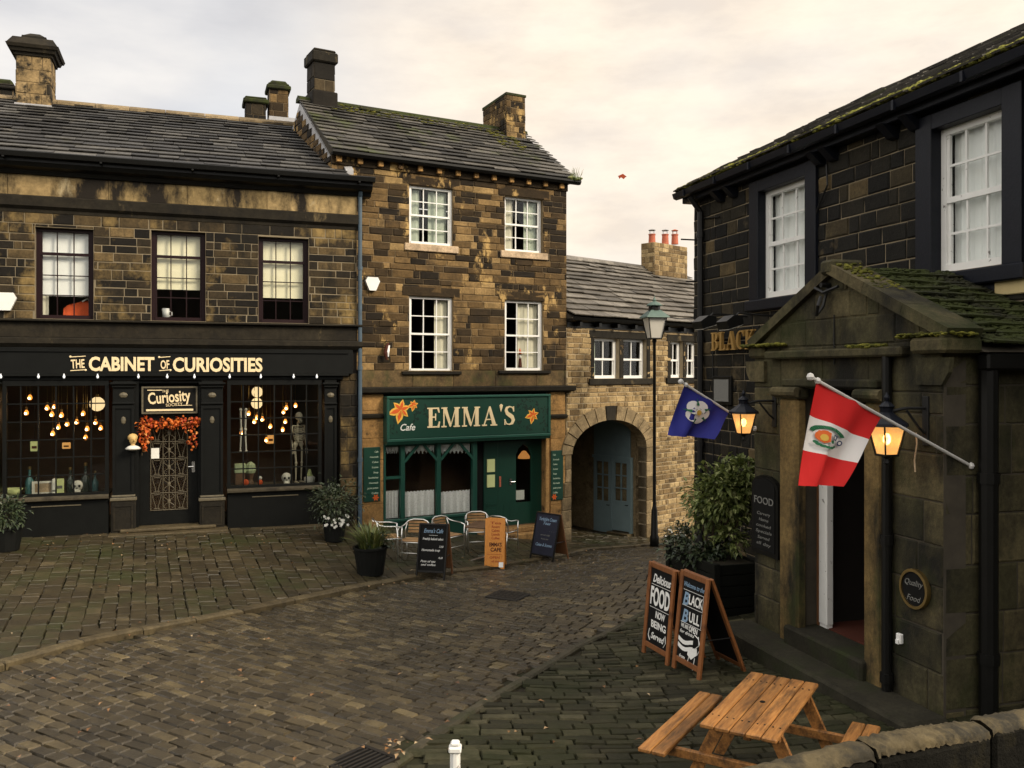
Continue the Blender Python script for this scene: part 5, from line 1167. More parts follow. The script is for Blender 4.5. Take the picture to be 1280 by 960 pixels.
# porch: front wall of big ashlar blocks
V_ = VP_; yf = -V_
zev_p = S.z(960, 436, V_); zapx = S.z(1045, 340, V_); um = (uL + uR) / 2; um = S.u(1045, V_)
zc0, zc1 = S.z(1040, 487, V_), S.z(1040, 432, V_)
zpl = S.z(930, 795, V_)
k, m2 = stone_wall(uL, uR, zb, zc0, (.36, .5), (.5, .9), [dO], yf, .016, .01, .012, .004); m_all = m2
k2, m2 = stone_wall(uL, uR, zc0 + .002, zc1, (.5, .6), (.7, 1.2), [], yf, .016, .008, .01, .004); k.add(k2.v, k2.f); m_all.add(m2.v, m2.f)
z = zc1
while z < zapx - .1:
    h = min(.3, zapx - z); f = 1 - (z + h * .5 - zc1) / (zapx - zc1); a = um - (um - uL) * f; b = um + (uR - um) * f
    k2, m2 = stone_wall(a, b, z + .002, z + h, (h, h), (.5, .9), [], yf, .016, .008, .01, .004); k.add(k2.v, k2.f); m_all.add(m2.v, m2.f); z += h
# right return
rw = MB(); k2, m2 = stone_wall(0, V_ - .02, zb, zc1 - .1, (.36, .5), (.5, .9), [], 0, .014, .01, .012, .004)
T = lambda v: (uR - .012 - v[1], yf + .01 + v[0], v[2])
k.add([T(v) for v in k2.v], k2.f); m_all.add([T(v) for v in m2.v], m2.f)
k2, m2 = stone_wall(0, V_ - .02, zb, zc1 - .1, (.36, .5), (.5, .9), [], 0, .014, .01, .012, .004)
T = lambda v: (uL + .012 + v[1], -v[0], v[2])
k.add([T(v) for v in k2.v], k2.f); m_all.add([T(v) for v in m2.v], m2.f)
pw = k.build('porch_wall', 'porch_stone', pub, PM); m_all.build('porch_core', 'mortar_dark', pub, PM)
k = MB(); k.prism([(uL + .02, zc1), (uR - .02, zc1), (um, zapx - .01)], yf - .006, yf + .24); k.build('gable_core', 'porch_stone', pub, PM)
# copings
def rake(x0, z0, x1, z1, y0, y1, th, mat, par, nm='coping'):
    k = MB(); dx, dz = x1 - x0, z1 - z0; l = math.hypot(dx, dz); n = (-dz / l, dx / l) if dx > 0 else (dz / l, -dx / l)
    q = 3
    for i in range(q):
        p, r = ((x0 + dx * (i + .004) / q, z0 + dz * (i + .004) / q), (x0 + dx * (i + .996) / q, z0 + dz * (i + .996) / q))
        pts = [p, r, (r[0] + n[0] * th, r[1] + n[1] * th), (p[0] + n[0] * th, p[1] + n[1] * th)]
        k.prism(pts if dx > 0 else pts[::-1], y0, y1)
    return k.build(nm, mat, par, PM)
ov = .12; zk = zc1 + .02
rake(uL - .02, zk - .02, um, zapx - .02, yf - .08, yf + .28, .12, 'porch_stone', pub); rake(uR + .14, zk - .02, um, zapx - .02, yf - .13, yf + .28, .12, 'porch_stone', pub)
k = MB(); k.bbox(um - .12, um + .12, yf - .135, yf + .285, zapx - .03, zapx + .13, .03)
for a, s in ((uL, -1), (uR, 1)):
    x_a, x_b = sorted((a + s * (.17 if s > 0 else .05), a - s * .3)); k.bbox(x_a, x_b, yf - (.15 if s > 0 else .08), yf + .3, zc1 - .12, zc1 + .03, .03)
    k.prism([(a - s * .3, zc1 - .16), (a + s * .14, zc1 - .16), (a + s * .12, zc1 - .3), (a + s * .03, zc1 - .42), (a - s * .3, zc1 - .42)][::(1 if s < 0 else -1)], yf - .06, yf - .012)
k.bbox(uL + .42, uR - .42, yf - .14, yf + .1, zc1 - .14, zc1 - .04, .02)
k.build('kneeler', 'porch_stone', pub, PM)
for n_, f_ in ((420, lambda: (rr(uL - .15, uL + .75), yf - rr(.0, .14), zc1 + .03 + rr(-.005, .02))), (320, lambda: (rr(um + .35, um + .85), yf - rr(.02, .13), zc1 - .035 + rr(-.005, .02))),
               (420, lambda: (uR + rr(-.45, .19), yf - rr(-.2, .15), zc1 + .05 + rr(-.01, .02)))):
    k = MB(); moss_lumps(k, [f_() for _ in range(n_)], (.01, .03), .6); tag(k.build('moss', 'moss', pub, PM), kind='stuff')
k = MB(); P = []
for _ in range(120): t = R(); P.append((um + .03 + (uR - um) * t * .5, yf + rr(-.08, .25), zapx - (zapx - zk) * t * .5 + .12))
moss_lumps(k, P, (.01, .03), .6); tag(k.build('moss', 'moss', pub, PM), kind='stuff')
# roof slopes
for s, a in ((-1, uL), (1, uR)):
    ov_ = .22; slope = Vector((-s * (abs(um - a) + ov_), 0, zapx - zk + .1)); l = slope.length
    k = MB(); slates(k, (a + s * ov_, yf + .29 if s > 0 else -.02, zk - .1), (0, 1 if s > 0 else -1, 0), slope, V_ - .31, l, exp=.2, wid=(.22, .45), th=.022, jit=2.2); r_ = k.build('porch_roof', 'moss_slate', pub, PM)
    if s > 0:
        k = MB(); P = []; sl_ = slope.normalized(); nn = Vector((.5, 0, .86))
        for _ in range(2400):
            t = l * R(); y = rr(yf + .3, -.03); P.append((a + ov_ + sl_.x * t, y, zk - .1 + sl_.z * t + .055))
        moss_lumps(k, P, (.012, .04), .5); tag(k.build('moss', 'moss_slate', r_, PM), kind='stuff')
k = MB(); k.prism([(uL - .2, zk - .13), (uR + .2, zk - .13), (um, zapx - .03)], yf + .28, -.03); k.build('roof_deck', 'mortar_dark', pub, PM)
k = MB(); k.bbox(uR + .06, uR + .2, yf + .32, -.03, zk - .3, zk - .14, .02); k.build('porch_gutter', 'black', pub, PM)
k = MB(); u_, y_ = uR + .1, yf + .42; k.tube([(u_, y_, zb), (u_, y_, zk - .25)], .085, 10)
for q in (.9, 2.6): k.tube([(u_, y_, q - .05), (u_, y_, q + .05)], .1, 10)
k.build('downpipe', 'black', pub, PM)
k = MB(); u_ = S.u(1110, V_ + .06); k.tube([(u_, yf - .075, zb), (u_, yf - .075, zc1 - .1)], .05, 10)
for q in (.5, 1.9, 3.2): k.tube([(u_, yf - .075, q - .05), (u_, yf - .075, q + .05)], .066, 10)
k.build('downpipe', 'black', pub, PM)
# door surround
for pa, pb in ((976, 999), (1081, 1104)):
    a, b = S.u(pa, V_ + .06), S.u(pb, V_ + .06); k = MB(); z = zb
    k.bbox(a, b, yf - .09, yf + .05, zpl - .3, zc0 - .12, .03); p = k.build('door_pilaster', 'porch_post', pub, PM)
    k = MB(); k.bbox(a - .06, b + .06, yf - .14, yf + .05, zc0 - .12, zc0 + .02, .03); k.tube([(a - .06, yf - .12, zc0 - .04), (b + .06, yf - .12, zc0 - .04)], .06, 10); k.build('capital', 'porch_stone', p, PM)
k = MB(); k.bbox(dO[0] - .25, dO[1] + .25, yf - .1, yf + .2, zc0 + .021, zc0 + .12, .02); k.build('lintel', 'porch_stone', pub, PM)
k = MB(); yb_ = yf + .5
k.box(dO[0] - .3, dO[0] - .001, yf + .252, -.3, zb, zc0 + .1); k.box(dO[1] + .001, dO[1] + .3, yf + .252, -.3, zb, zc0 + .1); k.box(dO[0] - .3, dO[1] + .3, -.29, -.03, zb, zc0 + .1); k.box(dO[0] - .3, dO[1] + .3, yf + .26, -.3, zc0 + .1, zc0 + .2); k.build('porch_lining', 'interior', pub, PM)
k = MB(); k.box(dO[0], dO[1], yf + .262, -.3, zb, tz(*S.W((dO[0] + dO[1]) / 2, V_ + .3, 0)[:2]) + .385); k.build('porch_floor', 'burnt', pub, PM)
vj = V_ - .22; a, b = S.u(1023, vj), S.u(1033, vj)
k = MB(); zf_ = tz(*S.W((dO[0] + dO[1]) / 2, V_ + .3, 0)[:2]) + .385; k.bbox(a, b, -vj, -vj + .1, zf_ + .03, zc0 - .05, .012); k.box(a + .01, b - .01, -vj + .012, -vj + .09, zf_ - .01, zf_ + .03); k.build('white_door_post', 'chipped', pub, PM)
k = MB(); k.box(dO[0] + .001, a - .002, -vj + .01, -vj + .06, zpl - .2, zc0); k.build('side_panel', 'backwood', pub, PM)
k = MB(); k.tube([(a + .5, -vj + .1, S.z(1062, 494, vj)), (a + .8, -vj - .1, S.z(1075, 484, vj))], .015, 5); k.build('door_closer', 'chrome', pub, PM)
gd = tz(*S.W((dO[0] + dO[1]) / 2, V_ + .3, 0)[:2]); zfl = gd + .4
k = MB(); k.bbox(dO[0] - .12, dO[1] + .1, yf - .16, yf + .26, zb, zfl - .02, .025); k.bbox(uL - .1, uR + .08, yf - .52, yf + .0, zb, gd + .17, .03); k.build('step', 'step_stone', pub, PM)
# hook on the gable
k = MB(); u = S.u(1040, V_ + .02); z = S.z(1040, 372, V_)
k.tube([(u - .05, yf - .03, z + .15), (u - .05, yf - .1, z - .1), (u, yf - .22, z - .2), (u + .07, yf - .25, z - .1), (u + .05, yf - .2, z)], .02, 6); k.tube([(u - .2, yf - .1, z + .12), (u, yf - .13, z + .05), (u + .22, yf - .1, z + .1)], .018, 6); k.tube([(u - .05, yf + .0, z + .14), (u - .05, yf - .13, z + .14)], .03, 6)
k.tube([(u + .05, yf - .03, z - .2), (u + .05, yf - .03, z - .75)], .008, 5); k.build('iron_hook', 'iron', pub, PM)
# gilt name on the wall
t = thing('name_sign', 'gilt capital letters BLACK fixed along the pub wall left of the porch gable', 'sign', PM @ Matrix.Translation((S.u(892), -.03, S.z(900, 438))))
k = MB(); ua, ub = S.u(893, .08), S.u(948, .08); za, zc = S.z(905, 438, .08), S.z(905, 415, .08)
serif_text(k, 'BLACK', ua, za, ub - ua, zc - za, -.1, .05); k.build('lettering', 'gold_letter', t, PM)
k = MB(); k.box(ua, ub, -.099, -.08, za + .05, za + .08); k.box(ua, ub, -.099, -.08, zc - .12, zc - .09)
for i in range(4): x = ua + (ub - ua) * (i + .5) / 4; k.box(x - .02, x + .02, -.08, -.01, za + .05, za + .08)
k.build('rail', 'iron', t, PM)
for px, lab in ((884, 'black sign floodlight left of the gilt letters, near the drainpipe'), (916, 'black sign floodlight over the middle of the gilt letters')):
    v = .75; u, z = S.uz(px, 404, v); t = thing('floodlight', lab, 'lamp', PM @ Matrix.Translation((u, -v, z)))
    k = MB(); k.tube([(u, -.01, z + .12), (u, -v + .1, z + .16), (u, -v, z + .06)], .016, 6); k.build('arm', 'iron', t, PM)
    k = MB(); k.xprism([(-v - .16, z - .1), (-v + .1, z - .02), (-v + .08, z + .1), (-v - .06, z + .12), (-v - .2, z + .02)], u - .16, u + .16); k.build('hood', 'black', t, PM)
    k = MB(); k.add([(u - .15, -v - .15, z - .11), (u + .15, -v - .15, z - .11), (u + .15, -v + .09, z - .035), (u - .15, -v + .09, z - .035), (u - .15, -v - .15, z - .1), (u + .15, -v - .15, z - .1), (u + .15, -v + .09, z - .025), (u - .15, -v + .09, z - .025)], [(3, 2, 1, 0), (4, 5, 6, 7), (0, 1, 5, 4), (1, 2, 6, 5), (2, 3, 7, 6), (3, 0, 4, 7)]); k.build('lens', 'opal', t, PM)
# notice case
t = thing('notice_case', 'slim dark framed notice case on the pub wall under the gilt letters', 'notice board', PM @ Matrix.Translation((S.u(902), -.03, S.z(902, 505))))
a, b, c, d = S.rect(891, 470, 914, 506, .06); k = MB(); k.bbox(a, b, -.07, -.022, c, d, .01); k.build('frame', 'black', t, PM); k = MB(); k.box(a + .07, b - .07, -.078, -.0702, c + .06, d - .06); k.build('panel', 'greychalk', t, PM)
# FOOD board with arched head on the porch's left pier
a, b = S.u(942, V_ + .04), S.u(975, V_ + .04); c, d = S.z(958, 694, V_ + .04), S.z(958, 594, V_ + .04); um_, rad = (a + b) / 2, (b - a) / 2
t = thing('food_board', 'tall black board with arched head reading FOOD on the porch pier', 'sign', PM @ Matrix.Translation((um_, yf - .02, c)))
def archp(r_, lo): return [(um_ - r_, lo), (um_ + r_, lo)] + [(um_ + r_ * math.cos(q * PI / 10), d - rad * .55 + r_ * .55 * math.sin(q * PI / 10)) for q in range(11)]
k = MB(); k.prism(archp(rad, c), yf - .07, yf - .018); k.build('frame', 'black', t, PM); k = MB(); k.prism(archp(rad - .06, c + .06), yf - .08, yf - .0702); k.build('panel', 'blackmat', t, PM)
k = MB(); H = d - c
text(k, 'FOOD', um_, d - H * .36, rad * 1.45, H * .09, .004, yf - .08, 0, .01)
for i, (s, w) in enumerate((('Carvery', 1.0), ('Home', .7), ('cooked', 1.1), ('Specials', 1.2), ('Served', .9), ('all day', 1.1))): text(k, s, um_, d - H * (.5 + .075 * i), rad * w, H * .04, .003, yf - .08, .15)
k.build('lettering', 'greychalk', t, PM)
# round plaque
u, z = S.uz(1143.5, 736, V_ + .04); t = thing('round_plaque', 'round black plaque with wooden rim reading Quality Food on the porch', 'sign', PM @ Matrix.Translation((u, yf - .02, z - .2)))
rw_ = (S.u(1161, V_ + .04) - S.u(1126, V_ + .04)) / 2; rh_ = S.z(1143, 711, V_ + .04) - z
def ell(f, n=32): return [(u + rw_ * f * math.cos(2 * PI * i / n), z + rh_ * f * math.sin(2 * PI * i / n)) for i in range(n)]
k = MB(); o_, i_ = ell(1), ell(.86)
for i in range(32): j = (i + 1) % 32; k.prism([o_[i], i_[i], i_[j], o_[j]], yf - .065, yf - .018)
k.build('rim', 'brass', t, PM); k = MB(); k.prism(ell(.86), yf - .05, yf - .018); k.build('panel', 'blackmat', t, PM)
for s_, dz_, w_ in (('Quality', .03, 1.3), ('Food', -.12, 1.0)): k = MB(); text(k, s_, u, z + dz_, rw_ * w_, rh_ * .3, .004, yf - .05, .35, 0); k.build('lettering', 'greychalk', t, PM)
u, z = S.uz(1125.5, 798, V_ + .03); k = MB(); k.bbox(u - .035, u + .035, yf - .06, yf - .018, z - .05, z + .05, .008); k.box(u - .02, u + .02, yf - .075, yf - .0601, z - .05, z - .01)
tag(k.build('outlet_box', 'white', None, PM), 'small white outlet box low on the porch wall', 'outlet box')

# lanterns
def lantern(px, py, hpx, label):
    v = V_ + .42; u, z = S.uz(px, py, v); Y = S.W(u, v, 0).y; h = hpx * Y / F
    t = thing('wall_lantern', label, 'lantern', PM @ Matrix.Translation((u, -v, z)))
    s = h / .62; c = (u, -v, z); q = PI / 4
    k = MB(); k.lathe([(.075 * s, 0), (.115 * s, 0), (.115 * s, .02 * s), (.03 * s, .02 * s)], c, 4, 0, q)
    for i in range(4):
        an = q + i * PI / 2; k.tube([(u + .105 * s * math.cos(an), -v + .105 * s * math.sin(an), z + .01), (u + .178 * s * math.cos(an), -v + .178 * s * math.sin(an), z + .3 * s)], .009 * s, 5)
    k.lathe([(.01, -.09 * s), (.03 * s, -.07 * s), (.02 * s, -.03 * s), (.06 * s, .0)], c, 10)
    k.build('frame', 'black', t, PM)
    k = MB(); k.lathe([(.094 * s, .021 * s), (.166 * s, .3 * s)], c, 4, 0, q); k.build('glass_panes', 'amber', t, PM)
    k = MB(); k.ball((u, -v, z + .17 * s), .04 * s, 10, 0, (1, 1, 1.5)); k.build('bulb', 'lampbulb', t, PM)
    k = MB(); k.lathe([(.17 * s, .3 * s), (.215 * s, .3 * s), (.21 * s, .33 * s), (.07 * s, .43 * s), (.06 * s, .44 * s), (.065 * s, .48 * s), (.08 * s, .5 * s), (.05 * s, .53 * s), (.02 * s, .55 * s), (.025 * s, .57 * s), (.03 * s, .59 * s), (.005, .64 * s)], c, 4 if False else 8, 0, PI / 8); k.build('hood', 'navy', t, PM)
    k = MB(); k.tube([(u, -v, z + .44 * s), (u + .02, -v + .2, z + .48 * s), (u + .06, -V_ - .02, z + .48 * s)], .016, 6); k.tube([(u + .06, -V_ - .01, z + .2 * s), (u + .06, -V_ - .1, z + .28 * s), (u + .03, -v + .2, z + .46 * s)], .012, 6); k.bbox(u + .02, u + .1, -V_ - .035, -V_ - .012, z + .1 * s, z + .6 * s, .005); k.build('bracket', 'iron', t, PM)
    return t
lantern(929.5, 543, 54, 'small lit lantern on the left porch pier, between blue flag and porch')
lantern(1108.5, 570, 77, 'large lit lantern right of the porch doorway, beside the red flag')

# flags: cloth hung from a slanting pole
def flag(nm, label, base, tip, s0, s1, corners, nrow, ncol, matfn, mats, art=None):
    base, tip = Vector(base), Vector(tip); t = thing(nm, label, 'flag', Matrix.Translation(base))
    k = MB(); k.tube([base, tip], .016, 8); k.ball(tip, .035, 8); d = (tip - base).normalized(); k.ball(tip - d * .09, .03, 8); k.ball(base + d * .02, .035, 8); k.build('pole', 'polewhite', t)
    A, B = base.lerp(tip, s1), base.lerp(tip, s0); Cc, D = Vector(corners[0]), Vector(corners[1])      # A,B on the pole, C below A, D below B
    nm_ = (B - A).cross(Cc - A).normalized()
    def pt(s, q, off=0): p = A.lerp(B, s).lerp(Cc.lerp(D, s), q); return p + nm_ * (off + .045 * (.25 + q) * math.sin(9 * s + 2.6 * q) + .02 * (.2 + q) * math.sin(19 * s - 2.2 * q) - .0 * q)
    k = MB(); n = ncol + 1
    for off in (-.002, .002):
        o = len(k.v); k.v += [tuple(pt(i / ncol, j / nrow, off)) for j in range(nrow + 1) for i in range(n)]
        for j in range(nrow):
            for i in range(ncol):
                f = (o + j * n + i, o + j * n + i + 1, o + (j + 1) * n + i + 1, o + (j + 1) * n + i); k.f.append(f if off > 0 else f[::-1]); k.m.append(matfn((i + .5) / ncol, (j + .5) / nrow))
    if art:
        for side_ in (1, -1):
            for e, (poly, mi) in enumerate(art):
                o = len(k.v); k.v += [tuple(pt(a, b, side_ * (.012 + e * .0012))) for a, b in poly]; k.f.append(tuple(range(o, o + len(poly)))); k.m.append(mi)
    k.build('cloth', mats, t, None, True); return t
def blob(cx, cy, rx, ry, a0=0, a1=360, n=14, inner=0):
    o = [(cx + rx * math.cos(math.radians(a0 + (a1 - a0) * i / n)), cy + ry * math.sin(math.radians(a0 + (a1 - a0) * i / n))) for i in range(n + 1)]
    return o
EB = []
for i in range(8):   # curved green wreath top, shield, side circles, laurel below
    a0, a1 = 190 + i * 18, 190 + (i + 1) * 18
    EB.append(([(.34 + r_ * .25 * math.cos(math.radians(q)), .475 + r_ * .085 * math.sin(math.radians(q))) for q, r_ in ((a0, .85), (a1, .85), (a1, 1.2), (a0, 1.2))], 2))
EB += [(blob(.22, .49, .08, .05), 3), (blob(.25, .47, .07, .045), 3), ([(.17, .44), (.32, .435), (.33, .53), (.25, .555), (.17, .53)], 3), (blob(.245, .5, .045, .035), 4),
       ([(.37, .44), (.47, .445), (.46, .5), (.38, .495)], 5), ([(.39, .455), (.43, .455), (.43, .485), (.39, .485)], 1), (blob(.55, .505, .055, .03), 5), (blob(.55, .505, .03, .017), 1), (blob(.36, .525, .035, .018), 2)]
for i in range(7): q = 40 + i * 17; EB.append((blob(.3 + .2 * math.cos(math.radians(q)), .515 + .075 * math.sin(math.radians(q)), .04, .014), 2))
pb = S.W(S.u(1180, V_), V_ - .32, 0)
base = (4.38, 8.44, CZ - .9); tip = at(1013, 471, 7.55)
bv = Vector(base); fr_ = lambda px: None
Cn, Dn = at(999, 607, 7.5), at(1047, 607, 7.75)
flag('striped_flag', 'red and white striped flag with a crest, hung before the porch door', base, tip, .585, .965, (Cn, Dn), 24, 16, lambda s, q: 0 if q < .34 or q > .66 else 1, ['red', 'flagwhite', 'flaggreen', 'flagorange', 'flagyellow', 'flagdark'], EB)
EB = [([(.28 + (a - .28) * .68, .49 + (b - .49) * .95) for a, b in p_], mi) for p_, mi in EB]
RS = []
for i in range(5): an = math.radians(-90 + i * 72 + 10); RS.append((blob(.42 + .13 * math.cos(an), .4 + .14 * math.sin(an), .13, .14), 1))
for i in range(5):
    an = math.radians(-54 + i * 72 + 10); RS.append(([(.42 + .15 * math.cos(an - .2), .4 + .16 * math.sin(an - .2)), (.42 + .3 * math.cos(an), .4 + .31 * math.sin(an)), (.42 + .15 * math.cos(an + .2), .4 + .16 * math.sin(an + .2))], 2))
    an = math.radians(-90 + i * 72 + 10); RS.append(([(.42 + .09 * math.cos(an + q), .4 + .1 * math.sin(an + q)) for q in (-.5, 0, .5)], 3))
RS.append((blob(.42, .4, .06, .065), 4))
base = S.W(uL + .03, V_ + .0, S.z(940, 536, V_)); tip = at(851, 477, 10.9)
flag('blue_flag', 'blue flag with a white rose, hung from a pole left of the porch', base, tip, .37, .95, (at(835, 544, 10.9), at(889, 548, 11.1)), 16, 16, lambda s, q: 0, ['blue', 'flagwhite', 'flaggreen', 'greychalk', 'flagyellow'], RS)
cd = thing('dangling_string', 'pale string dangling from the red flag pole against the porch wall', 'string', Matrix.Translation(at(1144, 590, 8.5)))
k = MB(); k.tube([at(1145, 541, 8.5), at(1146, 555, 8.5), at(1143, 575, 8.5), at(1144, 590, 8.5)], .008, 5); k.build('strand', 'emma_sill', cd)
# ------------------------------------------------------------------ street lamp
def G(x, y): return Vector((x, y, tz(x, y)))
p = at(818, 675, 22.0); p = G(p.x, p.y); Mx = Matrix.Translation(p)
sl_ = thing('street_lamp', 'tall black street lamp with verdigris copper lantern against the archway house', 'street lamp', Mx)
H = at(818, 424, 22.0).z - p.z; k = MB(); k.lathe([(.11, 0), (.11, .25), (.09, .3), (.075, .9), (.05, 1.0), (.042, 1.1), (.038, H - .1), (.06, H - .05), (.05, H)], (0, 0, 0), 12); k.build('post', 'black', sl_, Mx, True)
k = MB(); s = 1.0; q = PI / 4 + .2
k.lathe([(.2, 0), (.21, .015), (.2, .03)], (0, 0, H), 4, 0, q)
for i in range(4): an = q + i * PI / 2; k.tube([(.2 * math.cos(an), .2 * math.sin(an), H + .02), (.33 * math.cos(an), .33 * math.sin(an), H + .52)], .014, 5)
k.build('lantern_frame', 'black', sl_, Mx)
k = MB(); k.lathe([(.19, .031), (.315, .52)], (0, 0, H), 4, 0, q); k.build('lantern_panes', 'opal', sl_, Mx)
k = MB(); k.lathe([(.36, .52), (.42, .53), (.4, .56), (.2, .7), (.17, .72)], (0, 0, H), 4, 0, q); k.lathe([(.19, .82), (.2, .84), (.13, .9), (.04, .94), (.05, .97), (.02, 1.02), (.005, 1.07)], (0, 0, H), 12); hd = k.build('hood', 'verdigris', sl_, Mx)
k = MB(); k.lathe([(.15, .71), (.14, .83)], (0, 0, H), 12); k.build('vent_collar', 'black', hd, Mx)
k = MB(); k.tube([(.3, 0, H + .56), (.6, -.1, H + .5), (1.0, -.1, H + .5)], .014, 6); k.build('stay', 'iron', sl_, Mx)

# ------------------------------------------------------------------ boards on the street
def aboard(kind, label, pl, pr, depth, H, face, frame, fw, foot, backm, hd=None):
    """pl, pr: ground points of the front feet (left and right as seen); stands on four feet, hinged at the top"""
    pl, pr = Vector(pl), Vector(pr); w = (pr - pl).xy.length; ang = math.atan2(pr.y - pl.y, pr.x - pl.x); c = (pl + pr) / 2
    Mx = Matrix.Translation(G(c.x, c.y)) @ Matrix.Rotation(ang, 4, 'Z'); t = thing(kind, label, 'A-board', Mx)
    hd = depth / 2 if hd is None else hd; l = math.hypot(H, hd); a = math.atan2(hd, H); lb = math.hypot(H, depth - hd) - .005; a2 = math.atan2(depth - hd, H)
    FM = Mx @ Matrix.Rotation(-a, 4, 'X'); BM = Mx @ Matrix.Translation((0, depth, 0)) @ Matrix.Rotation(a2, 4, 'X')
    k = MB()
    if frame:
        k.bbox(-w / 2, -w / 2 + fw, -.035, 0, 0, l, .006); k.bbox(w / 2 - fw, w / 2, -.035, 0, 0, l, .006); k.bbox(-w / 2 + fw, w / 2 - fw, -.03, 0, l - fw, l, .006); k.bbox(-w / 2 + fw, w / 2 - fw, -.03, 0, foot, foot + fw, .006)
        k.build('frame', frame, t, FM)
        k = MB(); k.box(-w / 2 + fw * .9, w / 2 - fw * .9, -.016, -.004, foot + fw, l - fw); pn = k.build('panel', face, t, FM)
        k = MB(); k.bbox(-w / 2, -w / 2 + fw, 0, .035, 0, lb, .006); k.bbox(w / 2 - fw, w / 2, 0, .035, 0, lb, .006); k.bbox(-w / 2 + fw, w / 2 - fw, 0, .03, lb - fw, lb, .006); k.bbox(-w / 2 + fw, w / 2 - fw, 0, .03, foot, foot + fw, .006); rl = k.build('rear_leaf', backm, t, BM); k = MB(); k.box(-w / 2 + fw * .9, w / 2 - fw * .9, .006, .014, foot + fw, lb - fw); k.build('rear_panel', 'backwood' if backm == 'backwood' else 'blackmat', rl, BM)
    else:
        def leafp(): 
            return [(-w / 2, 0), (-w / 2 + .07, 0), (-w / 2 + .1, .04), (w / 2 - .1, .04), (w / 2 - .07, 0), (w / 2, 0), (w / 2, l - .02), (w / 2 - .03, l), (-w / 2 + .03, l), (-w / 2, l - .02)]
        k = MB(); k.prism(leafp(), -.018, 0); pn = k.build('panel', face, t, FM); k = MB(); k.prism(leafp(), .0, .018); k.build('rear_leaf', backm, t, BM)
    k = MB(); 
    for s in (-1, 1): k.tube([Mx @ Vector((s * (w / 2 - .03), hd * .4, H * .4)), Mx @ Vector((s * (w / 2 - .03), depth - (depth - hd) * .4, H * .4))], .008, 5)
    k.build('stay_chain', 'iron', t)
    return t, pn, FM, w, l
def chalk(par, FM, w, l, lines, mat, y=-.016, nm='lettering'):
    for s, x, z, ww, h, sh, bd in lines: k = MB(); text(k, s, x * w, z * l, ww * w, h * l, .003, y, sh, bd); k.build(nm, mat, par, FM)
def gp(px, py): return ground_at(px, py)
t, pn, FM, w, l = aboard('chalk_board', 'black chalk A-board beside the cafe chairs, leftmost of the three cafe boards', gp(519.5, 722), gp(556.5, 727), .5, .98, 'blackmat', 'black', .035, .12, 'backwood')
chalk(pn, FM, w, l, [("Emma's Cafe", 0, .83, .66, .075, .35, .012)], 'bluechalk')
chalk(pn, FM, w, l, [('~~~', 0, .77, .3, .04, 0, 0), ('Freshly baked cakes', 0, .7, .7, .045, .3, .004), ('3.50', .3, .57, .14, .035, .2, .004), ('Homemade soup', -.05, .5, .62, .045, .3, .004), ('4.20', .3, .37, .14, .035, .2, .004), ('Pots of tea', -.12, .3, .5, .04, .3, .004), ('and coffee', -.1, .24, .5, .04, .3, .004)], 'chalk')
t, pn, FM, w, l = aboard('wooden_board', 'orange varnished wooden A-board burnt with the cafe name', gp(605.5, 710), gp(630.5, 712), .36, .98, 'orangewood', None, 0, 0, 'orangewood')
chalk(pn, FM, w, l, [("EMMA'S", .04, .44, .62, .075, 0, .03), ('CAFE', .06, .34, .54, .075, 0, .03)], 'burnt', -.018)
k = MB()
for i in range(5): text(k, ['Tea', 'Room', 'Cakes', 'Lunch', 'Coffee'][i], .03 * w, l * (.88 - .075 * i), w * (.55 if i < 1 else .4), l * .05, .003, -.018, 0, .015)
text(k, 'OPEN', .0, l * .2, w * .5, l * .045, .003, -.018, 0, .01); text(k, 'all day', .05 * w, l * .13, w * .4, l * .04, .003, -.018, 0, .01); k.box(-w * .4, w * .36, -.021, -.018, l * .28, l * .285)
k.build('faint_lettering', 'red_letter', pn, FM)
k = MB(); k.box(w * .22, w * .44, -.022, -.018, .03, .13); k.build('sticker', 'net', pn, FM)
t, pn, FM, w, l = aboard('chalk_board', 'navy chalk A-board standing before the stone pier next to the archway', gp(662.5, 699), gp(692, 703), .5, .99, 'navyboard', 'black', .03, .1, 'backwood')
chalk(pn, FM, w, l, [('Yorkshire Cream', .02, .83, .72, .075, .35, .012), ('Teas', 0, .75, .3, .065, .35, .012), ('Cakes & Scones', 0, .3, .68, .065, .35, .01)], 'bluechalk')
chalk(pn, FM, w, l, [('. . .', .25, .62, .2, .04, 0, 0), ('served daily', 0, .52, .4, .035, .3, .003), ('from ten', 0, .44, .3, .035, .3, .003)], 'greychalk', nm='small_lettering')
# pub boards
t, pn, FM, w, l = aboard('pub_board', 'wood framed chalk A-board reading Delicious Food, standing left of its twin', gp(804.5, 817), gp(837, 834), .5, 1.15, 'blackmat', 'framewood', .065, .1, 'framewood', .11)
chalk(pn, FM, w, l, [('Delicious', .02, .8, .66, .09, .35, .02), ('FOOD', 0, .56, .72, .19, 0, .03), ('NOW', .06, .43, .36, .075, .1, .02), ('BEING', .02, .32, .56, .075, -.1, .02), ('Served', .02, .2, .5, .07, .3, .016)], 'chalk')
k = MB(); k.box(-w * .36, w * .36, -.019, -.016, l * .77, l * .774); k.box(-w * .36, w * .36, -.019, -.016, l * .525, l * .529)
for s in (-1, 1): k.tube([(s * w * .3, -.018, l * .29), (s * w * .33, -.018, l * .22), (s * w * .26, -.018, l * .17)], .006, 4)
k.build('chalk_lines', 'chalk', pn, FM)
t, pn, FM, w, l = aboard('pub_board', 'wood framed chalk A-board with a bull drawn on it, nearer the picnic table', gp(842, 836), gp(877, 853), .6, 1.16, 'blackmat', 'framewood', .065, .1, 'framewood', .13)
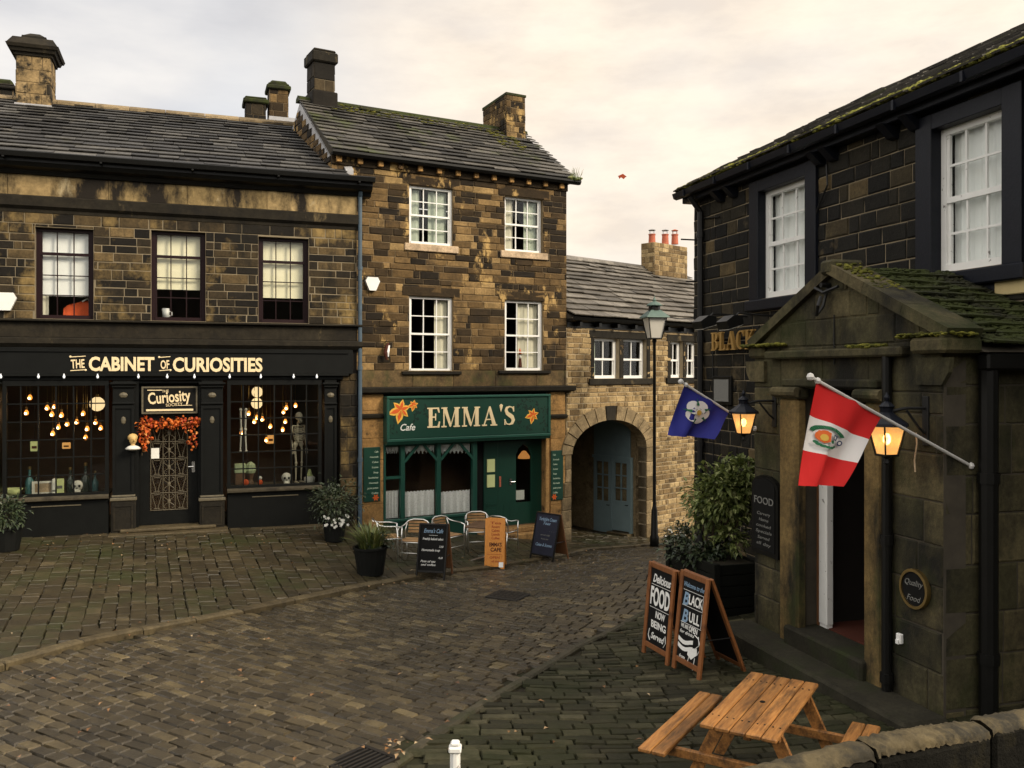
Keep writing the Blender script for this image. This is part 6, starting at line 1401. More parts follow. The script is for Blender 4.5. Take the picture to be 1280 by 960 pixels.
chalk(pn, FM, w, l, [('Welcome to the', 0, .85, .7, .05, .3, .004), ('B', -.24, .67, .2, .13, .2, .02), ('B', -.22, .5, .2, .13, .2, .02)], 'bluechalk')
chalk(pn, FM, w, l, [('LACK', .1, .69, .48, .1, 0, .02), ('ULL', .1, .52, .36, .1, 0, .02), ('WE ARE', -.2, .44, .26, .04, .2, .006), ('OPEN', .1, .43, .3, .055, .1, .02), ('for drinks', -.1, .385, .5, .035, .25, .004), ('from', -.2, .14, .2, .035, .3, .004), ('noon', -.15, .09, .22, .035, .3, .004)], 'chalk')
k = MB()
for a, b, c, d in ((-.36, .36, .66, .664), (-.36, .36, .815, .819), (-.36, .36, .49, .494)): k.box(a * w, b * w, -.019, -.016, c * l, d * l)
for a, b in ((.34, .5), (.34, .67)): k.box(a * w, a * w + .004, -.019, -.016, b * l, (b + .145) * l)
yq = -.018
for q0 in (.3, .235):
    for i in range(6): x0, x1 = (-.38 + .085 * i) * w, (-.38 + .085 * (i + 1)) * w; z = lambda x: (q0 + .02 * math.sin(x / w * 9)) * l; k.prism([(x0, z(x0)), (x1, z(x1)), (x1, z(x1) + .04 * l), (x0, z(x0) + .04 * l)], yq - .001, -.0161)
k.prism([(-.02 * w, .2 * l), (.12 * w, .17 * l), (.3 * w, .24 * l), (.28 * w, .3 * l), (.1 * w, .28 * l), (-.0 * w, .27 * l)], yq - .002, -.0161)
for pp in ([(.2, .28), (.34, .34), (.3, .42)], [(.05, .2), (.0, .12)], [(.24, .2), (.2, .08)], [(.3, .24), (.38, .3)], [(.16, .42), (.3, .4), (.38, .34)]): k.tube([(a * w, yq, b * l) for a, b in pp], .006, 4)
k.build('chalk_drawing', 'chalk', pn, FM)

# ------------------------------------------------------------------ picnic table
tc = [at(869, 907, 6.64), at(977, 919, 6.47), at(1024, 851, 7.6), at(936, 843, 7.77)]
ctr = sum(tc, Vector()) / 4; lng = ((tc[3] + tc[2]) - (tc[0] + tc[1])).xy / 2; wid = ((tc[1] - tc[0]) + (tc[2] - tc[3])).xy / 2
ang = math.atan2(lng.y, lng.x); gz = tz(ctr.x, ctr.y); Ht = ctr.z - gz; Ln = lng.length / 2 + .02; Wd = wid.length / 2 * .97
Mx = Matrix.Translation((ctr.x, ctr.y, gz)) @ Matrix.Rotation(ang, 4, 'Z')      # x along the boards, +y to the left of the photo
pt = thing('picnic_table', 'worn wooden picnic table with attached benches in front of the pub', 'table', Mx)
k = MB(); n = 5
for i in range(n):
    a = -Wd + 2 * Wd * i / n + .003; b = -Wd + 2 * Wd * (i + 1) / n - .003; k.bbox(-Ln + rr(-.006, .006), Ln + rr(-.006, .006), a, b, Ht - .036, Ht + rr(-.003, .002), .008)
top = k.build('tabletop', 'tablewood', pt, Mx)
k = MB()
for i in range(n):
    for x in (-Ln + .22, Ln - .22):
        for q in (.28, .72): k.lathe([(.007, Ht - .001), (.007, Ht + .004)], (x + rr(-.006, .006), -Wd + 2 * Wd * (i + q) / n, 0), 8)
k.build('bolts', 'castiron', top, Mx)
k = MB(); k.lathe([(.022, Ht + .001), (.022, Ht + .004)], (0, 0, 0), 14); k.build('parasol_hole', 'blackmat', top, Mx)
for s in (1, -1):
    k = MB()
    for i in range(2): y0 = s * (.555 + .115 * i); a, b = sorted((y0, y0 + s * .108)); k.bbox(-Ln - .03, Ln + .03 + rr(-.01, .01), a, b, .4, .436, .008)
    k.build('bench_seat', 'tablewood', pt, Mx)
for x in (-Ln + .22, Ln - .22):
    k = MB(); k.bbox(x - .022, x + .022, -.78, .78, .325, .398, .006); k.build('bench_rail', 'tablewood', pt, Mx)
    k = MB(); k.bbox(x - .022, x + .022, -Wd + .03, Wd - .03, Ht - .11, Ht - .04, .006); k.build('top_rail', 'tablewood', pt, Mx)
    for s in (1, -1):
        k = MB(); xx = x + .046; dy, dz = s * (.52 - .2), -(Ht - .04); l_ = math.hypot(dy, dz); ny, nz = -dz / l_ * .05, dy / l_ * .05
        P_ = [(s * .2 - ny, Ht - .05 - nz), (s * .2 + ny, Ht - .05 + nz), (s * .52 + ny, .0 + nz * .0), (s * .52 - ny, .0 - nz * .0)]; k.xprism(P_, xx - .022, xx + .022); k.build('leg', 'tablewood', pt, Mx)
k = MB(); k.bbox(-Ln + .25, Ln - .25, -.03, .03, Ht - .16, Ht - .112, .005); k.build('brace', 'tablewood', pt, Mx)

# ------------------------------------------------------------------ cafe chairs and table
def make_chair():
    t = thing('cafe_chair', 'x', 'chair', Matrix()); r = .0125
    k = MB(); k.tube([(-.24, -.24, .64), (-.27, -.1, .665), (-.27, .1, .675), (-.25, .2, .7), (-.2, .25, .76), (-.1, .28, .79), (.1, .28, .79), (.2, .25, .76), (.25, .2, .7), (.27, .1, .675), (.27, -.1, .665), (.24, -.24, .64)], r, 8)
    k.tube([(-.24, .18, .43), (-.245, .21, .6), (-.22, .245, .74)], r, 8); k.tube([(.24, .18, .43), (.245, .21, .6), (.22, .245, .74)], r, 8); k.build('arm_frame', 'alu', t, None, True)
    for sx, sy in ((-1, -1), (1, -1), (-1, 1), (1, 1)):
        k = MB()
        if sy < 0: k.tube([(sx * .24, -.24, .64), (sx * .235, -.235, .43), (sx * .235, -.25, .0)], r, 8)
        else: k.tube([(sx * .22, .19, .43), (sx * .225, .25, .0)], r, 8)
        k.build('leg', 'alu', t, None, True)
    k = MB(); k.tube([(-.23, -.22, .42), (.23, -.22, .42), (.23, .19, .42), (-.23, .19, .42)], .011, 6, 0, True); k.tube([(-.235, -.24, .22), (.235, -.24, .22)], .008, 6); k.build('seat_frame', 'alu', t, None, True)
    k = MB()
    for i in range(6): k.bbox(-.22, .22, -.21 + i * .066, -.155 + i * .066, .432, .446, .004)
    k.build('seat', 'slatwood', t)
    k = MB()
    for i in range(4):
        z = .53 + i * .06; y = .225 + i * .012
        V = [(-.2, y, z), (-.1, y + .03, z), (.1, y + .03, z), (.2, y, z)]; V += [(a, b + .003, c + .045) for a, b, c in V]; V += [(a, b + .012, c) for a, b, c in V]
        k.add(V, [(0, 1, 5, 4), (1, 2, 6, 5), (2, 3, 7, 6), (12, 13, 9, 8), (13, 14, 10, 9), (14, 15, 11, 10), (4, 5, 13, 12), (5, 6, 14, 13), (6, 7, 15, 14), (1, 0, 8, 9), (2, 1, 9, 10), (3, 2, 10, 11), (0, 4, 12, 8), (7, 3, 11, 15)])
    k.build('backrest', 'slatwood', t); return t
ch0 = make_chair(); first = True
for px, py, a, lab in ((484, 702, 1.9, 'aluminium cafe chair turned sideways behind the grassy pot'), (517, 706, -.25, 'aluminium cafe chair between the grassy pot and the black chalk board'),
                       (560, 698, .9, 'aluminium cafe chair half hidden behind the black chalk board'), (597, 690, .15, 'aluminium cafe chair with wooden back tucked behind the dark table under the cafe window'), (629, 690, 2.6, 'aluminium cafe chair behind the orange wooden board')):
    c = ch0 if first else copy_tree(ch0); first = False; g_ = gp(px, py); place(c, g_.x, g_.y, g_.z + .045, a); c['label'] = lab; c['group'] = 'metal chairs outside the cafe'
tp = at(607, 692, 18.3); tp = G(tp.x, tp.y); Mx = Matrix.Translation((tp.x, tp.y, tp.z + .045)) @ Matrix.Rotation(-.3, 4, 'Z')
t = thing('cafe_table', 'dark square cafe table with one metal leg behind the orange board', 'table', Mx)
k = MB(); k.bbox(-.34, .34, -.34, .34, .7, .735, .01); k.build('tabletop', 'darkwood', t, Mx)
k = MB(); k.lathe([(.03, .06), (.03, .7)], (0, 0, 0), 10); k.build('column', 'alu', t, Mx)
k = MB()
for i in range(4): an = i * PI / 2 + PI / 4; k.tube([(0, 0, .08), (.34 * math.cos(an), .34 * math.sin(an), .02)], [.03, .018], 8)
k.build('foot', 'alu', t, Mx)

# ------------------------------------------------------------------ plants
def leaf(k, p, l, w, d, up, fold=.25, mi=0):
    d = Vector(d).normalized(); s = d.cross(Vector(up)); s = s.normalized() if s.length > .01 else Vector((1, 0, 0)); n = s.cross(d); p = Vector(p)
    a, b = p + d * l * .45, p + d * l
    k.add([p, a + s * w * .5 + n * w * fold, b - n * l * .12, a - s * w * .5 + n * w * fold, a], [(0, 4, 1), (1, 4, 2), (0, 3, 4), (3, 2, 4)], mi)
def crown(k, c, rad, n, l, w, bias=.55):
    cl = []
    for _ in range(max(6, n // 22)):
        v = Vector((random.gauss(0, 1), random.gauss(0, 1), random.gauss(0, .9))).normalized() * rr(bias, 1.0); cl.append(Vector((c[0] + v.x * rad[0], c[1] + v.y * rad[1], c[2] + v.z * rad[2])))
    for q in cl:
        for _ in range(22):
            o = Vector((random.gauss(0, 1), random.gauss(0, 1), random.gauss(0, 1))) * .11 * (rad[0] + rad[2]); p = q + o
            d = (p - Vector(c)).normalized() + Vector((rr(-.8, .8), rr(-.8, .8), rr(-.9, .4))); leaf(k, p, l * rr(.6, 1.2), w * rr(.7, 1.2), d, (rr(-.4, .4), rr(-.4, .4), 1))
def stems(k, base, c, rad, n, r=.012):
    for _ in range(n):
        e = Vector(c) + Vector((rr(-1, 1) * rad[0], rr(-1, 1) * rad[1], rr(-.6, .8) * rad[2])) * .75; b = Vector(base) + Vector((rr(-.08, .08), rr(-.08, .08), 0)); mid = b.lerp(e, .5) + Vector((rr(-.08, .08), rr(-.08, .08), .06))
        k.tube([b, mid, e], [r, r * .7, r * .3], 5)
# laurel in the planter, in the corner between pub wall and porch
Yb = 14.2; c = at(898, 628, 13.4)
pA, pB = ground_at(852, 758), ground_at(940, 776)
cx, cy = at(893, 740, 13.3).xy; gz = tz(cx, cy); Mx = Matrix.Translation((cx, cy, gz)) @ Matrix.Rotation(math.atan2(PUB.d[1], PUB.d[0]), 4, 'Z')
t = thing('planter', 'large black wooden planter holding the laurel beside the porch', 'planter', Mx)
zt = at(893, 692, 13.3).z - gz
k = MB(); hx, hy = .72, .38
for i in range(5): z0, z1 = zt * i / 5, zt * (i + 1) / 5 - .012; k.bbox(-hx, hx, -hy, -hy + .04, z0, z1, .006); k.bbox(-hx, hx, hy - .04, hy, z0, z1, .006); k.bbox(-hx, -hx + .04, -hy + .04, hy - .04, z0, z1, .006); k.bbox(hx - .04, hx, -hy + .04, hy - .04, z0, z1, .006)
for sx in (-1, 1):
    for sy in (-1, 1): k.bbox(sx * hx - .05, sx * hx + .05, sy * hy - .05, sy * hy + .05, 0, zt + .02, .008)
k.build('box', 'planterwood', t, Mx); k = MB(); k.box(-hx + .041, hx - .041, -hy + .041, hy - .041, .05, zt - .05); k.build('soil', 'joint', t, Mx)
base = Vector((cx, cy, gz + zt - .05)); t = thing('laurel_bush', 'pale green leafy laurel bush growing from the black planter by the porch', 'bush', Matrix.Translation(base))
k = MB(); cc = at(899, 622, 13.3); stems(k, base, cc, (.45, .45, .6), 12, .018); k.build('stem', 'bark', t)
k = MB(); crown(k, cc, (.42, .4, .52), 1700, .125, .06, .4)
for q in range(9): c9 = at(rr(862, 932), rr(585, 672), 13.2 + rr(-.2, .2)); r9 = rr(.16, .28); crown(k, c9, (r9, r9, r9 * .8), 200, .125, .06); k.build('foliage', 'leaf', t)
low = at(885, 690, 13.2); t = thing('ground_ivy', 'dark low ivy spilling over the front of the black planter', 'plant', Matrix.Translation((low.x, low.y, gz + zt - .06)))
k = MB(); crown(k, (low.x - .1, low.y, gz + zt + .04), (.5, .3, .13), 420, .11, .07, .3); k.build('foliage', 'leaf_dark', t)
# shrub in a pot by the shop
def potplant(kind, label, px, py, pr, ph, cr, rad, n, l, w, mat, flowers=0, pot='potblack', up=0):
    g_ = gp(px, py); b = (g_.x, g_.y, g_.z + .03); t = thing('plant_pot', 'pot ' + label[1], 'pot', Matrix.Translation(b))
    k = MB(); k.lathe([(pr * .78, 0), (pr, ph * .92), (pr * 1.08, ph * .93), (pr * 1.08, ph), (pr * .95, ph), (pr * .93, ph * .9)], b, 18); k.build('shell', pot, t); t['label'] = label[1]
    k = MB(); k.lathe([(pr * .94, ph * .86), (.01, ph * .9)], b, 14); k.build('soil', 'joint', t)
    b2 = Vector((b[0], b[1], b[2] + ph * .88)); t = thing(kind, label[0], 'plant', Matrix.Translation(b2)); c = b2 + Vector((0, 0, up))
    k = MB(); stems(k, b2, c, rad, 10); k.build('stem', 'bark', t)
    if n: k = MB(); crown(k, c, rad, n, l, w, .4); k.build('foliage', mat, t)
    if flowers:
        for _ in range(flowers):
            k = MB(); p = b2 + Vector((rr(-.15, .35), -rad[1] * .7 + rr(-.1, .1), rr(-.05, .2)))
            for q in range(5): an = q * 1.257; k.prism([(0, 0), (.022 * math.cos(an - .5), .022 * math.sin(an - .5)), (.033 * math.cos(an), .033 * math.sin(an)), (.022 * math.cos(an + .5), .022 * math.sin(an + .5))], -.004, 0); k.xf(Matrix.Translation(p), len(k.v) - 8)
            k.build('flower', 'petal', t)
    return t, b2
potplant('potted_shrub', ('dense dark shrub with white flowers, in a pot at the shop\'s right end', 'black pot of the flowering shrub at the shop\'s right end'), 418, 678, .24, .42, .4, (.5, .42, .42), 1500, .1, .035, 'leaf_dark', 26, up=.42)
t, b2 = potplant('potted_grass', ('yellow green grassy plant in a pot beside the cafe chairs', 'black pot of the grassy plant beside the cafe chairs'), 463, 720, .3, .5, .3, (.15, .15, .1), 0, .1, .05, 'leaf_grass', 0, up=.1)
k = MB()
for _ in range(330):
    an = rr(0, 2 * PI); r0 = rr(0, .2); ln = rr(.25, .62); out = rr(.1, .42); p = [(b2.x + math.cos(an) * (r0 + out * q ** 1.6), b2.y + math.sin(an) * (r0 + out * q ** 1.6), b2.z + ln * (q - .42 * q * q * out * 2.2)) for q in (0, .35, .7, 1)]
    sx, sy = -math.sin(an) * .012, math.cos(an) * .012; V = []
    for i, q in enumerate(p): f = (1, .9, .6, .08)[i]; V += [(q[0] - sx * f, q[1] - sy * f, q[2]), (q[0] + sx * f, q[1] + sy * f, q[2])]
    k.add(V, [(0, 1, 3, 2), (2, 3, 5, 4), (4, 5, 7, 6)])
k.build('blades', 'leaf_grass', t); k = MB(); crown(k, b2 + Vector((.1, 0, .12)), (.25, .25, .14), 240, .1, .05); k.build('foliage', 'leaf_dark', t)
potplant('potted_bush', ('dark green leafy bush in a pot at the shop\'s left end', 'black pot of the leafy bush at the shop\'s left end'), 6, 690, .3, .42, .4, (.36, .36, .27), 900, .1, .04, 'leaf_dark', 0, up=.26)
for px, py, lab, rad, fl in ((842, 668, 'low flowering plant at the foot of the archway house wall', (.45, .3, .28), 14), (858, 672, 'small leafy plant between the pub drainpipe and the low flowering plant', (.3, .25, .3), 0)):
    b = at(px, py + 6, 22.3 if px < 850 else 20.5); b = G(b.x, b.y); t = thing('border_plant', lab, 'plant', Matrix.Translation(b)); k = MB(); stems(k, b, b + Vector((0, 0, .3)), rad, 8); k.build('stem', 'bark', t)
    k = MB(); crown(k, b + Vector((0, 0, .28)), rad, 480, .11, .05, .3); k.build('foliage', 'leaf_dark', t)
    if fl:
        for _ in range(fl): k = MB(); k.ball(b + Vector((rr(-.3, .3), -rr(.2, .32), rr(.15, .5))), .025, 6); k.build('flower', 'petal', t)

# ------------------------------------------------------------------ small things on the ground
g_ = gp(635, 746) + Vector((0, 0, .022)); k = MB(); ang = math.radians(-28)
k.bbox(-.3, .3, -.26, .26, -.03, .012, .01)
for i in range(5):
    for j in range(4): k.box(-.24 + i * .1, -.17 + i * .1, -.2 + j * .11, -.13 + j * .11, .012, .018)
tag(k.build('manhole_cover', 'castiron', None, Matrix.Translation(g_) @ Matrix.Rotation(ang, 4, 'Z')), 'dark rectangular iron manhole cover in the cobbled road', 'manhole cover')
g_ = gp(452, 953)
Mx = Matrix.Translation(g_) @ Matrix.Rotation(math.radians(52), 4, 'Z') @ Matrix.Scale(.8, 4); t = thing('drain_grate', 'rusty iron drain grate at the road edge near the white bollard', 'drain', Mx)
k = MB(); k.box(-.3, .3, -.27, -.22, -.05, .02); k.box(-.3, .3, .22, .27, -.05, .02); k.box(-.3, -.25, -.22, .22, -.05, .02); k.box(.25, .3, -.22, .22, -.05, .02); k.build('frame', 'castiron', t, Mx)
k = MB(); k.box(-.25, .25, -.22, .22, -.04, .008); k.build('sump', 'blackmat', t, Mx)
k = MB()
for i in range(6): k.bbox(-.24, .24, -.19 + i * .068, -.165 + i * .068, .009, .024, .004)
k.build('bars', 'castiron', t, Mx)
# white bollard
Yb = 6.6; b = at(569, 940, Yb); gz = tz(b.x, Yb); zt = at(569, 926, Yb).z; Mx = Matrix.Translation((b.x, Yb, gz)); h = zt - gz
t = thing('white_bollard', 'short chipped white bollard with square cap at the forecourt edge', 'bollard', Mx)
k = MB(); k.lathe([(.042, -.1), (.038, h - .08)], (0, 0, 0), 10); k.build('post', 'chipped', t, Mx); k = MB(); k.bbox(-.047, .047, -.047, .047, h - .08, h - .035, .01); k.bbox(-.034, .034, -.034, .034, h - .034, h, .012); k.build('cap', 'chipped', t, Mx)
# near wall with rounded coping
A = at(800, 968, 2.62); B = at(1079, 921, 2.95); C_ = at(1260, 890, 3.2); D = B.lerp(C_, 2.4); A2 = A.lerp(B, -.6)
d = (C_ - B).xy; ang = math.atan2(d.y, d.x); zt = (A.z + B.z + C_.z) / 3 - .028; o = Vector((B.x, B.y, zt)); Mx = Matrix.Translation((o.x, o.y, 0)) @ Matrix.Rotation(ang, 4, 'Z')
t = thing('boundary_wall', 'dark lichened stone wall with rounded coping at the bottom right corner', 'wall', Mx)
cuts = [-1.3, 0.0, .52, 1.25, 2.0]
for i in range(4):
    a, b = cuts[i] + .006, cuts[i + 1] - .006; k = MB(); dz = (0, .0, .012, .0)[i]
    pr = [(-.06, zt - .035), (-.062, zt - .022), (-.052, zt - .006), (-.03, zt + .002), (.0, zt + .004), (.03, zt - .002), (.045, zt - .015), (.045, zt - .035)]
    n = 60; m_ = len(pr); V = []
    for q in range(n + 1):
        x = a + (b - a) * q / n; e = .012 * (1 if q in (0, n) else 0); w_ = .012 * math.sin(x * 5.3 + 1)
        for y, z in pr: V.append((x, y * (1 - e * 2) + rr(-.006, .006), z + dz - e * .6 + w_ + rr(-.005, .005)))
    Fc = [(q * m_ + j, q * m_ + j + 1, (q + 1) * m_ + j + 1, (q + 1) * m_ + j) for q in range(n) for j in range(m_ - 1)] + [tuple(range(m_)), tuple(n * m_ + j for j in range(m_ - 1, -1, -1))]
    Fc += [((q + 1) * m_, q * m_, q * m_ + m_ - 1, (q + 1) * m_ + m_ - 1) for q in range(n)]
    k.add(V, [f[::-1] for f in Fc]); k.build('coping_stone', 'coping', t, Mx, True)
    k = MB(); k.bbox(a, b, -.066, .04, zt - .42, zt - .032 + dz, .012); k.build('wall_stone', 'copeface_shade', t, Mx)
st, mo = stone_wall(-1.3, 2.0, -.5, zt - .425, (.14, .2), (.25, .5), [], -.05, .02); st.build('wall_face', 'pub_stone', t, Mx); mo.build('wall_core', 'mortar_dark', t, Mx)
# leaves
k = MB(); P = []
for _ in range(250):
    r_ = R()
    px, py = (rr(0, 820), rr(670, 960)) if r_ < .4 else ((rr(30, 450), rr(664, 690)) if r_ < .6 else ((rr(480, 505), rr(930, 950)) if r_ < .66 else (rr(480, 760), rr(690, 735))))
    P.append((px, py))
for px, py in P:
    g_ = ground_at(px, py); p = g_ + Vector((0, 0, rr(.035, .06))); an = rr(0, 6.28); leaf(k, p, rr(.03, .08), rr(.02, .05), (math.cos(an), math.sin(an), rr(-.1, .3)), (rr(-.3, .3), rr(-.3, .3), 1))
tag(k.build('fallen_leaves', 'deadleaf'), 'fallen autumn leaves scattered over the setts and pavement', None, None, 'stuff')
# kite
kp = at(777.5, 221, 42); t = thing('kite', 'tiny red kite adrift in the pale sky above the archway roof', 'kite', Matrix.Translation(kp)); k = MB()
k.prism([(-.18, .04), (.04, .14), (.2, .02), (.08, -.11), (-.04, -.02), (-.12, -.1)], -.03, .02); k.build('sail', 'red_letter', t, Matrix.Translation(kp)); k = MB(); k.tube([(-.2, 0, .03), (.22, 0, .0)], .012, 5); k.build('spar', 'iron', t, Matrix.Translation(kp))

# ------------------------------------------------------------------ in the shop windows
ORD = 'first second third fourth fifth sixth seventh eighth ninth tenth eleventh twelfth thirteenth fourteenth fifteenth sixteenth'.split()
def bulb(px, py, v, label, grp, ztop):
    u, z = SHOP.uz(px, py, v); p = SHOP.W(u, v, z); t = thing('filament_bulb', label, 'light bulb', Matrix.Translation(p), grp); Mx = Matrix.Translation(p)
    k = MB(); k.lathe([(.01, -.05), (.034, -.038), (.044, -.01), (.038, .025), (.022, .05), (.018, .06)], (0, 0, 0), 10); k.build('glass_bulb', 'bulb', t, Mx, True); k = MB(); k.ball((0, -.02, -.012), .03, 8); k.build('filament', 'filament', t, Mx)
    k = MB(); k.lathe([(.024, .06), (.024, .12), (.008, .125)], (0, 0, 0), 8); k.tube([(0, 0, .12), (0, 0, ztop - p.z)], .005, 4); k.build('cord', 'brass', t, Mx)
ztop = zfb_shop = SHOP.z(230, 468, .14) + .28
LB = [(33, 516), (37.5, 497), (59, 510), (65, 518), (66, 542), (68, 508), (73, 534), (77, 519), (84, 530), (96, 527.5), (104, 517), (107, 547), (109, 536), (119.5, 528), (126, 535)]
for i, (px, py) in enumerate(LB): bulb(px, py, -rr(.6, 1.5), 'glowing amber bulb in the left shop window, %s from the left' % ORD[i], 'amber bulbs in the left shop window', ztop)
RB = [(302, 541), (311, 517), (318, 527), (321, 522), (328, 524), (333, 550), (338, 533), (353.5, 537), (354.5, 515), (356.7, 527), (358, 510), (369.5, 507)]
for i, (px, py) in enumerate(RB): bulb(px, py, -rr(.6, 1.5), 'glowing amber bulb in the right shop window, %s from the left' % ORD[i], 'amber bulbs in the right shop window', ztop)
def globe(px, py, rpx, v, label):
    u, z = SHOP.uz(px, py, v); p = SHOP.W(u, v, z); r = rpx * p.y / F; Mx = Matrix.Translation(p); t = thing('globe_lamp', label, 'lamp', Mx)
    k = MB(); k.ball((0, 0, 0), r, 16); k.build('globe', 'globe', t, Mx, True); k = MB(); k.lathe([(.04, r * .9), (.04, r + .05), (.01, r + .06)], (0, 0, 0), 8); k.tube([(0, 0, r), (0, 0, ztop - p.z)], .006, 4); k.build('cord', 'brass', t, Mx)
globe(121.5, 505, 9, -.9, 'white globe lamp among amber bulbs in the left shop window')
globe(321.5, 490, 6.8, -.8, 'upper of the two white globe lamps in the right shop window'); globe(321, 504, 7, -1.0, 'lower of the two white globe lamps in the right shop window')
u, z = EM.uz(655, 572, -1.0); p = EM.W(u, -1.0, z); Mx = Matrix.Translation(p); t = thing('pendant_lamp', 'amber pendant lamp glowing behind the pointed window of the green cafe door', 'lamp', Mx); k = MB(); k.lathe([(.16, -.02), (.15, .04), (.06, .16), (.03, .18)], (0, 0, 0), 14); k.build('lamp_shade', 'amber_dim', t, Mx, True); k = MB(); k.tube([(0, 0, .18), (0, 0, .55)], .008, 5); k.build('cord', 'iron', t, Mx)
zl_ = SHOP.z(200, 613, .0)
def good(nm, label, cat, px, v, build):
    u = SHOP.u(px, v); p = SHOP.W(u, v, 0); p.z = ZS; Mx = Matrix.Translation(p) @ Matrix.Rotation(math.atan2(1, 2.76), 4, 'Z'); t = thing(nm, label, cat, Mx); build(t, Mx); return t
ZS = SHOP.z(260, 612, .1)
def one(nm, mat, fn, sm=False):
    def b(t, Mx): k = MB(); fn(k); k.build(nm, mat, t, Mx, sm)
    return b
def many(*ps):
    def b(t, Mx):
        for q in ps: one(*q)(t, Mx)
    return b
frame_fn = lambda k: [k.box(-.2, .2, -.02, .02, 0, .04), k.box(-.2, .2, -.02, .02, .22, .26), k.box(-.2, -.15, -.02, .02, .04, .22), k.box(.15, .2, -.02, .02, .04, .22)]
good('picture_frame', 'white framed oval picture low in the left shop window', 'picture frame', 54, -.3, many(('frame', 'bonewhite', frame_fn), ('picture', 'emma_sill', lambda k: k.box(-.15, .15, -.01, .01, .04, .22))))
good('book', 'thin white book standing beside the white framed picture', 'book', 68, -.3, many(('cover', 'paper', lambda k: k.box(-.025, .025, -.1, .1, 0, .3)), ('spine', 'greychalk', lambda k: k.box(-.026, .026, -.104, -.1001, .05, .09))))
good('white_card', 'pale upright card in the left shop window, right of the thin book', 'card', 74.5, -.3, many(('sheet', 'stickyellow', lambda k: k.box(-.08, .08, -.01, .01, 0, .3)), ('print', 'greychalk', lambda k: k.box(-.05, .05, -.013, -.0101, .1, .16))))
def skullfn(k): k.ball((0, 0, .14), .11, 12, 0, (1, 1.15, 1)); k.bbox(-.06, .06, -.11, .0, .0, .09, .02)
def eyes(k): k.ball((-.04, -.1, .14), .028, 8); k.ball((.04, -.1, .14), .028, 8); k.ball((0, -.115, .1), .014, 6)
good('skull', 'white model skull on the ledge of the left shop window', 'skull', 97, -.35, many(('cranium', 'bonewhite', skullfn, True), ('eye_sockets', 'blackmat', eyes, True)))
bot = lambda s: (lambda k: k.lathe([(.06 * s, 0), (.065 * s, .02), (.065 * s, .2 * s), (.02 * s, .28 * s), (.02 * s, .36 * s), (.026 * s, .37 * s), (.01, .38 * s)], (0, 0, 0), 12))
cap = lambda s: (lambda k: k.lathe([(.024 * s, .38 * s), (.024 * s, .42 * s), (.01, .425 * s)], (0, 0, 0), 10))
for px, s, mt, lab in ((37, 1.3, 'bottle_teal', 'tall teal bottle near the left end of the left shop window'), (45, .9, 'bottle_dark', 'short dark bottle left of the white framed picture'), (88, 1.2, 'bottle_dark', 'dark bottle between the pale card and the skull'),
                       (119, 1.0, 'bottle_teal', 'short teal bottle at the right end of the left shop window'), (107, 1.4, 'bottle_dark', 'tall dark bottle just right of the skull')):
    good('bottle', lab, 'bottle', px, -.4, many(('flask', mt, bot(s), True), ('stopper', 'brass', cap(s))))
good('cream_bowl', 'cream bowl at the left end of the left shop window', 'bowl', 15, -.35, many(('dish', 'stickyellow', lambda k: k.lathe([(.12, 0), (.2, .13), (.19, .13), (.1, .02)], (0, 0, 0), 16), True), ('foot', 'brass', lambda k: k.lathe([(.1, -.0), (.11, .01), (.1, .015)], (0, 0, 0), 16))))
def hung(nm, label, cat, px, py, v, mat, w, h, mat2):
    u, z = SHOP.uz(px, py, v); p = SHOP.W(u, v, z - h / 2); Mx = Matrix.Translation(p) @ Matrix.Rotation(math.atan2(1, 2.76), 4, 'Z'); t = thing(nm, label, cat, Mx)
    k = MB(); k.bbox(-w / 2, w / 2, -.02, .02, 0, h, .008); k.build('plate', mat, t, Mx); k = MB(); k.box(-w * .3, w * .3, -.024, -.0201, h * .3, h * .55); k.build('print', mat2, t, Mx); k = MB(); k.tube([(0, 0, h), (0, 0, ztop - p.z)], .004, 4); k.build('string', 'iron', t, Mx)
hung('price_tag', 'yellow tag hung in the left shop window under the bulbs', 'tag', 43, 558, -.3, 'stickyellow', .15, .2, 'burnt'); hung('amber_box_lamp', 'small square amber lamp deep in the left shop window', 'lamp', 83, 557, -1.2, 'amber', .16, .13, 'burnt'); hung('amber_lamp', 'square amber lamp shade among the bulbs of the right shop window', 'lamp', 338, 549, -1.3, 'amber', .18, .2, 'burnt')
# skeleton
u = SHOP.u(373, -.45); p = SHOP.W(u, -.45, ZS); Mx = Matrix.Translation(p) @ Matrix.Rotation(math.atan2(1, 2.76) + .5, 4, 'Z'); t = thing('model_skeleton', 'model skeleton standing in the right shop window', 'skeleton', Mx)
Hs = SHOP.z(373, 515, -.45) - ZS; s = Hs / 1.7; k = MB()
k.ball((0, -.02 * s, 1.6 * s), .1 * s, 12, 0, (.85, 1.05, 1.05)); k.bbox(-.05 * s, .05 * s, -.1 * s, -.02 * s, 1.44 * s, 1.53 * s, .015)
k.build('skull', 'bone', t, Mx, True); k = MB()
k.tube([(0, .02, 1.46 * s), (0, .03, 1.2 * s), (0, .0, .95 * s)], .024 * s, 6)
for i in range(9):
    z = (1.36 - .038 * i) * s; w_ = (.09 + .06 * math.sin(PI * (i + 1) / 10)) * s
    k.tube([(w_ * math.cos(a_), w_ * .75 * math.sin(a_) - .02, z - .03 * s * (1 - math.sin(a_))) for a_ in [PI / 2 + 2 * PI * q / 12 for q in range(12)]], .009 * s, 4, 0, True)
k.tube([(-.17 * s, 0, 1.38 * s), (0, -.06 * s, 1.37 * s), (.17 * s, 0, 1.38 * s)], .012 * s, 5)
for sx in (-1, 1):
    k.ball((sx * .08 * s, 0, .93 * s), .07 * s, 8, 0, (1, .6, 1.1))
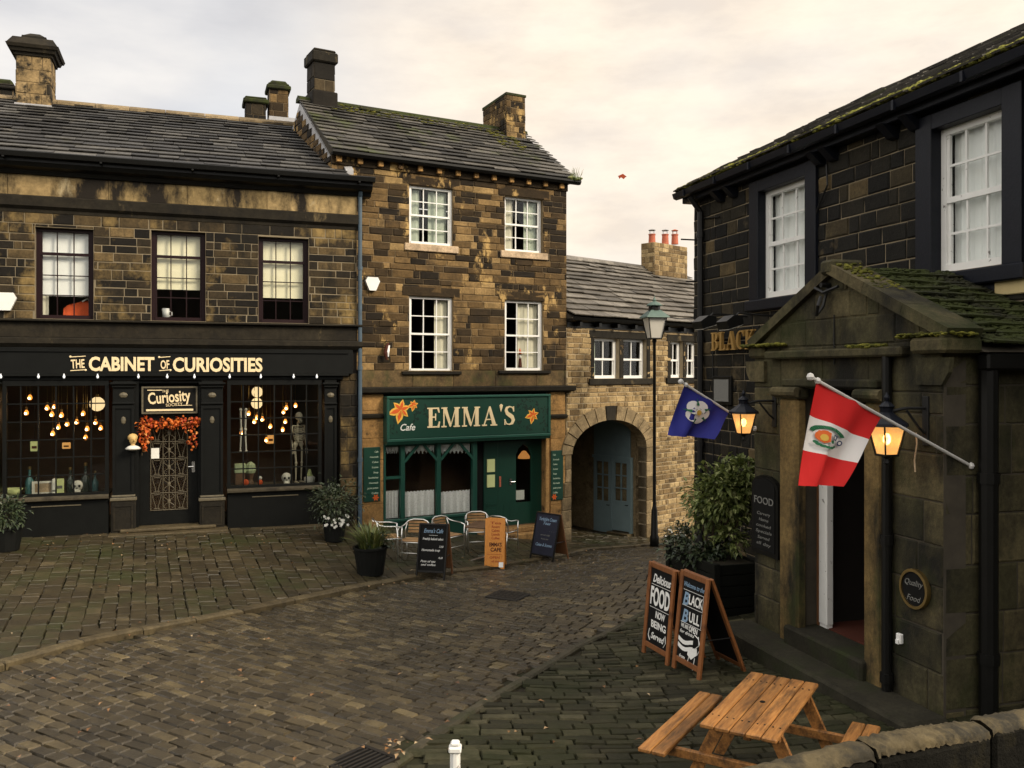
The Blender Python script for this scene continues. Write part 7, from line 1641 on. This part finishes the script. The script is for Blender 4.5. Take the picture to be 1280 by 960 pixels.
k.build('ribcage', 'bone', t, Mx)
for sx in (-1, 1):
    k = MB(); k.tube([(sx * .17 * s, 0, 1.37 * s), (sx * .2 * s, .02, 1.1 * s)], [.022 * s, .018 * s], 6); k.tube([(sx * .2 * s, .02, 1.09 * s), (sx * .19 * s, -.05 * s, .84 * s)], [.018 * s, .012 * s], 6)
    for q in range(4): k.tube([(sx * .19 * s + (q - 1.5) * .016 * s, -.05 * s, .83 * s), (sx * .19 * s + (q - 1.5) * .022 * s, -.07 * s, .7 * s)], .006 * s, 4)
    k.build('arm', 'bone', t, Mx)
    k = MB(); k.ball((sx * .09 * s, 0, .86 * s), .03 * s, 8); k.tube([(sx * .1 * s, 0, .86 * s), (sx * .08 * s, -.02, .5 * s)], [.026 * s, .02 * s], 6); k.ball((sx * .08 * s, -.02, .48 * s), .035 * s, 8); k.tube([(sx * .08 * s, -.02, .46 * s), (sx * .075 * s, 0, .06 * s)], [.022 * s, .016 * s], 6); k.tube([(sx * .075 * s, .04 * s, .025 * s), (sx * .085 * s, -.14 * s, .02 * s)], [.025 * s, .014 * s], 6); k.build('leg', 'bone', t, Mx)
u, z = SHOP.uz(304, 565, -.4); p = SHOP.W(u, -.4, z); Mx = Matrix.Translation(p) @ Matrix.Rotation(.35, 4, 'Z'); t = thing('hanging_bones', 'pair of white model leg bones hung in the right shop window', 'bones', Mx); hb = SHOP.z(304, 512, -.4) - z
for sx in (-1, 1):
    k = MB(); x = sx * .055; k.ball((x, 0, hb), .035, 8); k.tube([(x, 0, hb), (x * .8, 0, hb * .55)], [.022, .02], 6); k.ball((x * .8, 0, hb * .53), .035, 8); k.tube([(x * .8, 0, hb * .5), (x * 1.1, 0, .03)], [.02, .016], 6); k.ball((x * 1.1, -.02, .02), .03, 8, 0, (1, 1.6, .8)); k.build('bone', 'bonewhite', t, Mx)
k = MB(); k.tube([(-.055, 0, hb + .03), (0, 0, hb + .1), (.055, 0, hb + .03)], .005, 4); k.tube([(0, 0, hb + .1), (0, 0, ztop - z)], .004, 4); k.build('string', 'iron', t, Mx)
for px, lab in ((358, 'white model skull on the ledge at the skeleton\'s foot'),): good('skull', lab, 'skull', px, -.3, many(('cranium', 'bonewhite', skullfn, True), ('eye_sockets', 'blackmat', eyes, True)))
good('lidded_jar', 'cream jar at the right end of the right shop window', 'jar', 387, -.35, many(('body', 'bonewhite', lambda k: k.lathe([(.1, 0), (.12, .03), (.12, .12), (.07, .15)], (0, 0, 0), 14), True), ('lid', 'stickyellow', lambda k: k.lathe([(.06, .15), (.075, .16), (.05, .2), (.03, .28), (.01, .3)], (0, 0, 0), 12))))
good('orange_ball', 'orange toy ball left of the window\'s hanging bones', 'ball', 307, -.3, many(('shell', 'orange', lambda k: k.ball((0, 0, .07), .07, 12), True),)); good('orange_toy', 'orange toy between the hanging bones and white skull', 'toy', 325, -.3, many(('body', 'orange', lambda k: k.ball((0, 0, .06), .06, 12), True), ('head', 'bonewhite', lambda k: k.ball((0, 0, .15), .045, 10), True)))
good('pale_box', 'pale green box behind the orange toys', 'box', 300, -.6, many(('case', 'leafbox', lambda k: k.bbox(-.12, .12, -.1, .1, 0.25, .45, .01)), ('stand', 'darkwood', lambda k: k.box(-.1, .1, -.08, .08, 0, .249))))
good('pale_lantern', 'pale green lantern right of the pale green box', 'lantern', 313, -.6, many(('case', 'leafbox', lambda k: k.lathe([(.1, .24), (.12, .3), (.1, .42), (.03, .48)], (0, 0, 0), 10)), ('stand', 'darkwood', lambda k: k.lathe([(.08, 0), (.05, .1), (.08, .239)], (0, 0, 0), 10))))
# garland, bust
ua, ub = SHOP.u(174, .06), SHOP.u(248, .06); z1 = SHOP.z(211, 526, .06); p = SHOP.W((ua + ub) / 2, .0, z1); Mx = SHOP.M
t = thing('autumn_garland', 'orange and red autumn garland over the shop door', 'garland', Matrix.Translation(p))
k = MB(); hw = (ub - ua)
def gl(u, z, n, r):
    for _ in range(n):
        q = Vector((u + random.gauss(0, r), -.04 + random.gauss(0, .04), z + random.gauss(0, r)));
        if R() < .35: k.ball(q, rr(.02, .045), 7)
        else: d = Vector((rr(-1, 1), -rr(.1, 1), rr(-1, 1))); leaf(k, q, rr(.06, .12), rr(.04, .08), d, (rr(-1, 1), 0, 1))
for i in range(16): gl(ua + hw * (i + .5) / 16, z1 - .06 + .03 * math.sin(i * 1.3), 15, .05)
for i in range(8): gl(ua + .1, z1 - .15 - .06 * i, 12 if i < 5 else 5, .06 if i < 5 else .02); gl(ub - .12, z1 - .12 - .06 * i, 8 if i in (4, 5) or i < 1 else 3, .055)
k.build('leaves', 'garl', t, Mx); k = MB(); k.tube([(ua + .05, -.02, z1 - .7), (ua + .08, -.02, z1 - .05), (ub - .08, -.02, z1 - .05), (ub - .05, -.02, z1 - .6)], .012, 5); k.build('wire', 'bark', t, Mx)
u, z = SHOP.uz(166, 562, .3); p = SHOP.W(u, .24, z); Mx = Matrix.Translation(p) @ Matrix.Rotation(math.atan2(1, 2.76) + .3, 4, 'Z'); t = thing('gilt_bust', 'small gilt head bust with white shoulders on the pilaster left of the shop door', 'bust', Mx)
k = MB(); k.ball((0, 0, .2), .085, 12, 0, (.9, 1, 1.25)); k.ball((0, .02, .24), .1, 10, 0, (1, .9, .8)); k.lathe([(.045, .05), (.04, .13)], (0, 0, 0), 10); k.prism([(-.012, .17), (.012, .17), (.0, .22)], -.11, -.06)
for sx in (-1, 1): k.ball((sx * .03, -.075, .215), .012, 6)
k.build('head', 'gilt', t, Mx, True); k = MB(); k.lathe([(.05, -.02), (.13, 0), (.15, .02), (.1, .06), (.045, .08)], (0, 0, 0), 14); k.build('shoulders', 'bonewhite', t, Mx, True); k = MB(); k.box(-.03, .03, .02, .1, -.05, -.01); k.build('bracket', 'iron', t, Mx)
# things on the upstairs sills
a, b, c, d = wins[0]
w0 = thing('orange_jacket', 'crumpled orange jacket on the sill of the left upstairs shop window', 'jacket', SHOP.M @ Matrix.Translation(((a + b) / 2, .4, c + .05)))
k = MB(); n = 12; V = []
for j in range(7):
    for i in range(n + 1):
        s_ = i / n; q = j / 6; V.append((a + .45 + s_ * .7, .36 + .1 * q + .03 * math.sin(5 * s_ + 4 * q), c + .06 + (.34 * math.sin(PI * (.15 + .75 * s_)) * (1 - abs(2 * q - 1) ** 2)) + .03 * math.sin(9 * s_ + 3 * q)))
k.add(V, [(j * (n + 1) + i, j * (n + 1) + i + 1, (j + 1) * (n + 1) + i + 1, (j + 1) * (n + 1) + i) for j in range(6) for i in range(n)]); k.build('fabric', 'orange', w0, SHOP.M, True)
k = MB(); k.tube([(a + .8, .36, c + .38), (a + .9, .34, c + .44), (a + 1.0, .36, c + .34)], .018, 6); k.tube([(a + .95, .34, c + .1), (a + 1.1, .34, c + .3), (a + 1.15, .36, c + .15)], .03, 6); k.build('strap', 'bonewhite', w0, SHOP.M)
a, b, c, d = wins[1]; u = SHOP.u(207, -.3)
t = thing('white_mug', 'white mug on the sill of the middle upstairs shop window', 'mug', SHOP.M @ Matrix.Translation((u, .38, c + .08))); k = MB(); k.lathe([(.07, 0), (.075, .2), (.068, .2), (.06, .02)], (u, .38, c + .08), 14); k.build('body', 'white', t, SHOP.M, True); k = MB(); k.tube([(u + .07, .38, c + .12), (u + .12, .38, c + .14), (u + .12, .38, c + .2), (u + .07, .38, c + .22)], .012, 6); k.build('handle', 'white', t, SHOP.M)
# figurine on the sill of the cafe window
a, b, c, d = W4_[3]; u = EM.u(651, -.15)
t = thing('figurine', 'small red and white figurine inside the cafe\'s lower right sash window', 'figurine', EM.M @ Matrix.Translation((u, .2, c + .06))); k = MB(); k.lathe([(.05, 0), (.055, .05), (.04, .22), (.03, .24)], (u, .2, c + .06), 12); k.build('robe', 'burnt', t, EM.M, True); k = MB(); k.ball((u, .2, c + .34), .045, 10); k.build('head', 'bonewhite', t, EM.M, True); k = MB(); k.lathe([(.045, .0), (.02, .09), (.005, .14)], (u, .2, c + .41), 10); k.build('hat', 'lily_red', t, EM.M, True)

# ------------------------------------------------------------------ camera, sky, sun
cam = bpy.data.cameras.new('camera'); co = bpy.data.objects.new('camera', cam); COL.objects.link(co)
co.location = (0, 0, CZ); co.rotation_euler = (PI / 2, 0, 0); cam.sensor_fit = 'HORIZONTAL'; cam.sensor_width = 36; cam.lens = 36 * F / 1280
cam.shift_y = (HY - 480) / 1280; cam.clip_end = 2000; cam.clip_start = .05; SC.camera = co
SUN_EL, SUN_AZ = math.radians(SUN_E), math.radians(SUN_A)       # azimuth measured from +Y (into the picture) clockwise
sd = Vector((math.sin(SUN_AZ) * math.cos(SUN_EL), math.cos(SUN_AZ) * math.cos(SUN_EL), math.sin(SUN_EL)))
sun = bpy.data.lights.new('sun', 'SUN'); sun.energy = SUN_S; sun.angle = math.radians(18); sun.color = (1, .86, .66)
so = bpy.data.objects.new('sun', sun); COL.objects.link(so); so.rotation_euler = (-sd).to_track_quat('-Z', 'Y').to_euler(); so.location = (10, -10, 30)
w = bpy.data.worlds.new('World'); SC.world = w; w.use_nodes = True; nt = w.node_tree; bg = nt.nodes['Background']
sky = nt.nodes.new('ShaderNodeTexSky'); sky.sky_type = 'NISHITA'; sky.sun_disc = False; sky.sun_elevation = SUN_EL; sky.sun_rotation = SUN_AZ
tcn = nt.nodes.new('ShaderNodeTexCoord').outputs['Generated']
def vmath(op, a, b=None):
    n = nt.nodes.new('ShaderNodeVectorMath'); n.operation = op; lk(nt, a, n.inputs[0])
    if b is not None: n.inputs[1].default_value = b
    return n
def maprange(src, a, b, c, d):
    n = nt.nodes.new('ShaderNodeMapRange'); n.clamp = True; n.interpolation_type = 'SMOOTHSTEP'
    for i, v in zip((1, 2, 3, 4), (a, b, c, d)): n.inputs[i].default_value = v
    lk(nt, src, n.inputs[0]); return n.outputs[0]
n1 = noise(nt, 2.6, 6, .55, vec=tcn, sx=(1, 1, 3.2)); n2 = noise(nt, 6.5, 7, .6, vec=tcn, sx=(1, 1, 3.0)); n3 = noise(nt, 1.3, 4, .5, vec=tcn, sx=(1, 1, 2.0))
glow = vmath('DOT_PRODUCT', tcn, Vector((.24, 1, .34)).normalized()[:]).outputs['Value']
gl_ = maprange(glow, .86, .985, 0, 1)
cl = ramp(nt, n1, [(.36, (.54, .535, .55)), (.5, (.66, .645, .64)), (.66, (.8, .765, .725))])
cl = mix(nt, ramp(nt, n3, [(.5, 0.0), (.66, .7)]), cl, (.64, .68, .73))
fac = nt.nodes.new('ShaderNodeMath'); fac.operation = 'MULTIPLY'; lk(nt, gl_, fac.inputs[0]); lk(nt, ramp(nt, noise(nt, 1.9, 5, .5, vec=tcn, sx=(1, 1, 2.4)), [(.3, .45), (.55, 1.0)]), fac.inputs[1])
cl = mix(nt, fac.outputs[0], cl, mix(nt, ramp(nt, n2, [(.36, 0.0), (.64, 1.0)]), (.78, .67, .555), (.98, .845, .675)))
ahead = vmath('DOT_PRODUCT', tcn, Vector((0, 1, .2)).normalized()[:]).outputs['Value']
warm = mix(nt, 1.0, cl, (1.05, 1.0, .91), 'MULTIPLY')
cl = mix(nt, maprange(ahead, .2, .75, 1, 0), cl, warm)
sc_ = vmath('SCALE', cl); lk(nt, maprange(ahead, .1, .82, SKY_GAIN * SKY_BACK, SKY_GAIN), sc_.inputs['Scale'])
m_ = mix(nt, .93, sky.outputs[0], sc_.outputs[0]); lk(nt, m_, bg.inputs[0]); bg.inputs[1].default_value = .1
SC.view_settings.view_transform = 'Standard'; SC.view_settings.look = 'None'; SC.view_settings.exposure = EXPO; SC.view_settings.gamma = 1; SC.view_settings.use_curve_mapping = False
SC.render.engine = 'CYCLES'; SC.cycles.max_bounces = 6; SC.cycles.transparent_max_bounces = 12; SC.cycles.use_denoising = True
